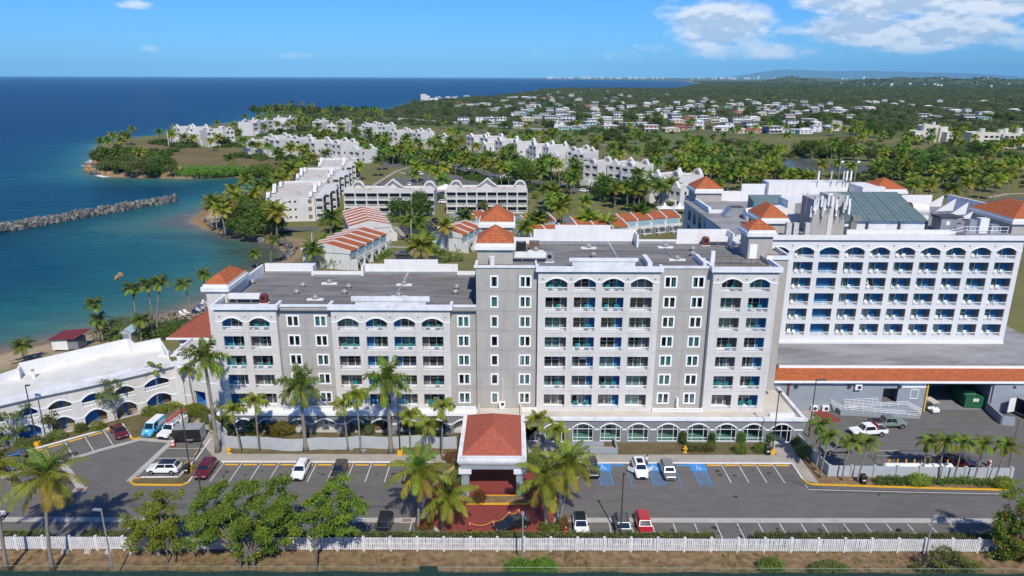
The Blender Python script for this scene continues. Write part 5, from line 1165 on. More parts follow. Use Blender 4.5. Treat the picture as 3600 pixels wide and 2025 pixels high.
def rowhouses(lab,o_,rot,W_,n,ud,H=5.5,rise=1.6,solar=(),porch=True):
 root=thing('row_house',lab,'row houses',(*o_,0),rot);L_=n*ud
 mb=MB();mb.poly([(0,0,-1),(W_,0,-1),(W_,0,H),(W_/2,0,H+rise),(0,0,H)]);mb.poly([(W_,L_,-1),(0,L_,-1),(0,L_,H),(W_/2,L_,H+rise),(W_,L_,H)]);mb.poly([(W_,0,-1),(W_,L_,-1),(W_,L_,H),(W_,0,H)]);mb.poly([(0,L_,-1),(0,0,-1),(0,0,H),(0,L_,H)]);mb.obj('outer_wall',condow,root)
 for k in range(n):
  for s in(0,1):
   y0,y1=k*ud+.25,(k+1)*ud-.25;xa,xb=(-.35,W_/2)if s==0 else(W_+.35,W_/2)
   F=[(xa,y0,H-.05),(xa,y1,H-.05),(xb,y1,H+rise+.08),(xb,y0,H+rise+.08)];F=F[::-1]if s==0 else F
   mb=MB();mb.poly(F);nrow=9
   for j in range(nrow):
    t0,t1=j/nrow,(j+1)/nrow;X0=xa+(xb-xa)*t0;X1=xa+(xb-xa)*t1;Z0=H-.05+(rise+.13)*t0;Z1=H-.05+(rise+.13)*t1
    q=[(X0,y0,Z0+.06),(X0,y1,Z0+.06),(X1,y1,Z1+.01),(X1,y0,Z1+.01)];mb.poly(q[::-1]if s==0 else q)
   mb.obj('tiled_roof',tileor,root)
   if(k,s)in solar:
    mb=MB();P4=[Vector(p)for p in F];mb.poly([P4[0].lerp(P4[2],.12)+Vector((0,0,.18)),P4[1].lerp(P4[3],.12)+Vector((0,0,.18)),P4[2].lerp(P4[0],.12)+Vector((0,0,.18)),P4[3].lerp(P4[1],.12)+Vector((0,0,.18))]);mb.obj('solar_panel',glassd,root)
 for k in range(n+1):
  y=k*ud;mb=MB();p=[(-.45,H-.6),(-.45,H+.3),(W_/2,H+rise+.42),(W_+.45,H+.3),(W_+.45,H-.6)]
  mb.loft([[(x,y-.22,z)for x,z in p][::-1],[(x,y+.22,z)for x,z in p][::-1]][::-1]);mb.obj('party_wall',condow,root)
 for x,z,w,h in((W_*.22,1.6,.9,1.5),(W_*.5,2.2,.6,.8),(W_*.8,1.6,.9,1.5),(W_*.5,4.6,.4,.4)):
  mb=MB();mb.box(x-w/2,-.06,z,x+w/2,-.02,z+h);o=mb.obj('window',whitetrim,root);mb=MB();mb.box(x-w/2+.1,-.08,z+.1,x+w/2-.1,-.061,z+h-.1);mb.obj('pane',mat('pale_blue_glass',(.25,.38,.42),.2,.05),o)
 for k in range(n):
  y=k*ud;mb=MB();mb.box(W_+.02,y+.6,3.0,W_+.05,y+ud-.6,5.0);mb.obj('window',mat('pale_blue_glass',(.25,.38,.42)),root)
  mb=MB();mb.box(W_+.06,y+.3,2.6,W_+2.0,y+ud-.3,2.8);mb.box(W_+1.9,y+.3,2.81,W_+2.0,y+ud-.3,3.7);mb.box(W_+.06,y+.2,-1,W_+2.4,y+.29,3.0);mb.obj('terrace',condow,root)
  mb=MB();
  for j in range(6):mb.box(W_+2.0+j*.25,y+1.0,2.4-j*.4,W_+2.3+j*.25,y+2.0,2.5-j*.4)
  mb.obj('stair',condow,root)
 return root
rowhouses('nearest red roofed white row houses, right behind the left hotel roof',(-61.5,203),R(-14),15.0,5,5.2)
rowhouses('second row of red roofed white houses, below the white condominium',(-53.8,233),R(16.5),12.6,6,4.8)if False else rowhouses('second row of red roofed white houses, below the white condominium',(-54.2,233.5),R(17),13.2,6,5.0)
rowhouses('red roofed white row houses left of the orange turrets, beside the small dark car park',(-26.0,224.5),R(-20),10.5,3,5.2)
rowhouses('red roofed white row houses behind the front orange turret, with solar panels on the left',(-22.5,255),R(-55),9.5,3,5.2,solar=((1,0),(2,1)))
rowhouses('short red roofed row house with a black solar roof right of the orange turrets',(0.5,251),R(-62),10.5,2,5.5,solar=((1,1),(1,0)))
rowhouses('long row of red roofed white houses behind the tall block roof, one with solar panels',(18.4,248),R(-68),9.5,7,6.0,solar=((2,1),(2,0)))
rowhouses('red roofed row house just behind the rear parapet of the tall block',(2.5,232),R(-68),9.0,6,6.0)
o=thing('pool_pavilion','open sided white pavilion between the two frontal condominiums','pavilion',(-28.5,330,0));mb=MB();mb.box(-36.5,325,4.0,-26,336,4.4);part(mb,'roof_slab',white,o);mb=MB();hiproof(mb,-36,-26.5,325.5,335.5,4.41,6.2);part(mb,'roof',white,o);mb=MB();[mb.box(x,y,0,x+.4,y+.4,4.0)for x in(-36,-31,-26.6)for y in(325.3,335)];part(mb,'column',white,o)
sheet('swimming_pool',[g('K',*p)for p in((1475,660),(1565,660),(1560,680),(1480,680))],.06,mat('pool_water',(.12,.42,.48),.1,.1));sheet('pool_deck',[g('K',*p)for p in((1480,628),(1565,630),(1562,660),(1476,658))],.05,mat('pink_deck',(.5,.33,.3),.8,.1))
c=g('L',2250,1290);o=thing('party_tent','white peaked tent on the grass left of the rear hotel block','tent',(*c,0))
for dx in(-3,3):mb=MB();mb.loft([[(dx-3,-3,2.4),(dx+3,-3,2.4),(dx+3,3,2.4),(dx-3,3,2.4)],[(dx-.8,-.8,3.2),(dx+.8,-.8,3.2),(dx+.8,.8,3.2),(dx-.8,.8,3.2)],[(dx-.1,-.1,4.6),(dx+.1,-.1,4.6),(dx+.1,.1,4.6),(dx-.1,.1,4.6)]]);mb.obj('canopy',white,o)
mb=MB();[mb.cyl((x,y,0),(x,y,2.4),.06,.06,5)for x in(-6,0,6)for y in(-3,3)];mb.obj('pole',whitetrim,o)
ribbon('drive',P('K',(330,185),(640,232),(900,292),(1200,352),(1450,400),(1650,442),(1900,500),(2200,552),(2560,610),(2900,660),(3100,700)),11,.03,asphl)
sheet('car_park',P('K',(900,300),(1060,290),(1260,340),(1230,440),(1030,440),(1000,400),(930,350)),.035,asphl)
sheet('car_park',P('K',(940,650),(1000,580),(1150,522),(1300,522),(1420,470),(1560,480),(1900,580),(2100,620),(1560,640),(1340,600)),.04,asph)
ribbon('walk',P('K',(560,200),(760,190),(900,220),(1180,310)),1.6,.045,conc);ribbon('walk',P('K',(940,615),(1010,560),(1160,470),(1260,440)),2,.05,conc);ribbon('walk',P('K',(1180,480),(1320,525)),2,.05,conc)
for k in range(6):ribbon('walk',P('K',(1700+k*60,375+k*22),(1790+k*62,400+k*24)),1.6,.05,conc)
for k in range(7):ribbon('walk',P('K',(2170+k*45,470+k*14),(2330+k*45,505+k*14)),1.6,.05,conc)
ribbon('yellow_line',P('K',(900,300),(1230,360),(1330,400),(1480,420),(1610,425)),.5,.06,py);ribbon('yellow_line',P('K',(1500,500),(1580,512),(1640,508)),.5,.06,py);ribbon('yellow_line',P('K',(1710,492),(1800,502),(1880,490)),.5,.06,py)
sheet('small_car_park',P('K',(1178,930),(1290,896),(1480,880),(1570,905),(1510,960),(1310,1022),(1222,1012)),.03,asphd)
for k in range(6):ribbon('stall_line',P('K',(1190+k*8,940+k*14),(1250+k*10,930+k*14)),.14,.045,pw)
for k in range(5):ribbon('stall_line',P('K',(1290+k*50,898-k*3),(1320+k*50,925-k*3)),.14,.045,pw)
ribbon('walk',P('K',(1100,1095),(1320,1105),(1400,1160),(1460,1165)),2,.045,conc);ribbon('walk',P('K',(1320,1105),(1345,1150),(1280,1160)),2,.05,conc);sheet('small_drive',P('K',(1150,1170),(1480,1165),(1560,1200),(1150,1215)),.03,asphd);ribbon('walk',P('K',(1150,930),(1230,1020),(1310,1030)),1.6,.045,conc)
sheet('lawn_path',P('K',(190,940),(515,930),(510,960),(200,968)),.03,asphl)
ribbon('golf_path',P('M',(1900,755),(2150,765),(2400,742),(2576,735)),2.2,.03,conc);ribbon('golf_road',P('M',(2250,1115),(2400,1085),(2576,1062)),7,.03,asphl);ribbon('golf_path',P('M',(2290,1065),(2450,1035),(2576,1030)),2.5,.035,conc)
ribbon('golf_path',P('L',(1420,765),(1560,800),(1700,810),(1830,825)),3,.03,asphl);ribbon('golf_path',P('L',(1500,690),(1800,740),(1950,745)),2,.03,conc);ribbon('golf_path',P('K',(1020,60),(1160,70),(1260,95)),4,4.5,conc)if False else None
pondm=mat('pond_water',(0.085,0.09,0.062),.25,.2,.1,spec=.12)
sheet('pond',P('M',(800,768),(900,765),(1060,790),(1250,812),(1430,815),(1400,868),(1120,868),(850,850),(790,880),(700,880),(690,850)),.05,pondm);sheet('pond',P('M',(-60,735),(150,718),(380,735),(420,750),(250,765),(60,770)),.05,mat('blue_pond',(0.06,0.095,0.11),.25,.2,.1,spec=.15));sheet('pond',P('L',(2150,870),(2190,820),(2320,815),(2280,870)),.045,MATS['blue_pond'])
ribbon('pond_bank',P('M',(800,765),(900,760),(1060,785),(1250,806),(1430,808)),2.0,.07,soil)
bw=[gt('L',*p)for p in((0,512),(130,520),(330,540),(480,548),(660,568),(1000,592),(1230,608))]
o=thing('boundary_wall','long low white wall between the golf course and the village','wall',bw[0]);mb=MB()
for a,b_ in zip(bw,bw[1:]):
 dx,dy=b_[0]-a[0],b_[1]-a[1];l=math.hypot(dx,dy);nx,ny=-dy/l*.2,dx/l*.2
 mb.loft([[(a[0]-nx,a[1]-ny,a[2]-1),(a[0]-nx,a[1]-ny,a[2]+1.9),(a[0]+nx,a[1]+ny,a[2]+1.9),(a[0]+nx,a[1]+ny,a[2]-1)],[(b_[0]-nx,b_[1]-ny,b_[2]-1),(b_[0]-nx,b_[1]-ny,b_[2]+1.9),(b_[0]+nx,b_[1]+ny,b_[2]+1.9),(b_[0]+nx,b_[1]+ny,b_[2]-1)]])
mb.obj('wall',mat('faded_wall',(.5,.47,.43),.9,.15,.2),o,bw[0],recalc=True)
def house(kind,col,roofc,lab,cat='house'):
 root=thing('village_house',lab,cat,(0,0,-500));w,d,h=((12,9,3.4),(11,10,6.4),(15,9,3.6),(13,10,6.6),(9,9,9.5))[kind]
 mb=MB();mb.box(-w/2,-d/2,-2.5,w/2,d/2,h,0,skip='t');mb.obj('wall',col,root)
 mb=MB()
 if kind==2:hiproof(mb,-w/2-.6,w/2+.6,-d/2-.6,d/2+.6,h,h+1.6)
 else:mb.box(-w/2-.6,-d/2-.9,h,w/2+.6,d/2+.4,h+.28)
 mb.obj('roof',roofc,root)
 wm=MB();wm.box(-.75,-.08,0,.75,0,1.3);wme=wm.mesh('window',glassd)
 for fl in range(1 if h<4 else(2 if h<8 else 3)):
  for x in(-w*.32,0,w*.3):link('window',wme,root,(x,-d/2,1.0+3.1*fl))
  link('window',wme,root,(-w/2,0,1.0+3.1*fl),(0,0,-PI/2))
 if kind in(1,3):
  mb=MB();mb.box(-w/2,-d/2-1.6,3.0,w/2,-d/2-.01,3.2);mb.box(-w/2,-d/2-1.6,3.2,w/2,-d/2-1.5,4.1);[mb.box(x-.12,-d/2-1.6,0,x+.12,-d/2-1.36,3.0)for x in(-w*.48,-w*.16,w*.16,w*.48)];mb.obj('veranda',white,root)
 if kind==0:mb=MB();mb.box(w/2,-d/2,2.6,w/2+4,d/2-2,2.8);[mb.box(x,y,-2,x+.25,y+.25,2.6)for x in(w/2+3.6,)for y in(-d/2+.1,d/2-2.5)];mb.obj('carport',white,root)
 if kind==1:mb=MB();mb.tube([(w*.2,1,h+.3),(w*.2,1,h+1.5)],[.7,.7],8);mb.obj('water_tank',whitetrim,root)
 return root
hw_=mat('house_white',(.66,.66,.65),.8,.06,.2);hcream=mat('house_cream',(.58,.50,.36),.8,.06);hpink=mat('house_pink',(.52,.30,.24),.8,.08);hteal=mat('house_aqua',(.30,.52,.50),.8,.08);hyel=mat('house_yellow',(.62,.42,.10),.8,.08);hgrey=mat('house_grey',(.30,.30,.30),.85,.1);hroof=mat('house_roof',(.52,.51,.50),.85,.2,.3);hredr=mat('house_red_roof',(.30,.10,.07),.8,.15);hdark=mat('house_dark_roof',(.15,.14,.14),.85,.2)
HP=[house(0,hw_,hroof,''),house(1,hw_,hroof,''),house(2,hcream,hroof,''),house(3,hw_,hdark,''),house(0,hteal,hw_,''),house(1,hcream,hroof,''),house(2,hpink,hredr,''),house(3,hgrey,hroof,''),house(4,hw_,hw_,''),house(0,hyel,hroof,''),house(2,hw_,hw_,''),house(3,hpink,hw_,'')]
HLAB=['low white village house with a carport','two storey white village house with a veranda','cream village house under a low hipped roof','two storey white house with a dark flat roof','aqua village house with a white flat roof','two storey cream village house with a veranda','pink village house under a red hipped roof','two storey grey concrete house with a veranda','three storey white house standing above the trees','yellow village house with a flat roof','white village house under a white hipped roof','two storey pink house with a white flat roof']
hp=[('L',x,y,k)for x,y,k in((540,535,3),(670,535,3),(750,545,1),(850,540,1),(940,560,0),(990,565,0),(960,480,0),(1030,450,7),(1320,575,1),(1360,595,4),(1230,520,7),(1240,455,7),(1350,450,1),(1350,490,3),(1420,400,0),(1560,410,6),(1620,440,10),(1690,410,0),(1630,490,5),(1590,545,1),(1470,590,4),(1500,585,4),(1800,490,7),(1840,385,10),(1900,410,0),(1990,490,0),(2070,485,7),(2000,560,0),(2075,610,11),(2090,350,0),(2520,360,5),(2460,410,1),(2320,440,7),(2370,445,1),(2490,450,0),(2290,540,2),(2400,535,6),(2240,610,2),(2330,600,6),(2410,590,4),(2470,530,4),(1590,285,8),(1640,290,0),(1720,295,1),(1500,305,1),(1560,300,0),(1290,305,0),(1320,300,1),(1240,315,4),(1150,320,0),(1190,345,6),(1260,365,5),(1340,335,0),(1420,325,4),(1490,345,0),(1830,325,5),(1900,330,5),(1780,335,0),(1010,385,0),(920,345,1),(960,340,3),(900,410,4),(820,430,4),(790,440,0),(740,390,0),(600,385,3),(650,375,0),(560,330,3),(470,345,1),(410,340,10),(490,380,0),(540,390,6),(330,345,1),(1040,340,0),(870,360,0),(700,395,2),(1110,400,7),(1480,360,2),(1700,345,0),(1150,500,0),(1540,480,9),(1200,480,0),(1750,590,2),(1900,560,4),(1060,520,2),(1420,470,2))]
hp+=[('M',x,y,k)for x,y,k in((160,325,5),(60,365,0),(130,380,7),(240,380,2),(20,400,1),(140,410,0),(330,385,4),(430,365,1),(360,330,0),(520,340,0),(490,330,10),(440,400,0),(590,405,11),(620,410,5),(410,430,6),(660,440,7),(600,430,0),(720,410,10),(780,380,0),(920,370,0),(1030,380,7),(160,480,7),(50,475,6),(410,490,3),(530,475,10),(470,490,1),(800,470,11),(820,520,3),(50,540,6),(110,540,10),(430,570,2),(520,570,6),(560,560,2),(670,570,7),(730,565,10),(860,570,4),(940,560,0),(1000,560,1),(920,575,10),(1210,545,0),(1120,550,10),(1390,345,2),(1450,345,10),(1520,340,1),(1290,395,0),(1380,390,2),(1420,395,10),(1590,360,10),(1640,345,5),(1720,365,0),(1850,380,10),(1980,395,0),(1930,345,1),(2060,355,0),(2140,420,1),(2060,415,10),(2150,350,0),(2270,340,10),(2290,430,2),(2240,430,0),(2090,450,4),(2140,470,7),(1810,465,7),(1850,460,10),(1890,460,0),(2390,360,0),(2500,410,10),(2250,470,4),(1320,400,7),(760,330,0),(640,375,2),(220,340,0))]
_hh=random.Random(91)
for _ in range(46):hp.append(('L',_hh.uniform(980,2560),_hh.uniform(300,560),_hh.choice((0,1,3,10,0,5,4,7))))
for _ in range(44):hp.append(('M',_hh.uniform(10,1300),_hh.uniform(330,560),_hh.choice((0,1,3,10,10,5,2,7))))
ZN={'L':'in the village beyond the golf course','M':'among the trees of the right hand village'}
ADJ={}
used_first=[False]*len(HP)
for i,(t_,x,y,k)in enumerate(hp):
 p=gt(t_,x,y+4);sc=rnd.uniform(.85,1.2);far_='far' if y<400 else 'near'
 lab=HLAB[k]+(', on the far bluff' if t_=='L' and y<400 and x<1800 else ', at the fairway edge' if y>500 else ', among the trees')+(' at the right' if t_=='M' and x<1300 else ' at the far right' if t_=='M' else ' left of centre' if x<900 else '')
 r_=rnd.choice((0,0,.3,-.3,.15,-.2,PI/2))
 if not used_first[k]:
  used_first[k]=True;o=HP[k];o.location=p;o.rotation_euler=(0,0,r_);o.scale=(sc,sc,rnd.uniform(.9,1.1));o['label']=lab;o['group']='village houses'
 else:dup(HP[k],p,r_,lab,'village houses',(sc,sc,rnd.uniform(.9,1.1)))
for k,u in enumerate(used_first):
 if not u:
  for ch in list(HP[k].children):bpy.data.objects.remove(ch)
  bpy.data.objects.remove(HP[k])
def pbox(nm,m,root,q):mb=MB();mb.box(*q);return mb.obj(nm,m,root)
def block(name,lab,cat,p,rot,boxes,m,win=(),cyl=()):
 root=thing(name,lab,cat,p,rot)
 for b_ in boxes:mb=MB();mb.box(b_[0],b_[1],-2,b_[2],b_[3],b_[4],0);mb.obj('wing',m,root);[pbox('parapet',m,root,q)for q in((b_[0]-.1,b_[1]-.1,b_[4],b_[2]+.1,b_[1]+.25,b_[4]+.7),(b_[0]-.1,b_[3]-.25,b_[4],b_[2]+.1,b_[3]+.1,b_[4]+.7))]
 for x,y,z,w,h in win:mb=MB();mb.box(x-w/2,y-.12,z,x+w/2,y-.02,z+h);mb.obj('window',glassd,root)
 for x,y,r,z0,z1 in cyl:mb=MB();mb.cyl((x,y,z0),(x,y,z1),r,r,14);mb.obj('round_turret',m,root)
 return root
p=gt('L',222,372);block('apartment_block','tall white apartment block at the sea edge left of the village','apartment block',p,0,((-17,0,5,14,21),(5.01,2,18,14,16),(18.01,3,50,12,8.5)),hw_,[(x,0,z,2.2,1.6)for x in(-14,-9,-4,1)for z in(1,5,9,13,17)]+[(x,2,z,2.5,1.8)for x in(8,12,16)for z in(2,6,10)]).scale=(.52,.6,.64)
p=gt('M',1880,645);cw=mat('cream_condo',(.60,.57,.50),.8,.06,.2)
block('apartment_block','cream stepped apartment block with round turrets by the fairway at the right','apartment block',p,.1,((-30,4,-12,18,11),(-12.01,6,14,22,16.5),(14.01,2,28,18,15),(18,-9,30,1.9,10.5),(-36,-4,-22,3.9,5)),cw,[(x,4,z,4,1.6)for x in(-25,-18)for z in(2,6)]+[(x,6,z,3.5,1.8)for x in(-7,0,7)for z in(3,7.5,12)]+[(24,-9,z,2.5,1.8)for z in(2,6)],((-12,8,3.2,10,19),(6,10,3.2,15,20))).scale=(.5,.6,.85)
p=gt('M',2400,690);block('apartment_block','long cream apartment block with round turrets at the right edge','apartment block',p,-.06,((-40,2,-24,16,15),(-24.01,4,0,18,14),(.01,0,24,18,14),(24.01,-4,50,16,15)),cw,[(x,4,z,4.5,2.0)for x in(-19,-12,-5)for z in(2,6,10)]+[(x,0,z,5,2.2)for x in(5,12,19)for z in(2,6,10)]+[(x,-4,z,4,2)for x in(30,37,44)for z in(2,6.5,11)]+[(x,2,z,3,1.8)for x in(-36,-30)for z in(2,6,10)],((-24,8,3.6,12,19),(0,8,3.6,12,18),(24,8,3.6,12,19.5),(10,14,3.2,12,19))).scale=(.6,.6,.8)
tw=[]
for k,(w,d,h)in enumerate(((60,40,70),(45,45,110),(90,40,45),(50,40,85))):
 o=thing('city_tower','','tower block',(0,0,-600),group='far city towers');mb=MB();mb.box(-w/2,-d/2,-5,w/2,d/2,h);mb.obj('tower',mat('far_tower_white',(.7,.68,.66),.8,.08,.01),o)
 mb=MB();[mb.box(-w/2+4,-d/2-.6,z,w/2-4,-d/2-.1,z+4)for z in range(8,int(h)-6,14)];mb.obj('window_band',mat('far_window',(.25,.27,.3),.5,.1),o);mb=MB();mb.box(-w*.2,-d*.2,h,w*.2,d*.2,h+8);mb.obj('roof_house',MATS['far_tower_white'],o);tw.append([o,False])
cr=random.Random(5)
spots=[('L',cr.uniform(1230,2200),20500+cr.uniform(-300,2500))for _ in range(58)]+[('M',cr.uniform(60,720),19000+cr.uniform(0,4000))for _ in range(42)]+[('M',x,13000)for x in(900,930,950,1210,1240,1280,1330,1370,1400,1480,1560)]+[('M',1730,5600),('M',2050,8000),('M',2280,6800),('M',2310,6800),('M',2340,6900)]+[('M',cr.uniform(1050,2500),cr.uniform(4200,7500))for _ in range(34)]
for i,(t_,x,Y_)in enumerate(spots):
 X_=atY(t_,x,130,Y_)[0];k=cr.randrange(4)if Y_>9000 else cr.choice((2,0));sc=cr.uniform(.3,.8)if Y_>9000 else cr.uniform(.13,.26)
 z=float(hgt(X_,Y_));lab=('pale city tower on the horizon beyond the bay' if t_=='L' else 'pale tower on the far horizon below the mountains')if Y_>9000 else 'small pale building far off in the wooded plain'
 o,u=tw[k]
 if not u:tw[k][1]=True;o.location=(X_,Y_,z);o.scale=(sc,)*3;o['label']=lab
 else:dup(o,(X_,Y_,z),None,lab,'far city towers',sc)
lf_green=leafmat('leaf_green',(0.120,0.200,0.022));lf_dark=leafmat('leaf_dark',(0.080,0.142,0.022));lf_yel=leafmat('leaf_yellowgreen',(0.220,0.265,0.022));lf_olive=leafmat('leaf_olive',(0.150,0.172,0.048))
lf_bright=leafmat('leaf_bright',(0.125,0.25,0.018));lf_gold=leafmat('frond_gold',(0.33,0.27,0.03));lf_rust=leafmat('leaf_rust',(0.25,0.085,0.02));lf_red=leafmat('leaf_red',(.30,.05,.02))
bark=mat('bark',(.17,.145,.12),.9,.25,3.0,bump=.3);palmbark=mat('palm_bark',(.235,.205,.175),.9,.22,3.0,bump=.3);shaft=mat('crownshaft',(.10,.16,.04),.6,.15)
def frond_mesh(L,e0,e1,nl,ll,wd,plum,m,rm,sd,droop=.5):
 r=random.Random(sd);mb=MB();pts=[];x=z=0.0;N_=10
 for i in range(N_+1):
  pts.append(Vector((x,0,z)));e=R(e0+(e1-e0)*(i/N_)**.9);x+=L/N_*math.cos(e);z+=L/N_*math.sin(e)
 mb.tube(pts,[.055*(1-.85*i/N_)for i in range(N_+1)],4,1,False)
 for i in range(nl):
  t_=.10+.90*i/(nl-1);k=min(int(t_*N_),N_-1);f=t_*N_-k;p=pts[k].lerp(pts[k+1],f);d=(pts[k+1]-pts[k]).normalized();up=Vector((-d.z,0,d.x))
  l=ll*(math.sin(PI*min(t_*.92+.10,1))**.6*.85+.15)*r.uniform(.85,1.1)
  for s in(-1,1):
   a=R(r.uniform(-10,25)if not plum else r.uniform(-50,60));side=Vector((0,s,0))*math.cos(a)+up*math.sin(a)
   q=(side*.80+d*.55).normalized();tip=p+q*l+Vector((0,0,-l*droop*r.uniform(.6,1.2)));mid=p+q*l*.55+Vector((0,0,-l*droop*.18))
   w=d*wd/2
   n=len(mb.v);mb.v+=[tuple(p-w*.7),tuple(p+w*.7),tuple(mid+w),tuple(tip),tuple(mid-w)];mb.f+=[(n,n+1,n+2,n+4),(n+4,n+2,n+3)];mb.m+=[0,0]
 return mb.mesh('frond',[m,rm])
FR={}
def fronds(kind):
 if kind in FR:return FR[kind]
 rm=mat('rachis',(.30,.24,.06),.6,.1)
 if kind=='coconut':spec=[(3.8,82,15,lf_green),(4.3,62,-12,lf_yel),(4.5,45,-32,lf_yel),(4.5,26,-52,lf_yel),(4.2,6,-66,lf_gold),(3.9,-20,-78,lf_gold)];a=(36,1.0,.11,False,.6)
 elif kind=='royal':spec=[(2.8,82,30,lf_green),(3.2,62,-20,lf_green),(3.3,42,-48,lf_green),(3.2,20,-66,lf_green),(3.0,-5,-78,lf_yel)];a=(32,.8,.12,True,.5)
 elif kind=='foxtail':spec=[(1.6,78,10,lf_yel),(2.0,58,-45,lf_yel),(2.1,38,-70,lf_yel),(1.9,15,-82,lf_yel)];a=(24,.66,.12,True,.7)
 elif kind=='adonidia':spec=[(1.5,75,0,lf_green),(1.9,55,-45,lf_green),(1.9,35,-65,lf_green),(1.8,12,-80,lf_yel)];a=(20,.6,.12,False,.6)
 elif kind=='beach':spec=[(2.6,70,5,lf_dark),(3.0,45,-30,lf_dark),(3.0,20,-55,lf_green),(2.8,-5,-70,lf_yel)];a=(20,.95,.17,False,.6)
 FR[kind]=[frond_mesh(L,e0,e1,a[0],a[1],a[2],a[3],m,rm,i+len(kind),a[4])for i,(L,e0,e1,m)in enumerate(spec)]
 return FR[kind]
vr=random.Random(21)
def near_palm(kind,base,top,label,group=None,nf=None,sc=1.0,wind=0.0,name=None):
 nm={'coconut':'coconut_palm','royal':'royal_or_dark_palm','foxtail':'foxtail_palm','adonidia':'small_palm','beach':'coconut_palm'}[kind]
 root=thing(name or nm,label,'palm tree',(base[0],base[1],base[2]if len(base)>2 else 0),0,group)
 dx,h=top[0]-base[0],top[1]-(base[2]if len(base)>2 else 0)
 r0,r1,bul={'coconut':(.20,.13,.12),'royal':(.30,.20,.25),'foxtail':(.13,.09,.05),'adonidia':(.11,.08,.04),'beach':(.17,.11,.08)}[kind]
 crook=vr.uniform(-.25,.25)if kind in('coconut','beach','adonidia')else 0;n=9;pts=[];rd=[]
 for i in range(n):
  t_=i/(n-1);pts.append((dx*(t_**1.6)+crook*math.sin(PI*t_),vr.uniform(-.02,.02),h*t_));rd.append(r0+(r1-r0)*t_+bul*max(0,1-t_*7)+(.02 if i%2 else 0))
 mb=MB();mb.tube(pts,rd,8);mb.obj('trunk',palmbark,root,smooth=True)
 T_=Vector((dx,0,h))
 if kind in('royal','foxtail','adonidia'):mb=MB();s=1.5 if kind=='royal' else.8;mb.tube([T_-Vector((0,0,.1)),T_+Vector((0,0,s))],[r1*1.25,r1*.5],8);mb.obj('crownshaft',shaft,root,smooth=True);T_=T_+Vector((0,0,s*.85))
 fr=fronds(kind);nf=nf or{'coconut':25,'royal':19,'foxtail':12,'adonidia':13,'beach':20}[kind]
 for i in range(nf):
  t_=i/(nf-1);k=min(int(t_*len(fr)),len(fr)-1);az_=i*2.39996+vr.uniform(-.3,.3)
  if wind:az_=az_+wind*math.sin(az_)
  link('frond',fr[k],root,T_,(vr.uniform(-.08,.08),vr.uniform(-.12,.12),az_),sc*vr.uniform(.88,1.1))
 if kind=='coconut':mb=MB();[mb.dome((dx+.22*math.cos(a),.22*math.sin(a),h-.35),.13,.13,.15,6,2)for a in(0,1.3,2.6,4,5.2)];mb.obj('coconut_cluster',mat('coconut',(.20,.15,.03),.5,.2),root)
 return root
def np_(kind,bt,bx,by,tt,tx,ty,label,group=None,**k):
 k.setdefault('sc',{'royal':1.32,'foxtail':1.2,'adonidia':1.1}.get(kind,1.0));b_=g(bt,bx,by);t_=atY(tt,tx,ty,b_[1]);return near_palm(kind,(b_[0],b_[1],0.0),t_,label,group,**k)
G1,G2,G3,G4='royal palms before the left block','small palms before the left block','coconut palms round the entrance circle','small palms along the service yard wall'
np_('royal','D',155,440,'A',1905,1165,'tallest royal palm by the left corner of the left block, beside the yellow hydrant',G1)
np_('royal','D',870,430,'C',795,1190,'royal palm before the second grey strip of windows, above the white car',G1)
np_('royal','D',1565,445,'C',1470,1150,'stout royal palm with a swollen foot left of the entrance canopy',G1)
np_('foxtail','D',340,445,'C',265,1360,'low yellow green palm, first one right of the yellow hydrant',G2);np_('foxtail','D',490,440,'C',440,1290,'yellow green palm second right of the yellow hydrant, taller than its neighbour',G2)
np_('foxtail','D',1215,430,'C',1128,1310,'slim palm at the wavy wall, left one of the pair with two ground boxes',G2);np_('foxtail','D',1318,445,'C',1235,1235,'slim palm at the wavy wall, right one of the pair with two ground boxes',G2)
np_('foxtail','D',1722,420,'D',1714,180,'yellow green palm right of the stout royal palm, by the dark lamp pole',G2);np_('foxtail','D',1893,440,'D',1868,260,'low bushy palm at the wavy wall just left of the canopy',G2);np_('foxtail','D',1980,500,'D',1985,110,'tall slim palm nearest the left edge of the red canopy roof',G2)
np_('foxtail','F',1147,520,'F',1138,210,'slim palm just right of the red canopy roof, taller of two','palms right of the canopy');np_('foxtail','F',1272,520,'F',1280,300,'slim palm second right of the red canopy, before the first arched window','palms right of the canopy')
np_('coconut','D',1785,1080,'D',1792,590,'coconut palm at the left rim of the red paved circle',G3);np_('coconut','D',1985,1078,'D',2025,800,'low leaning coconut palm inside the left of the red circle',G3,sc=.9)
np_('coconut','F',1212,1078,'F',1210,650,'full coconut palm at the right of the red circle, on a straight trunk',G3,sc=1.05);np_('coconut','F',1310,1062,'F',1398,545,'coconut palm leaning right over the parked dark car',G3,sc=.9)
np_('coconut','B',432,1410,'B',372,650,'coconut palm on the bank at the lower left, in front of the white fence','coconut palms on the lower left bank',sc=1.05);np_('coconut','B',60,1430,'B',-75,560,'coconut palm cut off by the left edge of the picture','coconut palms on the lower left bank')
np_('adonidia','N',1785,915,'N',1755,510,'small palm standing before the low arcaded wing, its shadow on the wall','palms by the low wing');np_('adonidia','N',2205,900,'N',2130,520,'small palm in the corner where the low wing meets the left block','palms by the low wing')
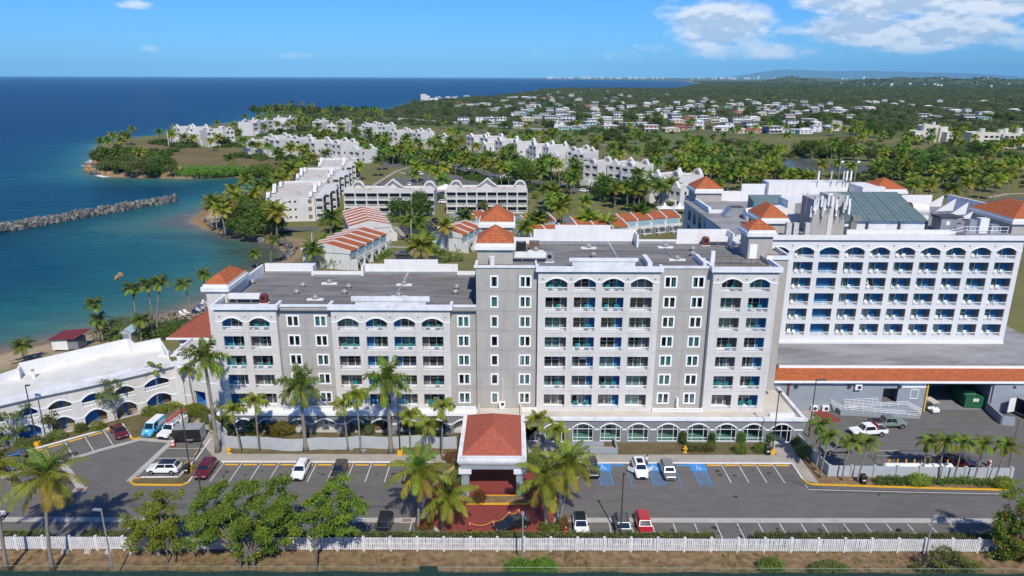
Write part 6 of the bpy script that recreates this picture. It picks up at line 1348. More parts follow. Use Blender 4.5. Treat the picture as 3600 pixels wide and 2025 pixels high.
for i,(bx,by,tx,ty)in enumerate(((357,835,393,590),(387,880,438,660),(515,895,568,690),(602,905,660,695),(985,865,1020,695),(1080,885,1113,690),(1158,905,1210,695),(1275,910,1333,705),(1395,910,1470,715))):
 np_('adonidia','H',bx,by,'H',tx,ty,('small curved palm nearest the glass doors, inside the wall corner','small curved palm second from the glass doors','small curved palm right of the white pickup, over the black bin','small curved palm right of the black bin','first of the five palms over the clipped round bush','second of the five palms by the flower bed','third of the five palms, above the dark red car','fourth of the five palms, right of the dark red car','last palm by the right end of the yard wall')[i],G4,sc=1.15)
BP=[((235,1100),(210,960),'lone palm on the sand by four beach chairs'),((925,920),(870,575),'dark wind blown palm highest of the beach palm pair'),((955,915),(915,720),'bright palm under the dark wind blown one'),((1300,905),(1228,430),'first of the tall slim beach palms behind the sea grape hedge'),((1425,895),(1365,390),'second of the tall slim beach palms'),((1468,890),(1492,370),'third tall slim beach palm with a crooked trunk'),((1775,700),(1698,390),'curved beach palm beside the white loungers'),((1905,660),(1893,300),'beach palm just left of the orange corner turret'),((1312,925),(1315,720),'low bushy palm pair before the sea grape hedge'),((1120,915),(1112,850),'young palm by the small grey shed')]
for(b_,t_,lab)in BP:np_('beach','A',*b_,'A',*t_,lab,'palms on the beach',sc=.85,wind=.5)
for(b_,t_,lab)in(((1535,1375),(1515,1262),'small palm standing at the murky edge of the cove'),((1648,1345),(1672,1150),'slim palm leaning over the rock armour of the cove')):
 q=g('J',*b_,-1.0);t2=atY('J',*t_,q[1]);near_palm('beach',(q[0],q[1],-1.2),t2,lab,'palms of the cove',sc=.9,wind=.4)
def crown_mesh(sd,mats_,nf=20,L=4.0,nl=11):
 r=random.Random(sd);mb=MB()
 for i in range(nf):
  t_=i/(nf-1);az_=i*2.39996+r.uniform(-.3,.3);e0=78-95*t_+r.uniform(-6,6);e1=e0-65;m=0 if t_<.5 else(1 if t_<.85 else 2)
  fm=MB();pts=[];x=z=0.0
  for j in range(6):pts.append(Vector((x,0,z)));e=R(e0+(e1-e0)*j/5);x+=L/5*math.cos(e);z+=L/5*math.sin(e)
  for j in range(nl):
   u=.12+.88*j/(nl-1);k=min(int(u*5),4);p=pts[k].lerp(pts[k+1],u*5-k);d=(pts[k+1]-pts[k]).normalized();l=1.2*(math.sin(PI*min(u*.9+.12,1))*.8+.2)
   for s in(-1,1):
    tip=p+(Vector((0,s,0))*.8+d*.5)*l+Vector((0,0,-l*.55));w=d*.21;fm.poly([p-w,p+w,tip+w*.4,tip-w*.4],m)
  ca,sa=math.cos(az_),math.sin(az_);n=len(mb.v);mb.v+=[(x*ca-y*sa,x*sa+y*ca,z)for x,y,z in fm.v];mb.f+=[tuple(n+q for q in f)for f in fm.f];mb.m+=fm.m
 return mb.mesh('crown',mats_)
CM=[crown_mesh(1,[lf_green,lf_yel,lf_yel]),crown_mesh(2,[lf_yel,lf_yel,lf_gold],21),crown_mesh(3,[lf_green,lf_green,lf_yel],20),crown_mesh(4,[lf_yel,lf_gold,lf_gold],18),crown_mesh(5,[lf_dark,lf_green,lf_green],24,3.5)]
TMs=[]
for ln_ in(0,.6,-.7):
 mb=MB();mb.tube([(ln_*(i/5)**1.5,0,i/5)for i in range(6)],[.30,.21,.19,.18,.17,.16],6);TMs.append((mb.mesh('trunk',palmbark),ln_))
PL={'condo':('coconut palm among the white condominiums','palms among the white condominiums'),'head':('coconut palm on the headland by the sea','palms on the headland'),'golf':('coconut palm on the golf course','palms on the golf course'),'sea':('coconut palm in the clump behind the condominiums by the open sea','palms along the open sea'),'cove':('coconut palm in the clump at the cove','palms of the cove'),'row':('palm beside the red roofed row houses','palms by the row houses')}
def far_palm(t_,x,y,zone,h=9.0,kind=None,sc=1.0):
 h=h*vr.uniform(.9,1.12);p=g(t_,x,y,h+.3);z=float(hgt(*p))
 if z>.5:p=g(t_,x,y,h+z)
 return palm_at(p,zone,h,kind,sc)
def palm_at(p,zone,h=9.0,kind=None,sc=1.0):
 z=float(hgt(p[0],p[1]))
 tm_,ln_=vr.choice(TMs);h2=h
 lab,grp=PL[zone];kind=kind if kind is not None else vr.choice((0,1,1,2,2,3));lab=('green','yellow tinged','dark green','golden','dense dark')[kind]+{0:' straight ',.6:' right leaning ',-.7:' left leaning '}[ln_]+lab;root=thing('royal_or_dark_palm' if kind in(2,4)else 'coconut_palm',lab.replace('coconut','royal')if kind in(2,4)else lab,'palm tree',(p[0]-ln_,p[1],z),0,grp)  # name follows the dark crown colour; palm is built like the coconut ones
 link('trunk',tm_,root,None,None,(1,1,h2));link('crown',CM[kind],root,(ln_,0,h2),(vr.uniform(-.1,.1),vr.uniform(-.1,.1),vr.uniform(0,6.3)),sc*vr.uniform(1.0,1.3))
 return root
for x,y in((340,290),(440,290),(500,240),(240,340),(370,410),(740,455),(300,330),(410,330),(270,390),(460,300),(330,420),(560,430)):far_palm('J',x,y,'head',7,None,1.1)
for x,y in((1010,310),(1150,340),(1200,190),(1340,200),(1430,220),(1380,260),(1500,190),(1540,370),(1700,430),(1810,390),(1930,390),(1300,480),(1960,90),(1900,130),(2000,190),(2160,200),(2340,220),(2510,220),(850,225),(2020,250),(2050,300),(1480,205),(1980,470)):far_palm('J',x,y,'condo',8)
for x,y in((1440,660),(1340,740),(1510,760),(1620,670),(1200,830),(1280,860),(1660,880),(1900,500),(1820,560),(1760,640),(1350,780),(1230,900),(1160,850),(1690,650),(1560,700),(1850,540),(1640,700),(1750,540),(1690,910)):far_palm('J',x,y,'cove',8.5,vr.choice((1,3,1,2)))
for x,y in((1700,50),(1790,40),(1900,30),(1650,80),(1850,100),(1540,120),(1600,100),(1740,60),(1820,20),(1950,60),(2000,75),(1680,40),(2140,60),(2240,60),(2400,90),(2500,70),(2470,120),(1880,70),(1770,90)):far_palm('J',x,y,'sea',8.5)
for x,y in((470,1105),(620,845),(1270,875),(1335,885),(1350,1075),(1720,835),(1560,910),(2400,615),(2330,850),(2290,885),(2220,925),(2460,640),(1395,1045),(2490,760)):far_palm('K',x,y,'row',6.5 if x<700 else 8,4 if x in(1720,2330,2400)else None)
for x,y in((1000,380),(1130,310),(1240,320),(1340,420),(820,130),(985,110),(640,90),(460,120),(490,200),(280,270),(190,320),(400,280),(360,390),(310,420),(270,450),(1110,160),(1200,250),(1270,170),(1440,240),(1480,270),(1550,330),(1560,180),(1620,140),(1650,240),(1660,330),(1730,370),(1800,390),(2210,390),(2080,440),(2370,380),(2460,400),(760,200),(950,260),(1050,250),(1000,190),(1400,330),(1330,230),(1280,290),(1500,200),(1590,270),(1710,300)):far_palm('K',x,y,'condo',8.5,vr.choice((0,1,2,2,4)))
for x,y in((1210,840),(1280,860),(1450,860),(1570,870),(1440,990),(1250,1080),(1700,1010),(1790,1080),(1950,1090),(1980,950),(2110,1010),(2100,970),(2250,1040),(1270,1170),(1360,1200),(1540,1180),(2160,1060),(1400,960),(1880,1060),(1330,1170)):far_palm('L',x,y,'condo',9,vr.choice((0,1,2,2,4)))
for x,y in((1560,1325),(1985,1265),(1710,1365)):far_palm('L',x,y,'row',6.5,1 if x!=1985 else 4,1.15)
for x,y in((990,680),(1100,690),(1200,710),(1460,640),(1300,740),(1360,740),(1760,740),(2250,900),(2230,850),(2160,690),(2200,720),(2440,800),(2480,680),(2400,690),(2500,770),(2060,740),(1960,770),(1420,770),(1250,600),(1270,640),(1050,570),(600,620)):far_palm('L',x,y,'golf',7.5)
for x,y in((40,600),(120,610),(230,600),(310,590),(150,690),(20,690),(70,760),(30,780),(560,650),(650,690),(760,690),(480,730),(420,810),(540,850),(700,810),(650,820),(1055,810),(890,880),(260,960),(1650,760),(1880,560),(1720,540),(1690,810),(1990,830),(2130,800),(2200,870),(2310,870),(2390,810),(2450,790),(2540,760),(2160,940),(2260,950),(1870,950),(1750,960),(2040,990),(2060,580),(2340,580),(2480,860),(1700,590),(480,800),(600,870),(740,870),(360,870),(300,800),(110,860),(60,840),(2230,800),(2420,880),(2080,860),(2380,920),(1960,900),(1530,800),(1480,830),(1600,850),(960,900),(820,910),(440,870),(200,760)):far_palm('M',x,y,'golf',9,vr.choice((1,2,3,1,0)))
def leafcloud(mb,blobs,n,size,r,m=0,m2=None,shell=.55,spread=1.5):
 tot=sum(b_[3]*b_[4]*b_[5]for b_ in blobs)
 cl=5
 for(cx,cy,cz,rx,ry,rz)in blobs:
  k=int(n*rx*ry*rz/tot/cl)+1
  for _ in range(k):
   while True:
    v=Vector((r.gauss(0,1),r.gauss(0,1),r.gauss(0,1)))
    if v.length>.01:break
   v.normalize();q=r.uniform(shell,1.06)**.8;p=Vector((cx+v.x*rx*q,cy+v.y*ry*q,cz+v.z*rz*q))
   mm=m if(m2 is None or r.random()<.75)else m2;p0=p
   for _k in range(cl):
    p=p0+Vector((r.gauss(0,1),r.gauss(0,1),r.gauss(0,.7)))*size*spread;nrm=(v*.5+Vector((r.uniform(-.9,.9),r.uniform(-1.2,.7),r.uniform(-.1,1.3)))).normalized();a=nrm.orthogonal().normalized();b2=nrm.cross(a);t_=r.uniform(0,PI);u=a*math.cos(t_)+b2*math.sin(t_);w=nrm.cross(u);s=size*r.uniform(.6,1.3)
    mb.poly([p-u*s,p+w*s*.55,p+u*s,p-w*s*.55],mm)
def blobs_random(r,n,R_,H0,H1,rb):
 out=[]
 for i in range(n):
  a=r.uniform(0,2*PI);q=R_*math.sqrt(r.random());h=r.uniform(H0,H1)-(q/R_)**2*(H1-H0)*.5;b_=rb*r.uniform(.7,1.2);out.append((q*math.cos(a),q*math.sin(a),h,b_,b_,b_*.72))
 return out
def limbs(mb,blobs,r0,hb):
 mb.tube([(0,0,-.2),(.05,.03,hb*.5),(0,0,hb)],[r0*1.3,r0,r0*.8],7)
 for c in blobs[:12]:mb.tube([(0,0,hb*.8),(c[0]*.5,c[1]*.5,(hb+c[2])*.52),(c[0]*.9,c[1]*.9,c[2])],[r0*.55,r0*.35,r0*.12],5)
TV={}
def treevar(key,sd,n,R_,H0,H1,rb,nl,size,mats_,r0=.25,hb=2.5):
 r=random.Random(sd);bl_=blobs_random(r,n,R_,H0,H1,rb);t1=MB();limbs(t1,bl_,r0,hb);c1=MB();leafcloud(c1,bl_,nl,size,r,0,1 if len(mats_)>1 else None);TV[key]=(t1.mesh('trunk',bark),c1.mesh('crown',mats_))
treevar('round',1,16,3.2,3.6,6.6,1.7,2600,.34,[lf_green,lf_dark]);treevar('dark',2,18,3.4,3.2,7.2,1.8,2600,.36,[lf_dark,lf_green]);treevar('umbrella',3,16,4.6,5.2,6.6,1.5,2400,.34,[lf_green,lf_dark]);treevar('olive',4,14,3.4,2.8,5.6,1.5,1500,.32,[lf_olive,lf_green]);treevar('yellow',5,14,3.0,3.0,6.0,1.6,2200,.34,[lf_yel,lf_green]);treevar('bush',6,10,1.8,.5,1.8,1.0,1300,.22,[lf_dark,lf_green],.1,.5);treevar('sparse',7,10,2.4,2.6,5.4,1.0,520,.2,[lf_olive,lf_yel],.14,2.0)
def tree(key,p,sc,label,cat='tree',group=None,name=None,rz=None):
 if group and 'leafless' not in label and 'village' not in label:label=('large ' if(sc if not isinstance(sc,tuple)else 1)>1.25 else '')+{'dark':'dark dense ','round':'rounded green ','olive':'olive toned ','umbrella':'flat topped ','yellow':'light green ','bush':'low bushy ','sparse':'sparse '}.get(key,'')+label
 root=thing(name or{'bush':'bush','umbrella':'umbrella_tree'}.get(key,'broadleaf_tree'),label,cat,p if len(p)>2 else(*p,float(hgt(*p))),vr.uniform(0,6.3)if rz is None else rz,group);root.scale=(sc,)*3 if not isinstance(sc,tuple)else sc
 a,b_=TV[key];link('trunk',a,root);link('crown',b_,root);return root
for(x,y,k,s,lab)in((1350,840,'dark',1.25,'large dark tree before the left frontal condominium'),(1190,850,'dark',1.0,'dark tree left of the large one before the left frontal condominium'),(1850,815,'olive',.9,'small tree before the right frontal condominium, left one'),(2040,810,'olive',.85,'small tree before the right frontal condominium, middle one'),(2165,810,'olive',.95,'small tree before the right frontal condominium, right one'),(1905,420,'umbrella',1.2,'umbrella shaped tree on a pale trunk by the drive'),(2070,420,'yellow',1.5,'tall light green tree right of the umbrella shaped tree'),(2200,590,'round',1.4,'dense round tree beside the drive behind the parking bays'),(1270,400,'round',1.1,'bushy tree in the middle of the drive parking'),(490,220,'round',1.2,'bushy tree under the palms by the upper drive'),(1480,720,'dark',.5,'narrow clipped tree between the two frontal condominiums'),(2300,700,'yellow',.5,'golden bush right of the frontal condominium')):tree(k,g('K',x,y),s,lab)
for i,(x,y,k,s)in enumerate(((1350,1010,'olive',1.0),(1450,950,'round',1.25),(1560,960,'olive',1.2),(1440,1040,'dark',1.1),(1380,1110,'round',.9),(1560,1080,'round',1.2),(1650,1100,'dark',1.05),(1480,1130,'dark',.9),(1650,1010,'round',1.0),(1290,960,'yellow',.8))):tree(k,g('J',x,y),s,'tree in the dense clump on the point of the cove',group='trees on the cove point')
for i,(x,y,k,s)in enumerate(((260,520,'olive',1.1),(330,560,'olive',1.2),(470,530,'olive',1.2),(420,590,'round',.9),(560,600,'sparse',1.6),(620,560,'sparse',1.6),(700,580,'dark',1.1),(690,620,'dark',.9),(800,600,'dark',1.0),(500,620,'olive',.9),(250,450,'olive',.9),(330,470,'olive',1.0),(560,520,'olive',1.0),(400,450,'olive',.9),(215,520,'olive',.8),(230,480,'dark',1.1),(290,500,'round',1.2),(350,520,'olive',1.3),(420,520,'round',1.2),(520,480,'olive',1.2),(450,480,'olive',1.1),(380,600,'olive',1.2),(300,590,'olive',1.1),(460,610,'olive',1.2),(590,610,'olive',1.2),(650,620,'olive',1.1),(740,600,'dark',1.2),(780,560,'dark',1.1),(830,620,'olive',1.0),(540,570,'olive',1.2),(360,480,'olive',1.1))):tree(k,gt('J',x,y),s,('grey leafless looking tree on the headland' if k=='sparse' else 'wind cut tree covering the rocky headland'),group='trees on the headland')
for x,y,k,s,lab in((1270,390,'dark',1.1,'dark round tree right of the three storey white houses by the dry lawn'),(1590,540,'sparse',1.5,'thin grey tree on the dry lawn near the mangrove'),(1440,450,'bush',1.0,'round bush before the gabled condominium'),(2080,250,'round',.8,'bush before the sea side condominium')):tree(k,gt('J',x,y),s,lab)
for(x,y,k,s)in((1620,730,'olive',1.3),(1750,690,'dark',1.6),(1830,720,'round',1.1),(2100,860,'round',1.5),(870,660,'olive',1.2),(1080,660,'dark',1.0),(670,610,'olive',1.1),(1680,1180,'dark',1.3),(1780,1200,'dark',1.4),(1900,1210,'dark',1.4),(1990,1190,'dark',1.3),(1830,1160,'olive',1.3),(1040,1010,'round',1.5),(930,850,'round',1.5),(1400,900,'sparse',1.8),(1800,810,'bush',1.6),(1850,790,'olive',1.0),(1000,650,'olive',.9),(780,640,'olive',.9)):tree(k,gt('L',x,y),s,'leafy tree between the condominium drive and the golf fairway',group='trees along the fairway')
for(x,y,k,s)in((330,700,'olive',1.5),(450,715,'olive',1.6),(590,740,'olive',1.5),(700,745,'olive',1.3),(880,745,'olive',1.6),(980,760,'round',1.7),(1090,770,'olive',1.7),(1180,770,'round',1.6),(1290,780,'olive',1.7),(1400,790,'olive',1.6),(1490,770,'round',1.4),(1580,780,'olive',1.4),(1250,690,'yellow',1.4),(1120,680,'yellow',1.2),(1400,700,'olive',1.3),(1880,770,'olive',1.5),(2050,760,'olive',1.5),(2200,740,'round',1.5),(2330,750,'olive',1.4),(250,930,'dark',1.7),(170,880,'round',1.8),(1870,900,'dark',1.8),(1950,760,'olive',1.2),(1450,610,'round',1.6),(1540,620,'dark',1.3),(1350,600,'round',1.3),(720,560,'dark',1.4),(1010,730,'olive',1.2),(60,930,'dark',1.6),(330,930,'dark',1.4),(450,920,'round',1.4),(560,930,'round',1.3),(680,930,'dark',1.4),(1500,920,'dark',1.4),(1620,930,'dark',1.4),(1750,900,'dark',1.2)):tree(k,g('M',x,y),s,'tree beside the pond behind the rear hotel wing' if y>640 else 'tree at the far edge of the right hand fairway',group='trees round the pond')
vt=random.Random(31);HXY=[(p[0],p[1])for p in(gt(t_,x,y+4)for t_,x,y,k in hp)]
def clear(px,py,a=8,b_=16):
 return all(not(abs(px-hx)<a and-b_<py-hy<5)for hx,hy in HXY)
cnt=0
while cnt<150:
 if vt.random()<.5:t_,x,y='L',vt.uniform(-20,2560),vt.uniform(400,600)
 else:t_,x,y='M',vt.uniform(0,2576),vt.uniform(420,590)
 if t_=='L' and x<480 and y>500:continue
 p=gt(t_,x,y)
 if not clear(p[0],p[1],8,45):continue
 if t_=='M' and 1650<x and 500<y:continue
 k_=vt.choice(('dark','round','round','olive','dark','umbrella'));s_=vt.uniform(.8,1.35);tree(k_,p,s_,('large ' if s_>1.1 else 'small ')+{'dark':'dark dense','round':'round green','olive':'olive toned','umbrella':'flat topped'}[k_]+' tree among the houses of the '+('seaward' if t_=='L' else 'right hand')+' village',group='trees among the village houses');cnt+=1
for _ in range(26):
 if vt.random()<.6:t_,x,y='L',vt.uniform(-20,2560),vt.uniform(370,560)
 else:t_,x,y='M',vt.uniform(0,2576),vt.uniform(420,590)
 far_palm(t_,x,y,'golf',8.5)
def wood(name,pts,crown):
 me=bpy.data.meshes.new(name);me.from_pydata([p[:3]for p in pts],[],[]);a=me.attributes.new('size','FLOAT','POINT');a.data.foreach_set('value',[p[3]for p in pts]);b_=me.attributes.new('turn','FLOAT','POINT');b_.data.foreach_set('value',[p[4]for p in pts])
 o=link(name,me);stuff(o);ng=bpy.data.node_groups.new(name,'GeometryNodeTree');ng.interface.new_socket('Geometry',in_out='INPUT',socket_type='NodeSocketGeometry');ng.interface.new_socket('Geometry',in_out='OUTPUT',socket_type='NodeSocketGeometry')
 n=ng.nodes;i=n.new('NodeGroupInput');q=n.new('NodeGroupOutput');ip=n.new('GeometryNodeInstanceOnPoints');oi=n.new('GeometryNodeObjectInfo');oi.inputs['Object'].default_value=crown;oi.inputs['As Instance'].default_value=True
 s=n.new('GeometryNodeInputNamedAttribute');s.data_type='FLOAT';s.inputs[0].default_value='size';r=n.new('GeometryNodeInputNamedAttribute');r.data_type='FLOAT';r.inputs[0].default_value='turn';cx=n.new('ShaderNodeCombineXYZ');l=ng.links.new
 l(i.outputs[0],ip.inputs['Points']);l(oi.outputs['Geometry'],ip.inputs['Instance']);l(s.outputs[0],ip.inputs['Scale']);l(r.outputs[0],cx.inputs[2]);l(cx.outputs[0],ip.inputs['Rotation']);l(ip.outputs[0],q.inputs[0])
 md=o.modifiers.new('wood','NODES');md.node_group=ng;return o
nr_=np.random.default_rng(3);NP=60000;th=np.radians(nr_.uniform(-16,46,NP));rr=640*np.exp(nr_.random(NP)**.85*math.log(9500/640));XX,YY=rr*np.sin(th),rr*np.cos(th)
ok=inpoly(XX,YY,CP)&(YY>775-np.clip(XX*0+0,0,1))&(dist(XX,YY,CP)>8);ok&=~((YY<1000)&(nr_.random(NP)<.45))
ok&=~((XX<40)&(YY<830));ok&=~((YY<1700)&(nr_.random(NP)<.35));ZZ=hgt(XX,YY)
hx=np.array(HXY)
for k in np.nonzero(ok&(YY<2600))[0]:
 if np.any((np.abs(hx[:,0]-XX[k])<9)&(YY[k]-hx[:,1]>-70)&(YY[k]-hx[:,1]<6)):ok[k]=False
sz=nr_.uniform(.75,1.45,NP)*np.where(rr<1700,.72,np.clip(rr/1800,.95,1.7));tr_=nr_.uniform(0,6.3,NP);which=nr_.integers(0,3,NP)
def crown_of(key):
 for o in COL.objects:
  if o.type=='MESH' and o.data==TV[key][1]:return o
lf_w1=leafmat('leaf_far',(0.125,0.165,0.048));lf_w2=leafmat('leaf_far_pale',(0.165,0.19,0.065));lf_w3=leafmat('leaf_far_dark',(0.085,0.122,0.040))
treevar('far1',41,9,3.0,1.6,4.0,2.1,420,.75,[lf_w3,lf_w1]);treevar('far2',42,9,3.2,1.4,3.6,2.1,420,.75,[lf_w1,lf_w2]);treevar('far3',43,10,3.0,1.6,4.6,2.0,400,.72,[lf_w2,lf_w1])
for i,k in enumerate(('far1','far2','far3')):
 p=gt('M',(700,1100,1750)[i],(470,450,470)[i]);t_=tree(k,p,1.4,('dense low tree right of the white houses of the right hand village','broad low tree in the middle of the right hand village','broad tree behind the cream apartment block')[i])
 idx=np.nonzero(ok&(which==i))[0];wood('distant_wood',[(float(XX[j]),float(YY[j]),float(ZZ[j])-.5,float(sz[j]),float(tr_[j]))for j in idx],[c for c in t_.children if c.name.startswith('crown')][0])
lf_n1=leafmat('leaf_near',(0.135,0.235,0.024),.45);lf_n2=leafmat('leaf_near_yellow',(0.25,0.29,0.024),.45)
def near_tree(label,base,blobs,n,size,mats_,r0,hb,stems=1,name='broadleaf_tree'):
 r=random.Random(len(label));root=thing(name,label,'tree',(*base,0));t1=MB();lim=blobs
 blobs=[(x+r.gauss(0,.5)*rx,y+r.gauss(0,.5)*ry,z+r.gauss(0,.45)*rz,rx*q,ry*q,rz*q*.8)for x,y,z,rx,ry,rz in blobs for q in(r.uniform(.3,.6),r.uniform(.3,.6),r.uniform(.25,.5))]
 for s in range(stems):n0=len(t1.v);limbs(t1,lim[s::stems],r0,hb);ox=(s-(stems-1)/2)*.9;t1.v[n0:]=[(x+ox*max(0,1-z/5),y,z)for x,y,z in t1.v[n0:]]
 t1.obj('trunk',bark,root);c1=MB();leafcloud(c1,blobs,n,size,r,0,1,.2,1.7);c1.obj('crown',mats_,root);return root
def imgblobs(t_,Y_,base,lst,ry=1.0):
 out=[]
 for x,y,rx in lst:
  for dy in(-.5,.5):
   yy=Y_+dy*rx*1.2/ry;p=atY(t_,x,y,yy);out.append((p[0]-base[0],yy-base[1],p[1],rx*vr.uniform(.9,1.1),rx,rx*.75))
 return out
b_=g('D',390,1395);near_tree('big leafy many stemmed tree on the bank before the fence, largest of all',b_,imgblobs('D',b_[1]+.8,b_,((350,700,1.3),(150,740,1.2),(560,740,1.2),(30,800,1.0),(250,850,1.6),(480,860,1.6),(700,840,1.2),(-40,880,.9),(100,960,1.5),(350,980,1.8),(600,980,1.6),(-50,1010,.9),(180,1080,1.4),(450,1120,1.5),(700,1050,1.2),(20,1120,1.0),(330,1200,1.2),(560,1220,.9),(650,680,.8),(740,930,.8),(-80,1200,.8),(700,1180,.7),(420,1270,.7))),38000,.14,[lf_n1,lf_n2],.17,2.2,3)
b_=g('B',1395,1350);near_tree('loose yellow green tree left of the big tree, by the thin grey lamp post',b_,imgblobs('B',b_[1]+.5,b_,((1270,770,.8),(1130,790,.55),(1420,800,.6),(1280,880,.9),(1180,900,.8),(1400,900,.7),(1250,990,1.0),(1360,1010,.9),(1090,1010,.7),(1150,1070,.9),(1290,1100,1.1),(1400,1090,.9),(1090,1150,.6),(1230,1190,1.0),(1390,1190,.8),(1070,1210,.5),(1020,970,.5),(1480,980,.4))),10500,.14,[lf_n2,lf_n1],.09,2.0,2)
b_=g('D',958,1420);near_tree('spreading tree on a pale leaning trunk right of the big tree',b_,imgblobs('D',b_[1]+1.0,b_,((1060,700,.7),(1180,660,.6),(1030,790,.8),(1200,770,.8),(900,850,.8),(1040,890,1.1),(1200,870,1.0),(1320,880,.7),(950,960,1.0),(1100,980,1.0),(1220,960,.7),(860,960,.6),(1000,1060,.9),(1130,1060,.8),(1230,1080,.5),(920,1090,.5))),15000,.14,[lf_n1,lf_n2],.12,4.3)
b_=g('H',1560,1350);near_tree('dark tree with reddish flowers cut by the right edge',b_,imgblobs('H',b_[1],b_,((1540,960,.9),(1570,1030,1.1),(1500,1080,1.0),(1440,1130,.9),(1540,1150,1.2),(1470,1200,1.1),(1560,1240,1.2),(1430,1240,.8),(1490,1300,1.1),(1570,1340,1.1),(1420,1320,.7),(1640,1100,1.3),(1640,1250,1.3),(1500,1370,.8))),13000,.14,[lf_n1,lf_rust],.16,2.5,2)
b_=g('H',985,1440);near_tree('low feathery olive tree on the bank at the lower right',b_,imgblobs('H',b_[1]+.5,b_,((1100,1310,.7),(1180,1350,.9),(1050,1370,.8),(1250,1390,.9),(1130,1410,1.0),(1320,1400,.6),(1020,1420,.7),(1220,1440,.8),(950,1390,.4),(1080,1290,.4))),6000,.12,[lf_olive,lf_yel],.09,.8,2)
for x,y,tx,ty,n,lab,rad in((1312,1092,1240,720,1500,'leafy tree before the third arch of the low wing, by the dark red car',1.5),(190,1345,170,1050,1600,'pale green tree at the left end of the low arcaded wing',1.6),(578,1232,560,1010,900,'slender tree before the second arch of the low wing',1.0),(-60,1390,-40,1180,1200,'pale green tree cut by the left edge before the low wing',1.6)):
 b_=g('N',x,y);p=atY('N',tx,ty,b_[1]);r=random.Random(n);near_tree(lab,b_,[(p[0]-b_[0]+r.uniform(-1,1)*rad,r.uniform(-1,1)*rad,p[1]+r.uniform(-1.2,1.1)*rad,rad*.55,rad*.55,rad*.42)for _ in range(11)],n,.13,[lf_olive,lf_green],.08,2.0)
def shrub(label,c,rx,ry,h,n,size,mats_,cat='bush',name='bush',group=None,z=0.1,clipped=False):
 r=random.Random(int(abs(c[0]*100))+n);root=thing(name,label,cat,(*c[:2],z),0,group);mb=MB();k=max(1,int(rx/ry))if not clipped else 1
 bl_=[((i-(k-1)/2)*2*rx/max(k,1)*.9,r.uniform(-.1,.1),h*.5,rx/k*1.05,ry,h*.55*r.uniform(.9,1.1))for i in range(k)];leafcloud(mb,bl_,n,size,r,0,1 if len(mats_)>1 else None,.7);mb.obj('foliage',mats_,root);mb=MB();mb.cyl((0,0,0),(0,0,h*.5),.06,.04,5);mb.obj('stem',bark,root);return root
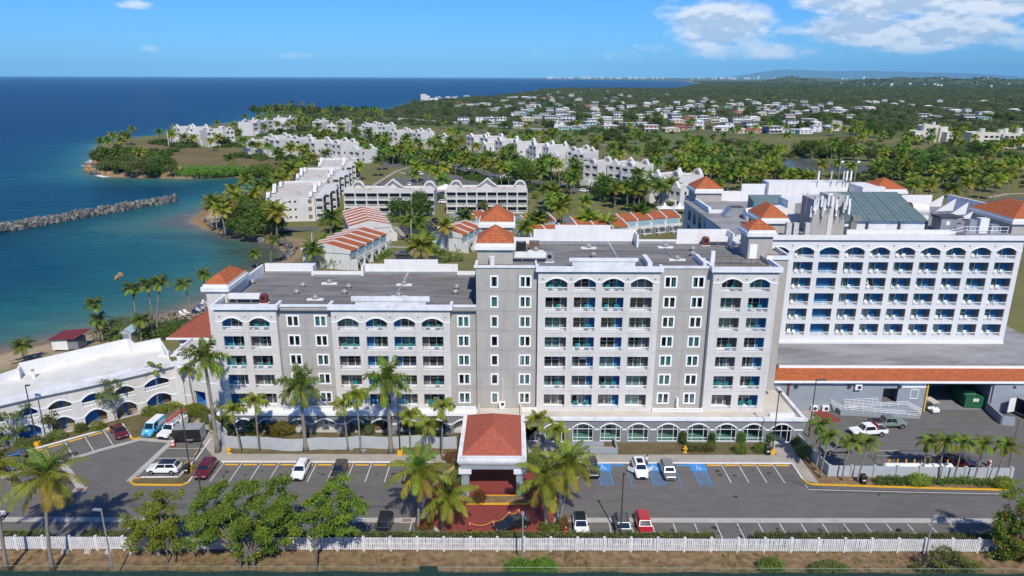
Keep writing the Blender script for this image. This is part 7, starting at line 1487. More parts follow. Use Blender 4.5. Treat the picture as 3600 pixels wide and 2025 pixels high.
for(t_,x,y,rx,ry,h,lab,m)in(('G',345,505,2.4,.75,1.2,'long mottled hedge between the hydrant and the arched windows',lf_olive),('G',648,525,.95,.85,1.5,'round clipped bush before the arched windows',lf_green),('G',810,515,1.1,.8,1.4,'round bush left of the black litter bin',lf_green),('G',215,455,.42,.42,2.0,'first upright clipped shrub between the arched windows',lf_dark),('G',437,458,.38,.38,1.9,'second upright clipped shrub between the arched windows',lf_dark),('G',655,450,.5,.5,1.9,'third upright clipped shrub between the arched windows',lf_dark),('G',860,445,.38,.38,1.8,'fourth upright clipped shrub, left of the glass doors',lf_dark),('H',955,925,1.5,.9,1.7,'large clipped bush before the yard wall',lf_yel),('H',1445,935,1.4,.8,1.6,'square clipped bush at the right end of the yellow kerb',lf_yel),('H',780,915,1.9,.6,1.2,'mixed flower bushes left of the large clipped bush',lf_dark),('H',870,915,1.3,.6,1.1,'low dark bushes beside the large clipped bush',lf_dark),('H',1080,915,1.6,.5,1.0,'low dark bushes right of the large clipped bush',lf_dark),('H',1210,915,1.6,.5,1.1,'flowering bushes under the fourth palm',lf_dark),('H',1330,920,1.4,.5,1.0,'straggly bushes left of the square clipped bush',lf_dark),('G',1130,545,1.3,1.0,1.9,'tall dry grass clump inside the yard wall corner',lf_olive),('G',1090,470,.9,.8,1.5,'pale grass clump beside the glass doors',lf_olive),('D',665,300,2.1,1.2,2.2,'golden fan leaved bush before the arcade',lf_gold),('D',440,295,1.0,.8,2.3,'dark green bush at the arcade, left of the golden one',lf_dark),('D',1378,295,1.0,.7,2.2,'mottled bush between two arcade openings',lf_olive),('D',235,300,.8,.8,3.4,'tall hedge plant at the left end of the wavy wall',lf_dark),('D',1790,290,.8,.6,1.6,'dark bush below the low bushy palm',lf_dark),('Q',520,940,1.8,1.2,2.0,'broad leaved yellow green plants behind the white utility truck',lf_yel),('Q',760,1080,1.0,1.3,1.8,'row of small shrubs beside the slanting path wall',lf_olive),('Q',930,1200,.8,1.3,1.6,'small shrubs at the lower end of the slanting path',lf_olive),('N',1110,1165,.95,.9,1.5,'round yellow green bush before the low wing',lf_yel),('N',920,1185,.9,.8,1.3,'loose bush with pale flowers before the low wing',lf_green),('N',1740,1000,1.9,.9,1.5,'large yellow green bush behind the light blue van',lf_yel),('N',1890,940,1.1,.7,1.1,'yellow green bush right of the small palm',lf_yel),('N',1985,905,.8,.6,.9,'small bush at the corner of the low wing',lf_yel),('N',650,1260,1.4,.8,1.2,'low bushes under the slender tree',lf_olive),('N',480,1310,1.5,.7,1.0,'low hedge by the yellow lamp base',lf_olive),('N',280,1360,1.6,.8,1.2,'low hedge before the left arches',lf_olive),('F',660,850,.8,.7,1.7,'spiky orange plant in the planter under the canopy',lf_rust),('F',220,1070,1.0,.7,1.4,'orange croton bush left of the red circle',lf_rust),('F',1345,1070,.8,.6,1.7,'orange croton bush right of the red circle',lf_rust),('F',1235,1085,1.4,.6,1.1,'green ferny plants at the foot of the right coconut palms',lf_green),('F',440,520,1.1,.8,1.4,'rusty bush left of the canopy column',lf_rust),('F',1090,545,1.0,.9,1.9,'green plants right of the canopy column',lf_green),('H',95,1415,1.3,.9,1.4,'bright green bush on the bank before the right fence',lf_green),('H',440,1445,2.0,1.2,1.5,'feathery pale bush at the bottom edge',lf_olive),('F',1090,1440,3.0,1.4,1.6,'bright green bush at the bottom edge beside the grey lamp post',lf_bright)):
 c=g(t_,x,y);shrub(lab,c,rx,ry,h,int(900*max(rx*ry,.5)*max(h,1))+260,.10,[m,lf_green if m is not lf_green else lf_yel],z=0.05)
for(x0,x1,lab)in((-62,-55.4,'clipped hedge behind the fence at the far left'),(-51.5,-46,'short clipped hedge behind the fence left of the grey lamp post'),(-36,24.5,'long clipped hedge behind the fence below the red circle'),(29.2,70,'clipped hedge behind the fence at the right')):
 root=thing('hedge',lab,'hedge',((x0+x1)/2,73.2,0));r=random.Random(int(x1));mb=MB();w=x1-x0;k=int(w/.9)
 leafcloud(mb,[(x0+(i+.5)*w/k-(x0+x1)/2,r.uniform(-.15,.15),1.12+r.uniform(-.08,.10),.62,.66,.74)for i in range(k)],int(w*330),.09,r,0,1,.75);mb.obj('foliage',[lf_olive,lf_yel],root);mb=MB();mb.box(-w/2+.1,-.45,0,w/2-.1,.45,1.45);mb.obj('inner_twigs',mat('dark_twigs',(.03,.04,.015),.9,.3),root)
root=thing('sea_grape_thicket','wide dark green sea grape thicket at the back of the beach','thicket',(*g('A',1300,850),0));r=random.Random(9);mb=MB();o_=g('A',1300,850);bl_=[]
for x,y in((960,830),(1020,780),(1080,760),(1140,740),(1000,850),(1100,820),(1180,780),(1230,820),(1260,760),(1360,800),(1400,840),(1440,780),(1500,760),(1530,820),(1580,800),(1620,770),(1670,790),(1560,850),(1480,860),(1640,850),(1700,770),(1380,760),(1600,720),(1320,860),(910,850),(1060,870)):p=g('A',x,y+25,.5);bl_.append((p[0]-o_[0],p[1]-o_[1],1.3,1.7,1.7,1.3))
leafcloud(mb,bl_,8000,.17,r,0,1,.6);mb.obj('foliage',[lf_green,lf_dark],root)
for lst,lab in((((940,600),(1000,600),(1060,605),(1120,605),(1180,600),(1240,600),(1300,595),(1360,590),(1420,590),(970,580),(1090,585),(1210,580),(1330,575)),'bright green mangrove thicket along the north bank of the cove'),(((1500,600),(1550,600),(1600,600),(1650,605),(1690,615),(1530,580),(1620,585)),'smaller bright green mangrove at the head of the cove')):
 o_=g('J',*lst[0]);root=thing('mangrove_thicket',lab,'thicket',(*o_,0));mb=MB();leafcloud(mb,[(g('J',x,y,1)[0]-o_[0],g('J',x,y,1)[1]-o_[1],1.6,4.6,4.5,2.3)for x,y in lst],5200,.5,r,0,1,.75);mb.obj('foliage',[lf_bright,lf_green],root)
for(x0,y0,x1,y1,h,lab)in((515,905,735,890,2.2,'broad clipped hedge between the cove condominium and the row houses'),(640,935,720,960,1.2,'upper clipped hedge steps beside the row houses'),(655,965,725,990,1.2,'lower clipped hedge steps beside the row houses'),(505,1060,575,1000,1.4,'clipped hedge blocks along the black fence'),(1090,880,1250,870,2.0,'hedge behind the small dark car park'),(1430,1110,1560,1150,2.0,'hedge before the white gabled row house'),(1500,1180,1700,1170,4.0,'mass of shrubs and banana leaves beside the tall block roof'),(520,1235,850,1235,3.2,'row of palms and shrubs behind the left roof parapet'),(980,1200,1110,1130,1.6,'round clipped shrubs at the row house stairs'),(640,815,720,800,1.2,'small dark hedge by the cove condominium')):
 a,b_=g('K',x0,y0,h*.4),g('K',x1,y1,h*.4);l=math.dist(a,b_);k=max(2,int(l/(h*.8)));root=thing('hedge',lab,'hedge',(*a,0));mb=MB();leafcloud(mb,[((b_[0]-a[0])*(i+.5)/k,(b_[1]-a[1])*(i+.5)/k,h*.5,max(h*.5,l/k*.6),h*.55,h*.5)for i in range(k)],int(140*l),.2,r,0,1,.75);mb.obj('foliage',[lf_green if x0!=505 else lf_bright,lf_yel],root)
for p_,q_ in CLP:
 dx,dy=q_[0]-p_[0],q_[1]-p_[1];l=math.hypot(dx,dy);nx,ny=dy/l,-dx/l
 for i in range(int(l/15)):
  u=(i+vr.uniform(.1,.9))/int(l/15);d_=vr.uniform(9,18);c=(p_[0]+dx*u+nx*d_,p_[1]+dy*u+ny*d_);palm_at(c,'condo',vr.uniform(7,10.5))
  if vr.random()<.9:d_=vr.uniform(5.5,9);u=vr.random();tree(vr.choice(('bush','bush','bush','olive','yellow')),(p_[0]+dx*u+nx*d_,p_[1]+dy*u+ny*d_),vr.uniform(.6,1.1),'garden tree or shrub at the foot of the white condominiums',group='garden planting of the condominiums')
drv=P('K',(640,232),(900,292),(1200,352),(1450,400),(1650,442),(1900,500),(2200,552),(2560,610))
for a_,b_ in zip(drv,drv[1:]):
 dx,dy=b_[0]-a_[0],b_[1]-a_[1];l=math.hypot(dx,dy)
 for i in range(max(2,int(l/17))):
  for s in(-1,1):
   u=vr.random();d_=s*vr.uniform(7.5,13);c=(a_[0]+dx*u-dy/l*d_,a_[1]+dy*u+dx/l*d_);palm_at(c,'condo',vr.uniform(7.5,11))
   if vr.random()<.5:c=(c[0]+vr.uniform(-4,4),c[1]+vr.uniform(-2,2));tree(vr.choice(('bush','bush','round')),c,vr.uniform(.5,.9),'clipped shrub beside the condominium drive',group='shrubs along the drive')
for _ in range(36):
 t_=vr.choice('LM');x,y=(vr.uniform(600,2560),vr.uniform(630,880))if t_=='L' else(vr.uniform(0,2560),vr.uniform(600,980))
 if t_=='L' and y>700+(x-1000)*.25:continue
 if t_=='M' and 650<x<1450 and 740<y<900:continue
 far_palm(t_,x,y,'golf',8.5)
def rockmesh(sd,m):
 r=random.Random(sd);bm=bmesh.new();bmesh.ops.create_icosphere(bm,subdivisions=1,radius=1)
 for v in bm.verts:v.co*=r.uniform(.65,1.1);v.co.z*=.75
 me=bpy.data.meshes.new('rock');bm.to_mesh(me);bm.free();me.materials.append(m);return me
RK=[rockmesh(i,rockm[i%3 if i%4 else 0])for i in range(9)];RO=[rockmesh(20+i,ochre if i<3 else rockm[0])for i in range(4)]
def rocks(name,label,cat,pts,zb,size,lst,base_m=None,width=0):
 root=thing(name,label,cat,(*pts[0][:2],zb));r=random.Random(len(label))
 for p in pts:
  z=p[2]if len(p)>2 else zb;s=size*r.uniform(.6,1.25);link('rock',r.choice(lst),root,(p[0]-pts[0][0],p[1]-pts[0][1],z-zb),(r.uniform(0,6),r.uniform(0,6),r.uniform(0,6)),(s*r.uniform(.8,1.4),s,s*r.uniform(.7,1)))
 return root
a,b_=g('J',-690,1100,SL),g('J',850,838,SL);r=random.Random(4);pts=[]
for i in range(295):
 t_=i/295;w=(4.3-2.2*t_)*min(1,(1-t_)*9+.25);q=r.uniform(-1,1);dx,dy=b_[0]-a[0],b_[1]-a[1];l=math.hypot(dx,dy);pts.append((a[0]+dx*t_-dy/l*q*w,a[1]+dy*t_+dx/l*q*w+6*math.sin(t_*2.6)*.5,SL+.1+2.0*(1-abs(q)**1.6)))
bk_=rocks('breakwater','long curved breakwater of grey boulders reaching out into the sea','breakwater',pts,SL,1.25,RK)
mb=MB();rings=[]
for i in range(21):
 t_=i/20;w=(4.8-2.4*t_)*min(1,(1-t_)*9+.2);c=(a[0]+(b_[0]-a[0])*t_,a[1]+(b_[1]-a[1])*t_+6*math.sin(t_*2.6)*.5);dx,dy=(b_[0]-a[0])/l,(b_[1]-a[1])/l;rings.append([(c[0]+dy*w-pts[0][0],c[1]-dx*w-pts[0][1],-1),(c[0]+dy*w*.3-pts[0][0],c[1]-dx*w*.3-pts[0][1],1.6),(c[0]-dy*w*.3-pts[0][0],c[1]+dx*w*.3-pts[0][1],1.6),(c[0]-dy*w-pts[0][0],c[1]+dx*w-pts[0][1],-1)])
mb.loft(rings);mb.obj('rubble_core',rockm[2],bk_,recalc=True)
bm_=MB()
for i in range(650):
 t_=r.random();w=(5-2.5*t_)*min(1,(1-t_)*9+.2);q=r.uniform(-1,1);c=Vector((a[0]+(b_[0]-a[0])*t_-(b_[1]-a[1])/l*q*w-pts[0][0],a[1]+(b_[1]-a[1])*t_+(b_[0]-a[0])/l*q*w+3*math.sin(t_*2.6)-pts[0][1],.2+1.7*(1-abs(q)**1.6)));s=r.uniform(.4,.95);V8=[c+Vector((x*s*r.uniform(.6,1.1),y*s*r.uniform(.6,1.1),z_*s*r.uniform(.5,.9)))for z_ in(-1,1)for x,y in((-1,-1),(1,-1),(1,1),(-1,1))];m_=r.choice((0,0,1,2));bm_.loft([V8[:4],V8[4:]],m_)
stuff(bm_.obj('small_rocks',rockm,bk_))
def along(t_,pts_,n,jit,z):
 out=[]
 for i in range(n):
  u=r.random()*(len(pts_)-1);k=int(u);f=u-k;p=g(t_,pts_[k][0]+(pts_[k+1][0]-pts_[k][0])*f,pts_[k][1]+(pts_[k+1][1]-pts_[k][1])*f,z);out.append((p[0]+r.uniform(-jit,jit),p[1]+r.uniform(-jit,jit),z+r.uniform(-.4,.7)))
 return out
rocks('rock_armour','grey rock armour at the foot of the tree clump on the cove point','rocks',along('J',((1120,1000),(1200,1040),(1270,1060),(1330,1095)),90,1.8,-1.2),-1.2,.9,RK);rocks('rock_armour','grey rock armour beside the brown path of the cove','rocks',along('J',((1690,1155),(1770,1190),(1830,1215),(1800,1265),(1740,1310)),80,1.3,-1.0),-1.0,.75,RK);rocks('boulder_group','pale boulders at the water below the tree clump','rocks',along('J',((1505,1140),(1590,1160)),12,.8,-1.2),-1.2,1.0,[RK[1]]);rocks('rock_armour','dark rocks below the mangrove on the north bank','rocks',along('J',((1280,625),(1400,610),(1480,600)),50,2,-1.2),-1.2,1.3,RK);rocks('cliff_rocks','ochre rocks along the waterline of the headland','rocks',along('J',((120,580),(200,600),(330,615),(480,610),(640,622),(800,625),(900,630),(1000,635)),110,2.5,-1.4),-1.4,1.6,RO);rocks('cliff_rocks','dark wave washed rocks at the tip of the headland','rocks',along('J',((120,540),(170,550),(220,575)),30,2,-1.6),-1.6,1.7,[RK[0],RK[2],RO[1]]);rocks('ochre_outcrop','pale ochre cliff patch right of the headland trees','cliff',along('J',((860,590),(890,605)),9,2.0,.5),.5,2.6,RO[:3]);rocks('sea_rock','lone brown rock in the shallow water off the beach','rock',[g('A',1090,335,SL)+(SL,),g('A',1120,320,SL)+(SL+.3,),g('A',1075,345,SL)+(SL,)],SL,1.0,[RO[0]])
wd=MB();r=random.Random(55)
for _ in range(1500):
 x,y=r.uniform(-60,60),r.uniform(67.4,71.8)
 if math.sin(x*.31)+math.sin(x*.83+y)+r.uniform(-1.2,1.2)<.2:continue
 for _k in range(7):
  a=r.uniform(0,6.3);l=r.uniform(.12,.38);p=Vector((x+r.gauss(0,.18),y+r.gauss(0,.18),.01));d=Vector((math.cos(a),math.sin(a),0));wd.poly([p-d*.035,p+d*.035,p+Vector((r.uniform(-.2,.2),r.uniform(-.2,.2),l))],r.choice((0,0,1,2)))
stuff(wd.obj('bank_weeds',[lf_olive,lf_yel,lf_gold]))
for x,y,k,s in((1500,110,'dark',1.5),(1560,120,'round',1.5),(1620,115,'dark',1.6),(1680,110,'dark',1.5),(1750,110,'round',1.6),(1830,112,'dark',1.6),(1900,110,'round',1.5),(1960,118,'dark',1.5),(2030,120,'dark',1.4),(2130,112,'round',1.3),(2200,110,'dark',1.3),(2270,112,'round',1.4),(2340,110,'dark',1.3),(2420,112,'dark',1.4),(2500,115,'round',1.4)):tree(k,gt('J',x,y),s,'low sea side tree under the palm clump along the open sea',group='trees along the open sea')
for x,y,k,s in((1700,650,'dark',1.3),(1760,665,'bush',1.6),(2050,640,'dark',1.6),(2110,600,'round',1.7),(2170,650,'olive',1.4),(2260,705,'bush',1.8),(2340,710,'round',1.2),(2440,700,'dark',1.2),(2530,690,'round',1.3),(1990,680,'bush',1.6)):tree(k,g('M',x,y),s,'tree close to the pale apartment blocks at the far right',group='trees at the far right blocks')
for x,y in((1720,600),(1860,620),(2030,640),(2200,600),(2300,660),(2420,650),(2500,640),(2560,640)):far_palm('M',x,y,'golf',10)
sr=random.Random(66);pts=[]
def ground_ok(c):return not any(math.dist(c,((p_[0]+q_[0])/2,(p_[1]+q_[1])/2))<13 for p_,q_ in CLP)
for p_,q_ in CLP:
 dx,dy=q_[0]-p_[0],q_[1]-p_[1];l=math.hypot(dx,dy)
 for _ in range(int(l*.8)):u,d_=sr.uniform(-.1,1.1),sr.choice((sr.uniform(6,22),sr.uniform(-24,-17)));pts.append((p_[0]+dx*u+dy/l*d_,p_[1]+dy*u-dx/l*d_))
for a_,b_ in zip(drv,drv[1:]):
 dx,dy=b_[0]-a_[0],b_[1]-a_[1];l=math.hypot(dx,dy)
 for _ in range(int(l*1.2)):u,d_=sr.random(),sr.choice((-1,1))*sr.uniform(6.5,24);pts.append((a_[0]+dx*u-dy/l*d_,a_[1]+dy*u+dx/l*d_))
for _ in range(320):pts.append(g('M',sr.uniform(-50,2600),sr.choice((sr.uniform(720,760),sr.uniform(880,960),sr.uniform(640,1000)))))
for _ in range(120):pts.append(g('L',sr.uniform(500,2300),sr.uniform(600,800)))
for _ in range(150):pts.append(gt('J',sr.uniform(230,850),sr.uniform(430,620))[:2])
bsh=[o for o in COL.objects if o.type=='MESH' and o.data==TV['bush'][1]][0]
PD=P('M',(800,768),(900,765),(1060,790),(1250,812),(1430,815),(1400,868),(1120,868),(850,850),(790,880),(690,850))
ax,ay=np.array([p[0]for p in pts]),np.array([p[1]for p in pts]);okk=inpoly(ax,ay,CP)&~inpoly(ax,ay,PD)&(dist(ax,ay,CP)>3)
wood('shrubbery',[(p[0],p[1],float(hgt(*p)),sr.uniform(.5,1.5)*(1.3 if p[1]>450 else.9),sr.uniform(0,6))for p,k in zip(pts,okk)if k],bsh)
pm=MB();n_=0
while n_<170:
 t_,x,y=sr.choice((('K',sr.uniform(850,2500),sr.uniform(200,620)),('L',sr.uniform(100,2300),sr.uniform(620,1150)),('M',sr.uniform(-40,2600),sr.uniform(580,1000)),('J',sr.uniform(1400,2560),sr.uniform(80,300)),('M',sr.uniform(-40,2600),sr.uniform(580,1000))))
 c=g(t_,x,y);X1,Y1=np.array([c[0]]),np.array([c[1]])
 if not inpoly(X1,Y1,CP)[0]or inpoly(X1,Y1,PD)[0]or not ground_ok(c)or c[1]<235 or(c[1]<300 and 40<c[0]):continue
 if dist(X1,Y1,drv,False)[0]<6.5:continue
 n_+=1;h=sr.uniform(7,11);z=float(hgt(*c));ln_=sr.uniform(-.8,.8);m0=len(pm.v);cm=sr.choice(CM[:4]);rz=sr.uniform(0,6.3);ca,sa=math.cos(rz),math.sin(rz);sc=sr.uniform(.95,1.25)
 off={0:0,1:3,2:6,3:9}[CM.index(cm)]
 pm.v+=[(c[0]+ln_+sc*(v.co.x*ca-v.co.y*sa),c[1]+sc*(v.co.x*sa+v.co.y*ca),z+h+sc*v.co.z)for v in cm.vertices];pm.f+=[tuple(m0+i for i in p.vertices)for p in cm.polygons];pm.m+=[off+p.material_index for p in cm.polygons]
 pm.tube([(c[0],c[1],z),(c[0]+ln_*.35,c[1],z+h*.5),(c[0]+ln_,c[1],z+h)],[.28,.2,.17],5,12)
stuff(pm.obj('palm_grove',[m for cm in CM[:4]for m in cm.materials]+[palmbark]))
def paint(name,col,metal=0.0):return mat(name,col,.28,.03,1.0,spec=.5,coat=.6,metal=metal)
rim_m=mat('alloy_rim',(.35,.36,.37),.35,.05,metal=.7);lampw=mat('headlamp_lens',(.75,.77,.8),.1,0,spec=.8);lampr=mat('tail_lamp',(.35,.01,.01),.2,0,spec=.6);plast=mat('dark_plastic',(.02,.02,.022),.5,.1);plate=mat('number_plate',(.7,.7,.7),.5,.02)
cglass=mat('car_glass',(.012,.016,.02),.04,0,spec=.9)
VK={'sedan':(4.65,1.80,.92,1.44,(1.25,1.95,3.45,4.15),.68),'suv':(4.55,1.86,1.05,1.66,(1.15,1.75,3.95,4.45),.85),'boxy':(4.15,1.80,1.02,1.62,(.95,1.45,3.75,4.12),.85),'hatch':(4.2,1.78,.98,1.55,(1.05,1.7,3.6,4.12),.76),'pickup':(5.7,1.98,1.12,1.88,(1.55,2.1,3.55,3.85),1.02),'van':(4.6,1.82,1.08,1.95,(.75,1.35,4.45,4.58),.85),'coupe':(4.6,1.86,.90,1.36,(1.45,2.15,3.35,4.2),.66)}
def car(name,kind,col,label,pos,rot,cat='car',group=None,roofm=None,rack=False,sunroof=False,opendoors=False,scale=1.0,bed=None,single=False):
 """nose towards local -y; origin on the ground under the middle"""
 L,Wd,zb,zr,(c0,c1,c2,c3),zn=VK[kind];hw=Wd/2;root=thing(name,label,cat,(pos[0],pos[1],pos[2]if len(pos)>2 else.024),rot,group);root.scale=(scale,)*3
 Y_=lambda d:d-L/2
 mb=MB();zl=.30 if kind not in('pickup',)else.48
 st=[(0.0,hw*.72,zl+.1,zn*.82),(.08,hw*.86,zl+.02,zn*.95),(.35,hw*.96,zl,zn),(c0*.8,hw,zl,zb-.06),(c0+.15,hw,zl,zb),(L*.55,hw,zl,zb+.01),(L-.7,hw*.99,zl,zb+.02),(L-.14,hw*.95,zl+.03,zb-.02),(L-.02,hw*.86,zl+.12,zb-.10)]
 if kind=='pickup':st[-3:]=[(L-.6,hw,zl,zb),(L-.06,hw*.99,zl,zb),(L-.01,hw*.96,zl+.05,zb-.03)]
 rings=[]
 for d,w,z0,z1 in st:
  zm=z0+(z1-z0)*.55;y=Y_(d);rings.append([(-w*.9,y,z0),(w*.9,y,z0),(w,y,z0+.12),(w*1.0,y,zm),(w*.965,y,z1-.05),(w*.88,y,z1),(-w*.88,y,z1),(-w*.965,y,z1-.05),(-w,y,zm),(-w,y,z0+.12)])
 mb.loft([q[::-1]for q in rings]);
 wb,wr=hw*.90,hw*.74;cm_=0
 B_=[(-wb,Y_(c0),zb-.03),(wb,Y_(c0),zb-.03),(wb,Y_(c3),zb-.01),(-wb,Y_(c3),zb-.01)];T_=[(-wr,Y_(c1),zr-.04),(wr,Y_(c1),zr-.04),(wr,Y_(c2),zr-.03),(-wr,Y_(c2),zr-.03)]
 T2=[(-wr*.85,Y_(c1+.2),zr),(wr*.85,Y_(c1+.2),zr),(wr*.85,Y_(c2-.2),zr),(-wr*.85,Y_(c2-.2),zr)]
 mb.loft([B_,T_,T2]);b_=mb.obj('body',col,root);bv=b_.modifiers.new('bevel','BEVEL');bv.width=.035;bv.segments=2;bv.limit_method='ANGLE';bv.angle_limit=R(28)
 if roofm:q=MB();q.loft([[(x*1.01,y,z+.006)for x,y,z in T_],[(x,y,z+.008)for x,y,z in T2]]);q.obj('roof_panel',roofm,root)
 def pan(nm,P4,m=cglass,off=.012,a=.06,bb=.94,c_=.10,d_=.9):
  P4=[Vector(p)for p in P4];nn=(P4[1]-P4[0]).cross(P4[3]-P4[0]).normalized()
  f=lambda u,v:(P4[0].lerp(P4[1],u)).lerp(P4[3].lerp(P4[2],u),v)+nn*off
  q=MB();q.poly([f(a,c_),f(bb,c_),f(bb,d_),f(a,d_)]);return q.obj(nm,m,root)
 pan('windshield',[B_[0],B_[1],T_[1],T_[0]]);pan('rear_window',[B_[2],B_[3],T_[3],T_[2]])
 sp_=[(.06,.46),(.50,.93)]if kind not in('pickup','van')or(kind=='pickup' and not single)else[(.06,.9)]if kind=='pickup' else[(.05,.36)]
 for a,bb in sp_:pan('side_window',[B_[1],B_[2],T_[2],T_[1]],a=a,bb=bb,c_=.12,d_=.86);pan('side_window',[B_[3],B_[0],T_[0],T_[3]],a=1-bb,bb=1-a,c_=.12,d_=.86)
 r=.33 if kind!='pickup' else.40
 wm=MB();wm.cyl((-.11,0,0),(.11,0,0),r,r,16,0);wme=wm.mesh('tyre',black);rm_=MB();rm_.cyl((-.118,0,0),(.118,0,0),r*.62,r*.62,10,0);rme=rm_.mesh('rim',rim_m)
 for d in(.17*L,.80*L):
  q=MB();q.cyl((-hw-.004,Y_(d),r+.03),(hw+.004,Y_(d),r+.03),r*1.16,r*1.16,16);q.obj('wheel_arch',plast,root)
  for s in(-1,1):o=link('wheel',wme,root,(s*(hw-.09),Y_(d),r));link('rim',rme,o)
 for s in(-1,1):
  q=MB();q.box(s*hw*.55-.2,Y_(.02),zn*.76,s*hw*.55+.2,Y_(.16),zn*.90);q.obj('headlight',lampw,root)
  q=MB();q.box(s*hw*.74-.14,Y_(L-.12),zb-.35,s*hw*.74+.14,Y_(L+.005),zb-.12);q.obj('taillight',lampr,root)
  q=MB();q.box(s*(hw+.02)-.08,Y_(c0+.35),zb+.02,s*(hw+.02)+.08,Y_(c0+.5),zb+.16);q.obj('mirror',col if not roofm else plast,root)
 q=MB();q.box(-hw*.42,Y_(-.012),zn*.5,hw*.42,Y_(.06),zn*.78);q.obj('grille',plast,root);q=MB();q.box(-hw*.8,Y_(-.02),zl+.02,hw*.8,Y_(.1),zl+.16);q.obj('bumper',plast if kind in('suv','pickup')else col,root);q=MB();q.box(-.22,Y_(L-.01),zb-.42,.22,Y_(L+.012),zb-.30);q.obj('number_plate',plate,root)
 if rack:
  q=MB();[q.box(s*wr*.9-.03,Y_(c1+.2),zr+.03,s*wr*.9+.03,Y_(c2-.2),zr+.08)for s in(-1,1)];q.obj('roof_rail',plast,root)
 if sunroof:q=MB();q.box(-wr*.62,Y_(c1+.3),zr+.002,wr*.62,Y_(c2-.6),zr+.012);q.obj('sunroof',cglass,root)
 if kind=='pickup' and bed is not None:
  q=MB();q.box(-hw*.82,Y_(c3+.12),zb-.0,hw*.82,Y_(L-.12),zb+.03,0);q.obj('bed_cover' if bed=='cover' else 'bed_liner',plast if bed=='cover' else mat('bed_liner',(.05,.05,.055),.7,.2),root)
  q=MB();[q.box(s*hw*.92-.06,Y_(c3+.02),zb,s*hw*.92+.06,Y_(L-.05),zb+.09)for s in(-1,1)];q.box(-hw*.86,Y_(L-.1),zb,hw*.86,Y_(L-.03),zb+.09);q.obj('bed_rail',col,root)
 if opendoors:
  for s in(-1,1):q=MB();q.loft([[(s*hw,Y_(c0+.4),.4),(s*hw,Y_(c0+.4),zb),(s*(hw+.06),Y_(c0+.4),zb),(s*(hw+.06),Y_(c0+.4),.4)],[(s*(hw+.75),Y_(c0+1.1),.4),(s*(hw+.75),Y_(c0+1.1),zb),(s*(hw+.81),Y_(c0+1.08),zb),(s*(hw+.81),Y_(c0+1.08),.4)]]);d_=q.obj('door',col,root,recalc=True);d_['label']='front door standing open'
 return root
def ro(t_,f,r_):
 a,b_=g(t_,*f),g(t_,*r_);return((a[0]+b_[0])/2,(a[1]+b_[1])/2),math.atan2(a[0]-b_[0],-(a[1]-b_[1]))
cw_=paint('car_white',(.78,.79,.80));cr_=paint('car_dark_red',(.16,.012,.02),.2);cr2=paint('car_maroon',(.13,.02,.03),.2);ck=paint('car_black',(.012,.012,.014));cg_=paint('car_charcoal',(.045,.042,.04),.3);cs_=paint('car_silver',(.27,.275,.28),.5);cgm=paint('car_grey',(.14,.15,.155),.4);cbl=paint('car_blue',(.015,.08,.26),.2);cred=paint('car_red',(.42,.012,.018));clb=paint('van_light_blue',(.07,.42,.68));cgg=paint('truck_grey_green',(.17,.21,.19));cdr=paint('car_wine',(.10,.012,.02),.2)
def fy(t_,x,y,d=2.25):p=g(t_,x,y);return(p[0],p[1]+d)
car('suv','suv',cr_,'dark red crossover at the left end of the front row, by the yellow hydrant',(-43.3,89.2),R(2))
car('suv','suv',cw_,'white crossover with roof rails in the front row left of the entrance',(-29.75,89.0),0,rack=True)
car('sedan','hatch',cg_,'dark charcoal car in the front row, behind the tree on the leaning trunk',(-24.35,89.1),0)
car('suv','suv',cgm,'grey car in the front row mostly hidden by the coconut palm',(-13.2,89.0),0)
car('suv','suv',cgm,'grey car mostly hidden behind the coconut palm right of the canopy',fy('F',1425,690),0);car('suv','suv',ck,'black crossover partly behind the leaning coconut palm, left of the first blue bay',fy('F',1590,668),0)
car('suv','suv',cw_,'white crossover with both front doors open and a glass roof, between blue bays',fy('F',1990,675),0,sunroof=True,opendoors=True);car('suv','boxy',cs_,'silver boxy car with a sunshade, right of the white car with open doors',fy('F',2222,685,2.05),0)
def by(t_,x,y):p=g(t_,x,y,1.4);return p
car('suv','suv',ck,'black crossover with a dark roof behind the hedge, left of the red circle',(by('D',1500,1010)[0],76.1),PI*0,rack=True)
car('coupe','coupe',ck,'black coupe standing slantwise at the lower rim of the red circle',g('F',930,1020,.6),R(-68))
car('hatch','hatch',cw_,'white hatchback with a black glass roof behind the hedge right of the red circle',(by('F',1490,1010)[0],76.4),0,roofm=cglass,rack=True);car('suv','suv',cgm,'grey car under the dark lamp pole behind the hedge',(by('F',1840,1030)[0],76.0),0,rack=True);car('suv','boxy',cred,'bright red car with a black bonnet behind the hedge',(by('F',2010,1000)[0],76.6),0)
car('pickup_truck','pickup',cbl,'dark blue pickup with bed cargo at the left edge of the slanted bays',g('B',140,535),R(207),'pickup truck',bed='liner')
car('sedan','sedan',cr2,'faded maroon sedan at the right end of the slanted bays',*ro('B',(1015,350),(935,245)))
car('van','van',clb,'light blue delivery van with a white roof before the low wing',*ro('B',(1195,325),(1325,215)),'van',roofm=white)
q=MB();q.poly([(.26*math.cos(a*.524),-1.92+.2*math.sin(a*.524),.985+.03*math.sin(a*.524))for a in range(12)]);_van=[o for o in COL.objects if o.name.startswith('van')][-1];q.obj('round_emblem',whitetrim,_van);q=MB();q.box(-.93,-.2,1.0,-.915,1.6,1.5);q.box(.915,-.2,1.0,.93,1.6,1.5);q.obj('side_panel',whitetrim,_van)
vt_=car('utility_truck','pickup',cw_,'white utility truck carrying red ladders on a rack',*ro('B',(1315,355),(1500,210)),'truck')
q=MB();q.box(-.98,1.0,1.1,.98,2.85,1.75);q.obj('service_body',white,vt_)
q=MB()
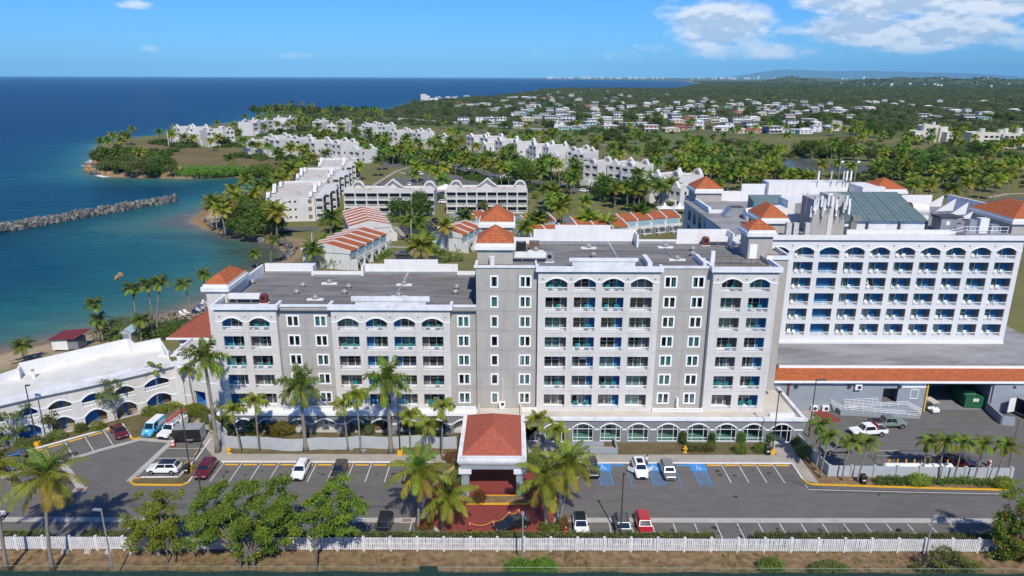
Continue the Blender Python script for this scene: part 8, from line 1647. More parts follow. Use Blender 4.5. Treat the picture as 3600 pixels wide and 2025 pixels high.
for s in(-.7,.7):q.box(s-.05,-.6,2.2,s+.05,3.2,2.3);[q.box(s-.04,y,1.7,s+.04,y+.08,2.2)for y in(-.5,1.1,2.8)]
for y in(-.5,1.1,2.8):q.box(-.75,y,2.3,.75,y+.08,2.36)
q.obj('ladder_rack',steel,vt_)
lad=thing('ladder','red ladder lying on the rack of the white utility truck','ladder',vt_.location+Vector((0,0,2.42)),vt_.rotation_euler[2]);q=MB()
for s in(-.28,.28):q.box(s-.05,-1.4,0,s+.05,3.6,.1)
for i in range(13):q.box(-.28,-1.2+i*.37,.02,.28,-1.13+i*.37,.08)
q.obj('frame',mat('ladder_red',(.5,.05,.04),.5,.1),lad)
tr_=thing('cargo_trailer','black enclosed cargo trailer with a grey roof beside the white utility truck','trailer',(*g('B',1550,345),.02),R(3));q=MB();q.box(-2.1,-1.0,.45,2.1,1.0,2.35);q.obj('box_body',ck,tr_);q=MB();q.box(-2.14,-1.04,2.351,2.14,1.04,2.45);[q.box(x,-1.04,2.451,x+.03,1.04,2.47)for x in(-.7,.7)];q.obj('roof',mat('trailer_roof',(.30,.31,.32),.5,.15),tr_);q=MB();q.box(2.1,-.99,.46,2.14,.99,2.34);q.obj('ramp_door',steel,tr_);q=MB();q.box(-.1,-1.06,.55,.9,-1.005,.72);q.obj('mudguard',steel,tr_);q=MB();q.cyl((.4,-1.02,.33),(.4,-.80,.33),.33,.33,14);q.cyl((.4,1.02,.33),(.4,.8,.33),.33,.33,14);q.obj('wheel',black,tr_);q=MB();q.tube([(-2.1,.6,.5),(-3.1,0,.5),(-2.1,-.6,.5)],[.05]*3,5);q.obj('drawbar',steel,tr_)
car('suv','suv',cw_,'white crossover with a black roof parked sideways in the island bay',g('B',1345,600),R(-90),roofm=ck)
car('sedan','sedan',cw_,'white car cut by the left edge behind the hedge',(g('B',-10,1010)[0]-.6,76.4),0)
car('suv','suv',cg_,'car in deep shade under the big leafy tree',(-34.6,76.2),0)
car('pickup_truck','pickup',cgg,'grey green crew cab pickup with a black bed cover in the service yard',g('V',1200,905,.2),R(92),'pickup truck',bed='cover');wp_=car('pickup_truck','pickup',cw_,'white single cab pickup with an open bed and red tool rack',g('V',1000,985,.2),R(-84),'pickup truck',bed='liner',single=True)
q=MB();q.box(-.7,1.0,1.1,.7,1.25,1.9);q.obj('tool_rack',mat('rack_red',(.4,.03,.03),.5,.1),wp_)
car('sedan','sedan',cs_,'silver sedan behind the slanting yard wall, under two palms',g('V',690,1165),R(-90+5));car('suv','suv',cdr,'dark red car half hidden behind the yard wall',g('H',1185,800),R(55))
gc=thing('golf_cart','white golf cart with a cream roof at the garage mouth','golf cart',(*g('V',1640,760),.03),R(8));q=MB();q.loft([[(-.6,-1.2,.3),(.6,-1.2,.3),(.6,-1.2,.75),(-.6,-1.2,.75)],[(-.62,-.6,.3),(.62,-.6,.3),(.62,-.6,.95),(-.62,-.6,.95)]]);q.box(-.6,-.6,.3,.6,1.2,.5);q.box(-.58,.1,.5,.58,.65,.8);q.obj('body',white,gc,recalc=True);q=MB();q.box(-.55,.1,.8,.55,.7,.92);q.box(-.55,.62,.92,.55,.75,1.35);q.obj('seat',mat('seat_beige',(.5,.42,.3),.7,.1),gc);q=MB();q.box(-.68,-.85,1.85,.68,1.5,1.93);q.obj('roof',mat('cart_roof',(.6,.55,.45),.6,.1),gc);q=MB();[q.cyl((x,y0,z0),(x,y1,1.85),.03,.03,5)for x in(-.58,.58)for y0,z0,y1 in((-.6,.95,-.75),(1.2,.5,1.35))];q.obj('post',steel,gc)
for x in(-.5,.5):
 for y in(-.85,.85):q=MB();q.cyl((x-.1,y,.23),(x+.1,y,.23),.23,.23,12);q.obj('wheel',black,gc)
 q=MB();q.box(x*.8-.1,-1.23,.58,x*.8+.1,-1.19,.7);q.obj('headlight',lampw,gc)
dp=thing('dumpster','dark green dumpster compactor in the garage opening','dumpster',(*g('V',2040,700),.05),R(-6));gm=mat('dumpster_green',(.015,.115,.05),.6,.2,2.0,stain=.3,stain_col=(.05,.06,.03));q=MB();q.box(-1.7,-1.2,.2,1.7,3.4,2.1);q.loft([[(-1.7,-.4,2.1),(.4,-.4,2.1),(.4,3.0,2.1),(-1.7,3.0,2.1)],[(-1.4,-.1,2.7),(.1,-.1,2.7),(.1,2.6,2.7),(-1.4,2.6,2.7)]]);q.obj('body',gm,dp);q=MB()
for x in(-1.72,1.6):q.box(x,-1.24,.1,x+.12,-1.2,2.2)
q.box(-1.72,-1.25,2.05,1.72,-1.2,2.2);q.box(-1.72,-1.25,.1,1.72,-1.2,.3);q.obj('frame',gm,dp);q=MB();q.box(-.45,-1.235,1.2,.45,-1.205,1.75);o=q.obj('sign',plate,dp);q=MB();q.box(-.12,-1.25,1.42,.2,-1.236,1.66);q.obj('emblem',mat('emblem_yellow',(.6,.5,.1),.6,.1),o);q=MB();[q.cyl((x-.06,-1.0,.1),(x+.06,-1.0,.1),.1,.1,8)for x in(-1.4,1.4)];q.obj('wheel',black,dp)
ct=thing('shipping_container','dark open container with a white door at the right edge of the service yard','container',(*g('V',2560,830),.02),R(18));q=MB();q.box(-.2,-1.5,.5,6,1.5,3.1,0,skip='l');q.obj('box_body',mat('container_dark',(.09,.085,.08),.7,.2),ct);q=MB();q.box(-.22,-1.55,3.101,6,1.55,3.2);q.obj('roof',steel,ct);q=MB();q.box(-1.7,1.45,.55,-.22,1.55,3.05);[q.box(-1.65,1.42,.8+k*.5,-.3,1.449,.9+k*.5)for k in range(5)];q.obj('door',white,ct);q=MB();[q.cyl((x,-1.3,.4),(x,1.3,.4),.4,.4,12)for x in(.8,1.8)];q.obj('wheel',black,ct)
fc=[(('K',385,180),cw_,'suv'),(('K',355,178),ck,'sedan'),(('K',900,298),cw_,'sedan'),(('K',985,315),cs_,'suv'),(('K',1020,308),ck,'suv'),(('K',865,262),cs_,'sedan'),(('K',670,235),ck,'sedan'),(('K',1440,465),ck,'suv'),(('K',1470,472),cw_,'van'),(('K',1515,487),cgm,'van'),(('K',1260,482),cs_,'sedan'),(('K',1290,490),cw_,'suv'),(('K',1350,500),cw_,'van'),(('K',1660,535),cs_,'sedan'),(('K',1755,455),cw_,'suv'),(('K',1950,458),cgm,'suv'),(('K',2010,470),cbl,'suv'),(('K',2040,530),cw_,'suv'),(('K',1940,545),cs_,'suv'),(('K',2295,595),cw_,'suv'),(('K',1265,590),cw_,'suv'),(('K',1250,610),ck,'sedan'),(('K',1010,610),ck,'suv'),(('K',970,617),ck,'sedan'),(('K',1385,345),cgm,'suv'),(('K',1485,357),cw_,'sedan'),(('K',1235,378),ck,'suv'),(('K',1280,380),cgm,'sedan'),(('K',2260,640),ck,'suv'),(('K',2530,605),cgm,'sedan'),(('K',2480,575),ck,'suv'),(('K',2090,590),ck,'suv'),(('K',1545,735),cw_,'suv'),(('K',1540,695),cgm,'suv'),(('K',1495,890),ck,'suv'),(('K',1205,1165),cgm,'suv'),(('K',1545,945),cw_,'sedan'),(('L',1380,1070),cgm,'sedan'),(('L',1530,1110),cw_,'suv'),(('L',1560,1105),ck,'suv'),(('L',1120,1065),cw_,'suv'),(('L',1300,1050),ck,'sedan'),(('M',2080,630),cgm,'suv'),(('M',2130,635),cbl,'suv'),(('M',2110,640),ck,'sedan'),(('M',2050,625),ck,'sedan')]
proto={}
for i,((t_,x,y),m,k)in enumerate(fc):
 cn_={id(cw_):'white',id(ck):'black',id(cs_):'silver',id(cgm):'grey',id(cbl):'blue'}[id(m)];key=(k,cn_);p=gt(t_,x,y+3);lab='%s %s parked at the white condominiums'%(cn_,{'suv':'crossover','sedan':'sedan','van':'minivan'}[k]);gp='cars parked among the condominiums'
 if(x,y)==(1205,1165):lab='grey crossover on the lane behind the left hotel roof'
 if(x,y)==(1495,890):lab='black crossover alone in the small dark car park'
 if t_=='M':lab='%s car parked beside the cream apartment block'%cn_
 rz=rnd.choice((R(90),R(-80),R(70),R(100),0,R(15)))
 if(x,y)==(1205,1165):rz=R(-90)
 if key not in proto:proto[key]=car('parked_car',k,m,lab,(p[0],p[1],p[2]+.05),rz,'car',gp)
 else:dup(proto[key],(p[0],p[1],p[2]+.05),rz,lab,gp)
FN=thing('picket_fence','long weathered white picket fence along the front bank','fence',(4,72.0,0));fw=mat('weathered_white_wood',(.66,.66,.66),.75,.18,1.5,stain=.45,stain_col=(.30,.28,.27),stain_scale=.6)
pitch=3.16;nbay=46;x_start=-68.0;FH=1.86;fr_=random.Random(8);pkm=MB();pkm.box(-.085,-.02,.18,.085,.02,FH);pk=pkm.mesh('picket',fw);pom=MB();pom.box(-.11,-.10,-.3,.11,.10,FH+.06);pom.box(-.14,-.13,FH+.061,.14,.13,FH+.14);po=pom.mesh('post',fw);extra=MB();cntp=0;order=[]
for b_ in range(nbay+1):
 x=x_start+b_*pitch;link('post',po,FN,(x-4,0,0))
 if b_==nbay:break
 mb=MB();sag=fr_.uniform(-.03,.03)
 for z in(.32,.95,FH-.22):mb.box(x-4+.11,.02,z,x-4+pitch-.11,.08,z+.1)
 mb.obj('rail',fw,FN)
 n=13
 for i in range(n):order.append((x+.12+(pitch-.24)*(i+.5)/n,sag+fr_.uniform(-.02,.02),fr_.uniform(-.02,.02)))
order.sort(key=lambda q:abs(q[0]-6))
for i,(x,dz,ry_)in enumerate(order):
 if i<298:link('picket',pk,FN,(x-4,-.04,dz),(0,ry_,0))
 else:extra.box(x-4-.085,-.06,.18+dz,x-4+.085,-.02,FH+dz)
stuff(extra.obj('picket_run',fw,FN))
for i,(t_,x,y)in enumerate((('B',530,1262),('B',718,1262),('B',890,1262),('B',1085,1262),('B',1290,1262))):
 c=g(t_,x,y);o=thing('footing_block','concrete block footing under the white fence, at the lower left','footing',(c[0],71.5,0),0,'concrete footings of the fence');q=MB();q.loft([[(-.38,-.3,-.1),(.38,-.3,-.1),(.38,.3,-.1),(-.38,.3,-.1)],[(-.3,-.22,.42),(.3,-.22,.42),(.3,.22,.42),(-.3,.22,.42)]]);q.obj('block',concp,o)
CH=thing('chain_link_fence','thin green chain link fence along the bottom edge with dark green screening below','fence',(0,66.7,0));gs=mat('fence_green',(.16,.24,.17),.5,.1);pts=[(-60,1.25),(-10,1.2),(-9.6,1.9),(-6.6,1.9),(-6.2,1.25),(60,1.0)]
for i in range(31):x=-57+i*3.85;q=MB();q.cyl((x,0,0),(x,0,1.98+.08*(i%3)),.035,.035,5);q.obj('post',gs,CH)
q=MB();q.cyl((-60,0,1.92),(60,0,1.86),.03,.03,4);q.obj('rail',gs,CH)
q=MB()
for i in range(600):x=-60+i*.2;q.cyl((x,0,.1),(x+.7,0,1.88),.005,.005,3,0,False);q.cyl((x+.7,0,.1),(x,0,1.88),.005,.005,3,0,False)
stuff(q.obj('wire_mesh',gs,CH))
q=MB();n=60
for i in range(n):
 x0,x1=-60+i*2,-58+i*2;z0,z1=(1.86+.07*math.sin(i*1.3)for i in(i,i+1));z0,z1=(2.62,2.62)if i in(25,)else(z0,z1);yv=-1.2
 q.poly([(x0,yv,-.05),(x1,yv,-.05),(x1,yv+.02*math.sin(i),z1+.35),(x0,yv,z0+.35)])
q.obj('windscreen',mat('windscreen_green',(.012,.04,.035),.85,.25,1.5),CH)
def lamp(label,base,h,m,yellow=False,arm=(0.6,0.0),group=None,r=.10):
 o=thing('lamp_post',label,'lamp post',(base[0],base[1],0),0,group);q=MB();q.cyl((0,0,0),(0,0,h),r,r*.75,8);q.obj('pole',m,o)
 q=MB();a=math.atan2(arm[1],arm[0]);l=math.hypot(*arm);q.obox((arm[0]*.6,arm[1]*.6),(math.cos(a),math.sin(a)),l*.55,.17,h-.16,h-.02);q.obj('lamp_head',m,o)
 if yellow:q=MB();q.box(-.35,-.35,0,.35,.35,.8);q.obj('base',py,o)
def lampi(label,bt,bx,by,tt,tx,ty,m,**k):
 b_=g(bt,bx,by);lamp(label,b_,atY(tt,tx,ty,b_[1])[1],m,**k)
lampi('dark lamp pole on a yellow base by the black litter bin and glass doors','G',888,528,'G',920,50,bronze,yellow=True,arm=(.2,-.3));lampi('dark lamp pole on a yellow base before the stout royal palm','D',1640,465,'C',1560,1180,bronze,yellow=True,arm=(.2,-.2));lampi('dark lamp pole on a yellow base before the low arcaded wing','N',430,1350,'N',297,655,bronze,yellow=True,arm=(.5,.1));lampi('dark lamp pole beside the black trailer, on the grass island','B',1550,595,'B',1488,65,bronze,yellow=True,arm=(.1,-.2));lampi('dark lamp pole with a side head at the corner of the podium and service yard','G',1165,400,'V',495,440,bronze,arm=(1.3,0));lampi('dark lamp pole standing behind the hedge in the right car park','F',1808,1152,'F',1828,608,bronze,arm=(.1,-.2));lampi('short dark lamp pole rising out of the big leafy tree','D',55,1060,'D',65,605,bronze,arm=(.15,-.2))
lampi('grey steel lamp post on the bank in front of the red circle','F',1012,1395,'F',1008,945,steel,arm=(0,.5));lampi('grey steel lamp post on the lower left bank beside the coconut palm','B',935,1500,'B',860,905,steel,arm=(-.8,.1));lampi('grey steel lamp post on the lower right bank, leaning','H',1000,1330,'H',1055,1100,steel,arm=(.6,.2));lampi('brown wooden pole lamp at the right end of the yard wall','H',1468,880,'H',1525,530,mat('brown_pole',(.18,.14,.11),.8,.2),arm=(-.5,-.1))
lampi('tall white pole at the corner of the headland condominium','J',806,385,'J',792,262,white,arm=(.3,0),r=.25);lampi('white lamp pole on the lane behind the left hotel roof','K',1284,1145,'K',1268,880,white,arm=(.3,0));lampi('white lamp pole beside the cove path','J',1985,1180,'J',1982,1100,white,arm=(.3,0))
for t_,x,y,h in(('L',550,660,9),('L',885,480,11),('L',1395,400,12),('L',1000,620,9),('L',2420,470,11),('L',2250,590,12),('L',1690,830,8),('L',15,490,10),('M',700,370,11),('M',835,370,11),('M',872,370,12),('M',70,450,12),('M',365,400,11)):
 p=gt(t_,x,y);o=thing('utility_pole','wooden utility pole among the village houses and fairway','pole',p,0,'utility poles of the village');q=MB();q.cyl((0,0,-1),(0,0,h),.22,.16,5);q.obj('pole',bark,o);q=MB();q.box(-1.1,-.08,h-.7,1.1,.08,h-.55);q.obj('crossarm',bark,o)
wv=[g('D',x,y)for x,y in((185,385),(215,405),(300,415),(400,412),(560,420),(700,435),(780,436),(860,432),(980,420),(1080,424),(1200,422),(1300,408),(1420,414),(1540,420),(1680,408),(1800,402),(1900,410),(2000,418),(2100,415))]
o=thing('wavy_wall','low wavy pale blue grey garden wall before the arcade','wall',(*wv[0],0));q=MB();rings=[]
for i,p in enumerate(wv):rings.append([(p[0]-wv[0][0],p[1]-wv[0][1],-.05),(p[0]-wv[0][0],p[1]-wv[0][1],2.0),(p[0]-wv[0][0],p[1]-wv[0][1]+.22,2.0),(p[0]-wv[0][0],p[1]-wv[0][1]+.22,-.05)])
q.loft(rings);wallp=mat('pale_blue_grey_wall',(.40,.43,.455),.85,.06,.8,streak=.08,stain=.3,stain_col=(.50,.50,.50),stain_scale=.5);q.obj('wall',wallp,o,recalc=True)
sl_=P('Q',(700,830),(1000,1010),(1085,1110),(1075,1340));q=MB()
o=thing('path_wall','slanting low pale wall beside the concrete path','wall',(*wv[0],0));s0=[(-48.6,103.6),(-44.6,99.3),(-43.6,97.9),(wv[0][0]-.05,wv[0][1]+.1)]
for a,b_ in zip(s0,s0[1:]):q.seg((a[0]-wv[0][0],a[1]-wv[0][1]),(b_[0]-wv[0][0],b_[1]-wv[0][1]),.22,0,1.9)
q.obj('wall',wallp,o)
yw=[(43.9,97.9),(44.75,88.75),(70.0,88.2)];o=thing('yard_wall','pale blue grey wall with square piers round the service yard','wall',(*yw[1],0));q=MB();q.seg((yw[0][0]-yw[1][0],yw[0][1]-yw[1][1]),(0,0),.25,0,1.75);q.obj('side_panel',wallp,o)
q=MB();q.seg((.13,0),(yw[2][0]-yw[1][0],yw[2][1]-yw[1][1]),.22,0,1.7);q.obj('front_panel',wallp,o)
for i in range(9):x=i*(yw[2][0]-yw[1][0])/8;y=i*(yw[2][1]-yw[1][1])/8;q=MB();q.box(x-.22,y-.22,0,x+.22,y+.22,1.85);q.obj('pier',wallp,o)
def hydrant(c,lab):
 o=thing('fire_hydrant',lab,'hydrant',(*c,.1));q=MB();q.cyl((0,0,0),(0,0,.55),.13,.12,10);q.dome((0,0,.55),.15,.15,.16,10,3);q.obj('barrel',py,o);q=MB();q.cyl((-.24,0,.4),(.24,0,.4),.07,.07,8);q.cyl((0,-.24,.38),(0,0,.38),.08,.08,8);q.obj('nozzle',py,o);q=MB();q.cyl((0,0,0),(0,0,.06),.2,.2,10);q.obj('flange',py,o);q=MB();q.cyl((0,0,.71),(0,0,.78),.04,.04,6);q.obj('cap_nut',py,o);o.scale=(1.5,)*3
hydrant(g('D',247,455),'yellow fire hydrant on the grass left of the wavy wall');hydrant(g('G',231,520),'yellow fire hydrant before the arched windows')
def bin_(c,lab,z=.1,s=1.0):
 o=thing('litter_bin',lab,'bin',(*c,z));q=MB();q.loft([[(a*.36*k,b_*.36*k,zz)for a,b_ in((-1,-1),(1,-1),(1,1),(-1,1))]for k,zz in((.92,0),(1,1.0))]);q.obj('body',plast,o);q=MB();q.loft([[(a*.40*k,b_*.40*k,zz)for a,b_ in((-1,-1),(1,-1),(1,1),(-1,1))]for k,zz in((1,1.001),(.96,1.25),(.7,1.38))]);q.obj('lid',plast,o);q=MB();q.box(-.2,-.385,.55,.2,-.37,.72);q.obj('label_plate',plate,o);o.scale=(s,)*3
bin_(g('G',852,535),'black litter bin beside the yellow lamp base by the glass doors',s=1.1);bin_(g('H',632,912),'black litter bin under the palms before the yard wall');bin_(g('B',1530,615),'black bin beside the lamp pole on the grass island')
orm=mat('safety_orange',(.68,.10,.02),.6,.08)
def barrel(c,lab):
 o=thing('traffic_drum',lab,'traffic drum',(*c,.02));q=MB();[q.cyl((0,0,z),(0,0,z+.225),r_,r_-.02,14,k%2)for k,(z,r_)in enumerate(((.08,.30),(.31,.28),(.54,.27),(.77,.25)))];q.obj('drum',[orm,white],o);q=MB();q.cyl((0,0,0),(0,0,.08),.40,.38,14);q.obj('base',black,o);q=MB();q.box(-.12,-.03,1.0,.12,.03,1.12);q.obj('handle',orm,o)
barrel(g('B',1413,392),'orange and white traffic drum left of the black trailer');barrel(g('H',1367,812),'orange and white traffic drum behind the right end of the yard wall')
posts=[g('F',583,1078),g('F',777,1062),g('F',905,985),g('F',985,965)]
for i,p in enumerate(posts):
 o=thing('safety_post',('first orange safety post from the left on the red circle','second orange safety post on the red circle, beside the black coupe','third orange safety post behind the black coupe','last orange safety post on the red circle, farthest back')[i],'safety post',(*p,.055),0,'orange safety posts');q=MB();q.cyl((0,0,0),(0,0,1.15),.07,.05,8);q.obj('post',orm,o);q=MB();q.cyl((0,0,0),(0,0,.06),.26,.24,8);q.obj('base',black,o);q=MB();q.cyl((0,0,.8),(0,0,.95),.075,.07,8);q.obj('reflective_band',white,o)
o=thing('barrier_chain','yellow plastic chain hanging between the orange posts','chain',(*posts[0],.05));q=MB()
for a,b_ in zip(posts,posts[1:]):q.tube([(a[0]-posts[0][0]+(b_[0]-a[0])*t_/8,a[1]-posts[0][1]+(b_[1]-a[1])*t_/8,1.1-2.2*(t_/8)*(1-t_/8))for t_ in range(9)],[.035]*9,5)
q.obj('chain',py,o)
p=g('F',1365,1082);o=thing('traffic_cone','orange and white traffic cone by the orange croton bush','cone',(*p,.03));q=MB();q.cyl((0,0,.05),(0,0,.4),.2,.14,10,0);q.cyl((0,0,.401),(0,0,.65),.14,.09,10,1);q.cyl((0,0,.651),(0,0,.95),.09,.03,10,0);q.obj('cone',[orm,white],o);q=MB();q.box(-.26,-.26,0,.26,.26,.05);q.obj('base',orm,o)
for i,(x,y)in enumerate(((1243,435),(1342,445))):p=g('D',x,y);o=thing('ground_box',('left' if i==0 else 'right')+' small green grey utility box at the foot of the slim palms','utility box',(*p,.1));q=MB();q.box(-.3,-.3,0,.3,.3,.32);q.obj('box_body',mat('box_grey_green',(.15,.18,.16),.6,.1),o);q=MB();q.box(-.32,-.32,.321,.32,.32,.37);q.obj('lid',bluegw,o)
for i,x in enumerate((756,806,855,902,1043,1092,1155)):
 p=g('H',x,812);o=thing('bollard','yellow bollard behind the yard wall by the gas tank','bollard',(p[0],90.4,.02),0,'yellow bollards in the yard');q=MB();q.cyl((0,0,0),(0,0,1.7),.12,.12,8);q.dome((0,0,1.7),.12,.12,.08,8,2);q.obj('post',py,o)
p=g('H',960,812,1.2);o=thing('gas_tank','long white gas tank lying behind the yard wall','tank',(p[0],89.6,0));q=MB();q.tube([(-4.9,0,.98),(-4.7,0,.98),(4.7,0,.98),(4.9,0,.98)],[.35,.62,.62,.35],14);q.obj('tank_shell',white,o);q=MB();q.box(-3.2,-.4,0,-2.8,.4,.8);q.box(2.8,-.4,0,3.2,.4,.8);q.obj('saddle',concp,o);q=MB();[q.cyl((x,0,1.8),(x,0,2.25),.08,.08,6)for x in(.4,1.0,1.6)];q.tube([(.8,0,2.2),(1.6,0,2.35),(2.2,0,2.0)],[.06]*3,5);q.obj('valve',py,o)
o=thing('gas_tank_cage','low grey steel guard rail round the gas tank','railing',(60,92,0));q=MB()
for a,b_ in(((-6.5,1.2),(3.0,1.2)),((-6.5,1.2),(-6.5,-2)),((3.0,1.2),(3.0,-2))):q.cyl((*a,1.6),(*b_,1.6),.04,.04,5);q.cyl((*a,.8),(*b_,.8),.03,.03,5);q.cyl((*a,0),(*a,1.6),.04,.04,5)
q.obj('rail',steel,o)
def roofvent(x,y,z,lab,s=1.0,slab=False):
 o=thing('roof_vent',lab,'roof vent',(x,y,z),0,'mushroom roof vents');q=MB();q.cyl((0,0,0),(0,0,.35),.28,.28,10);q.obj('curb',steel,o);q=MB();q.cyl((0,0,.36),(0,0,.48),.5,.5,12);q.dome((0,0,.48),.46,.46,.42,12,3);q.obj('hood',mat('aluminium_hood',(.45,.43,.40),.4,.1,metal=.5),o)
 if slab:q=MB();q.box(-1.3,-.35,0,1.3,.35,.22);q.obj('curb_slab',white,o)
 o.scale=(s,)*3
for i,(x,y,sl2)in enumerate(((420,325,0),(815,350,0),(1022,325,1),(765,405,0),(1173,360,0),(1140,405,0),(912,450,1),(1608,335,1),(2020,365,0),(2010,405,0),(1565,430,1))):p=g('C',x,y+6,20.0);roofvent(p[0],p[1],20.0,'mushroom vent on a %s of the left block'%('white curb on the dark roof' if sl2 else 'dark roof'),1.0,sl2)
for i,(x,y,sl2)in enumerate(((850,310,1),(880,365,0),(1338,305,1),(1512,325,0),(1512,357,0),(1412,385,1),(1820,310,0),(513,330,1))):p=g('E',x,y+5,26.3);roofvent(p[0],p[1],26.3,'mushroom vent on a %s of the tall block'%('white curb on the dark roof' if sl2 else 'dark roof'),1.0,sl2)
def fanunit(lab,x,y,z,L_,side,m):
 o=thing('exhaust_fan',lab,'fan',(x,y,z));q=MB();q.box(-.55,-.45,.1,.55,.45,.8);q.tube([(0,-.46,.95),(0,.46,.95)],[.6,.6],14);q.obj('fan_casing',m,o);q=MB();q.cyl((0,-.5,.95),(0,-.461,.95),.34,.34,12);q.obj('intake',black,o);q=MB();q.box(-.7,-.55,0,.7,.55,.1);q.obj('plinth',white,o);q=MB();q.box(.5 if side>0 else-.5-L_,-.35,.75,.5+L_ if side>0 else-.5,.35,1.55);q.obj('duct',white,o);q=MB();[q.box(side*(.5+L_*k)-.04,-.3,0,side*(.5+L_*k)+.04,.3,.75)for k in(.3,.75)];q.obj('duct_leg',steel,o)
p=g('C',512,480,20.0);fanunit('rusty red fan with a long white duct at the left corner of the left roof',p[0],p[1],20.0,5.0,-1,rust);p=g('E',1592,295,26.3);fanunit('rusty red fan with a white duct at the right of the tall roof',p[0],p[1],26.3,5.2,1,rust);p=g('E',600,400,26.3);fanunit('grey fan at the end of a white duct behind the tall roof parapet',p[0],p[1],26.3,5.0,-1,steel)
for i,(x,y,m)in enumerate(((420,330,plast),(503,325,mat('brown_metal',(.16,.10,.08),.6,.15)))):p=g('E',x,y,26.3);o=thing('condenser_unit',('black' if i==0 else 'brown')+' condenser box on the tall roof beside the orange turret','air unit',(*p,26.3));q=MB();q.box(-.8,-.6,.15,.8,.6,1.55);q.obj('casing',m,o);q=MB();q.cyl((0,0,1.551),(0,0,1.62),.5,.5,12);q.obj('fan_guard',steel,o);q=MB();q.box(-.7,-.5,0,.7,.5,.15);q.obj('plinth',concp,o)
p=g('E',235,412,26.7);o=thing('roof_pipe','short fat white vent pipe on the grey wall top below the front turret','vent pipe',(p[0],p[1]+.6,26.4));q=MB();q.cyl((0,0,0),(0,0,1.2),.42,.42,12);q.obj('pipe',white,o);q=MB();q.cyl((0,0,1.2),(0,0,1.3),.47,.47,12);q.obj('cap',white,o)
p=g('N',385,575,7.1);o=thing('roof_stack','white conical vent stack on the roof of the low wing','vent',(*p,7.1));q=MB();q.cyl((0,0,0),(0,0,1.3),.32,.17,10);q.obj('stack',white,o);q=MB();q.cyl((0,0,1.3),(0,0,1.42),.32,.32,10);q.dome((0,0,1.42),.3,.3,.12,10,2);q.obj('cowl',steel,o)
p=g('N',1740,245,7.1);o=thing('roof_stack','slim vent stack by the right end of the low wing roof','vent',(*p,7.1));q=MB();q.cyl((0,0,0),(0,0,1.1),.28,.15,10);q.obj('stack',white,o);q=MB();q.cyl((0,0,1.1),(0,0,1.22),.3,.3,10);q.obj('cowl',steel,o)
p=g('N',1910,325,7.1);roofvent(p[0],p[1],7.1,'mushroom vent at the corner of the low wing roof',1.2,True)
p=g('V',418,770,3.0);o=thing('kitchen_fan','galvanised cylinder fan on the edge of the podium roof','fan',(46.2,104.0,.05));q=MB();q.cyl((0,0,0),(0,0,.5),1.2,1.2,16);q.cyl((0,0,.5),(0,0,1.9),.75,.75,16);q.obj('fan_casing',steel,o);q=MB();q.cyl((0,0,1.9),(0,0,2.05),.85,.85,16);q.obj('cap',steel,o)
p=g('E',300,1275,4.4);o=thing('air_conditioner','white air conditioner with loose cables on the porch roof above the canopy','air conditioner',(p[0],101.7,3.85));q=MB();q.box(-.5,0,.5,.5,.35,1.3);q.obj('casing',whitetrim,o);q=MB();q.cyl((.08,-.02,.9),(.08,.0,.9),.28,.28,12);q.obj('fan_grille',bronze,o);q=MB();q.box(-.45,.05,0,.45,.3,.5);q.cyl((.1,.5,.9),(.1,.5,5.2),.06,.06,6);q.obj('pipe',white,o)
p=g('E',1960,300,26.4);o=thing('roof_curb_box','dark red metal roof hatch beside the right orange turret','hatch',(41.4,108.2,26.3));q=MB();q.box(-1.4,-.7,0,1.4,.7,.9);q.obj('hatch_box',rust,o);q=MB();q.box(-1.45,-.75,.901,1.45,.75,.96);q.obj('lid',rust,o)
o=thing('roof_pipework','rusty pipe racks on the right corner roof of the tall block','pipes',(33,106,26.3));q=MB();[q.cyl((-1+i*1.6,.0,0),(-1+i*1.6,.0,1.1),.05,.05,5)for i in range(4)];q.cyl((-3,0,.9),(5,.2,.9),.08,.08,6);q.cyl((-2.5,-1.6,.3),(6,-1.4,.3),.09,.09,6);q.cyl((5,-1.5,.3),(5,1.2,.3),.08,.08,6);q.obj('pipe',mat('rusty_pipe',(.2,.13,.10),.7,.25,2.0),o);q=MB();q.box(-3.0,-1.9,0,-2.4,-1.3,2.6);q.obj('upright',coping,o)
def chair_proto(m,lab):
 o=thing('balcony_chair',lab,'chair',(0,0,-300));q=MB();q.box(-.3,-.3,.38,.3,.3,.45);q.obj('seat',m,o);q=MB();q.box(-.3,.26,.45,.3,.33,.98);q.obj('backrest',m,o);q=MB();[q.cyl((x,y,0),(x,y,.38),.03,.03,4)for x in(-.27,.27)for y in(-.27,.27)];q.obj('legs',m,o);return o
tq=mat('turquoise_plastic',(.015,.22,.23),.5,.1);CHT=chair_proto(tq,'');CHW=chair_proto(whitetrim,'');fr2=random.Random(77);firstT=firstW=True
for bay_,cols,n,nm in((0,(-42.3,-38.2),5,'left corner bay of the left block'),(1,(-24.8,-20.5,-16.27,-12.04),5,'wide bay of the left block'),(2,CC,7,'wide bay of the tall block'),(3,CR,7,'right bay of the tall block')):
 for k in range(n):
  for c in cols:
   if fr2.random()<.62:continue
   for s in(-.75,.7)if fr2.random()<.6 else(.5,):
    loc=(c+s,BY+.75,ZF[k]+.01);lab='turquoise balcony chair in the '+nm;rot=fr2.uniform(-.6,.6)+(PI if fr2.random()<.3 else 0)
    if firstT:firstT=False;CHT.location=loc;CHT.rotation_euler=(0,0,rot);CHT['label']=lab;CHT['group']='turquoise balcony chairs'
    else:dup(CHT,loc,rot,lab,'turquoise balcony chairs')
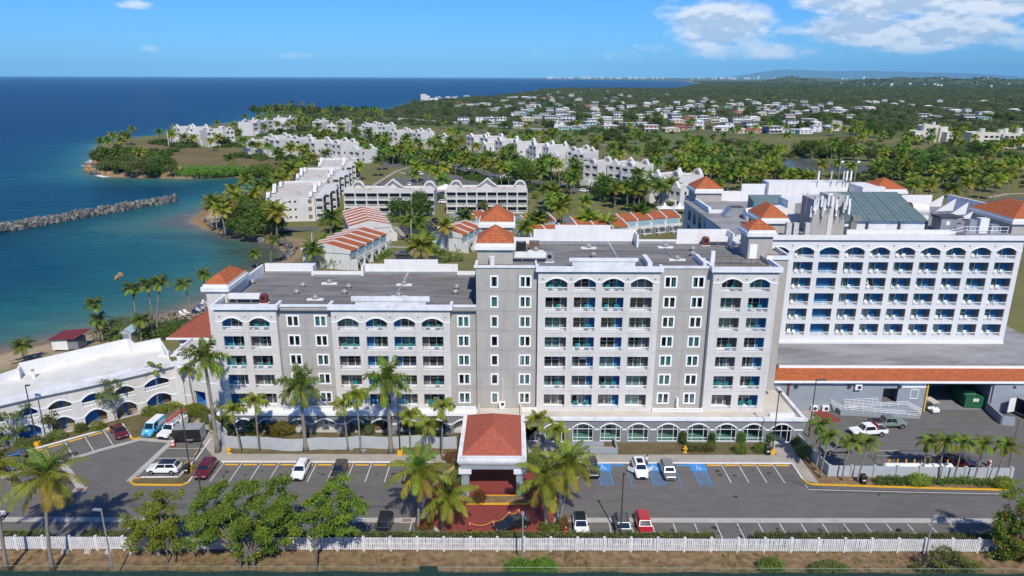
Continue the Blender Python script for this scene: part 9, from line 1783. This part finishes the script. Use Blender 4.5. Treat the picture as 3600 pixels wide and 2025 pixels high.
for k in range(6):
 for i,c in enumerate(wc_):
  if i<2 or i==3:continue
  for s in(-.9,.3):
   if fr2.random()<.12:continue
   loc=(c+s+fr2.uniform(-.15,.15),YW+.8,ZW[k]+.01);rot=fr2.uniform(-.8,.8);lab='white plastic chair on the %s balcony row of the rear wing'%('lowest','second lowest','third','fourth','fifth','top')[k]
   if firstW:firstW=False;CHW.location=loc;CHW.rotation_euler=(0,0,rot);CHW['label']=lab;CHW['group']='white balcony chairs'
   else:dup(CHW,loc,rot,lab,'white balcony chairs',.82)
def person(label,loc,rot,seated,top,legs_,skin=(.20,.10,.06),hat=None,lean=0.0):
 root=thing('person',label,'person',loc,rot);me=bpy.data.meshes.new('body');H_=1.72
 if seated:J={'pel':(0,0,.50),'chest':(0,.06,.85),'neck':(0,.06,1.06),'head':(0,.04,1.22),'sl':(.19,.06,.99),'sr':(-.19,.06,.99),'el':(.25,-.05,.74),'er':(-.25,-.05,.74),'hl':(.16,-.28,.68),'hr':(-.16,-.28,.68),'kl':(.13,-.45,.52),'kr':(-.13,-.45,.52),'fl':(.13,-.5,.06),'fr':(-.13,-.5,.06),'tl':(.14,-.68,.04),'tr':(-.14,-.68,.04)}
 else:J={'pel':(0,0,.93),'chest':(0,-lean*.5,1.26),'neck':(0,-lean,1.47),'head':(0,-lean*1.1-.02,1.62),'sl':(.20,-lean*.9,1.41),'sr':(-.20,-lean*.9,1.41),'el':(.27,-lean-.03,1.14),'er':(-.27,-lean-.03,1.14),'hl':(.24,-lean-.22,.98),'hr':(-.26,-lean-.12,.90),'kl':(.11,-.02,.50),'kr':(-.11,.03,.50),'fl':(.12,.02,.07),'fr':(-.12,.06,.07),'tl':(.13,-.16,.04),'tr':(-.13,-.12,.04)}
 rad={'pel':.16,'chest':.16,'neck':.06,'head':.10,'sl':.075,'sr':.075,'el':.05,'er':.05,'hl':.04,'hr':.04,'kl':.075,'kr':.075,'fl':.05,'fr':.05,'tl':.04,'tr':.04}
 ks=list(J);ed=[('pel','chest'),('chest','neck'),('neck','head'),('chest','sl'),('chest','sr'),('sl','el'),('sr','er'),('el','hl'),('er','hr'),('pel','kl'),('pel','kr'),('kl','fl'),('kr','fr'),('fl','tl'),('fr','tr')]
 me.from_pydata([J[k]for k in ks],[(ks.index(a),ks.index(b_))for a,b_ in ed],[]);sm=mat('skin_%d'%int(skin[0]*100),skin,.6,.05);me.materials.append(sm);o=link('body',me,root);md=o.modifiers.new('skin','SKIN');md.use_smooth_shade=True
 for i,k in enumerate(ks):me.skin_vertices[0].data[i].radius=(rad[k],rad[k]);me.skin_vertices[0].data[i].use_root=(k=='pel')
 o.modifiers.new('sub','SUBSURF').levels=1
 q=MB();p0,p1,p2=Vector(J['pel']),Vector(J['chest']),Vector(J['neck']);q.loft([[(c.x+a*rx,c.y+b_*ry,c.z)for a,b_ in((1,0),(.7,.7),(0,1),(-.7,.7),(-1,0),(-.7,-.7),(0,-1),(.7,-.7))]for c,rx,ry in((p0,.19,.17),(p0.lerp(p1,.6),.185,.165),(p1+Vector((0,0,.1)),.20,.16),(p2-Vector((0,0,.02)),.09,.09))]);q.tube([Vector(J['sl']),Vector(J['el'])],[.09,.07],7);q.tube([Vector(J['sr']),Vector(J['er'])],[.09,.07],7);q.obj('shirt',top,root,smooth=True)
 q=MB()
 for s in 'lr':q.tube([Vector(J['pel'])+Vector((.07 if s=='l' else-.07,0,0)),Vector(J['k'+s]),Vector(J['f'+s])],[.11,.095,.075],8)
 q.obj('trousers',legs_,root,smooth=True);h=Vector(J['head']);q=MB();q.dome((h.x,h.y+.015,h.z+.01),.115,.12,.13,10,4)
 if hat:q.cyl((h.x,h.y-.05,h.z+.01),(h.x,h.y-.05,h.z+.035),.15,.15,10)
 q.obj('cap' if hat else 'hair',hat or mat('dark_hair',(.015,.012,.01),.6,.1),root)
wcl=mat('white_clothes',(.7,.7,.7),.8,.06);dcl=mat('dark_clothes',(.03,.03,.035),.8,.1);scl=mat('orange_shirt',(.35,.08,.04),.8,.1)
i5=5;person('standing person in white with a white cap at the railing of a rear wing balcony',(wc_[5]-1.35,YW+.55,ZW[3]+.01),R(20),False,wcl,wcl,hat=white,lean=.1);person('seated person in dark clothes on the same rear wing balcony as the one in white',(wc_[5]+.05,YW+.85,ZW[3]+.01),R(-15),True,dcl,dcl)
p=g('F',2022,545);person('person in a white top standing at the open door of the white car',(p[0],p[1]-.2,.03),R(40),False,wcl,mat('blue_jeans',(.03,.06,.14),.8,.1),skin=(.35,.2,.13))
def lounger(c,rz,m,lab,grp):
 o=thing('beach_lounger',lab,'lounger',(*c,.0),rz,grp);q=MB();q.box(-.35,-1.0,.32,.35,.35,.38);q.loft([[(-.35,.35,.34),(.35,.35,.34),(.35,.35,.40),(-.35,.35,.40)],[(-.35,1.0,.85),(.35,1.0,.85),(.35,.96,.90),(-.35,.96,.90)]]);q.obj('bed',m,o,recalc=True);q=MB();[q.cyl((x,y,0),(x,y,.34),.04,.04,5)for x in(-.3,.3)for y in(-.9,.3)];q.obj('legs',m,o)
for i,(x,y)in enumerate(((1690,680),(1730,665),(1830,640),(1860,620),(1890,600),(1905,575))):lounger(g('A',x,y),R(60),white,'white lounger on the sand under the curved beach palms','white beach loungers')
for i,(x,y)in enumerate(((118,1115),(188,1098),(262,1082),(320,1072))):lounger(g('A',x,y),R(150),mat('weathered_wood',(.25,.22,.18),.8,.2),'weathered beach chair in the row beside the lone palm','weathered beach chairs')
c=g('A',630,975);o=thing('beach_hut','small white beach hut with a dark red mono pitch roof','hut',(*c,0));q=MB();q.box(-3.2,-2.0,0,1.5,2,2.6);q.obj('wall',white,o);q=MB();q.box(1.501,-1.6,0,4.4,2,2.5);q.obj('open_side',darkw,o);q=MB();o.scale=(.68,.8,.85);q.loft([[(-4.0,-2.6,2.6),(4.6,-2.6,3.0),(4.6,-2.6,3.12),(-4.0,-2.6,2.72)],[(-2.4,2.9,3.3),(5.6,2.9,3.7),(5.6,2.9,3.82),(-2.4,2.9,3.42)]]);q.obj('roof',mat('dark_red_sheet',(.16,.03,.03),.6,.15),o,recalc=True)
c=g('A',1200,910);o=thing('garden_shed','small grey shed with a pale blue gable roof before the sea grape thicket','shed',(*c,0));q=MB();q.poly([(-1.3,-1.5,0),(1.3,-1.5,0),(1.3,-1.5,2.2),(0,-1.5,2.9),(-1.3,-1.5,2.2)]);q.poly([(1.3,-1.5,0),(1.3,1.5,0),(1.3,1.5,2.2),(1.3,-1.5,2.2)]);q.poly([(-1.3,1.5,0),(-1.3,-1.5,0),(-1.3,-1.5,2.2),(-1.3,1.5,2.2)]);q.obj('wall',mat('shed_grey',(.42,.43,.44),.7,.06),o);q=MB();q.poly([(-1.5,-1.7,2.12),(0,-1.7,2.98),(0,1.7,2.98),(-1.5,1.7,2.12)][::-1]);q.poly([(0,-1.7,2.98),(1.5,-1.7,2.12),(1.5,1.7,2.12),(0,1.7,2.98)]);q.obj('roof',mat('pale_blue_roof',(.35,.48,.55),.6,.1),o);q=MB();q.box(-.9,-1.54,.1,.8,-1.51,1.9);q.obj('door',mat('shed_door',(.25,.26,.27),.7,.05),o)
for i,c in enumerate((-20.3,-16.0,-24.0)):
 o=thing('patio_table',('round patio table in the arcade opening behind the stout royal palm','round patio table in the arcade opening right of the stout royal palm','round patio table in the arcade opening left of the mottled bush')[i],'table',(c,101.9,.07));q=MB();q.cyl((0,0,.68),(0,0,.74),.5,.5,14);q.obj('table_top',plast,o);q=MB();q.cyl((0,0,0),(0,0,.68),.06,.06,6);q.obj('leg',plast,o)
 for s in(-1,1):o=thing('patio_chair','wooden patio chair %s of the round table in the arcade'%('left' if s<0 else 'right'),'chair',(c+s*.95,101.9,.07),s*-1.2,'wooden patio chairs');q=MB();q.box(-.28,-.28,.38,.28,.28,.44);q.obj('seat',mat('chair_wood',(.32,.17,.08),.6,.15),o);q=MB();q.box(-.28,.24,.44,.28,.29,.9);q.obj('backrest',MATS['chair_wood'],o);q=MB();[q.cyl((x,y,0),(x,y,.38),.03,.03,4)for x in(-.25,.25)for y in(-.25,.25)];q.obj('legs',MATS['chair_wood'],o)
q_=g('G',928,435);o=thing('wet_floor_sign','yellow wet floor sign standing inside the glass doors','sign',(40.6,98.55,.06));q=MB();q.loft([[(-.18,-.14,0),(.18,-.14,0),(.18,.14,0),(-.18,.14,0)],[(-.1,-.03,.75),(.1,-.03,.75),(.1,.03,.75),(-.1,.03,.75)]]);q.obj('panel',mat('sign_yellow',(.6,.6,.03),.5,.05),o);q=MB();q.box(-.08,-.13,.3,.08,-.10,.5);q.obj('emblem',plast,o)
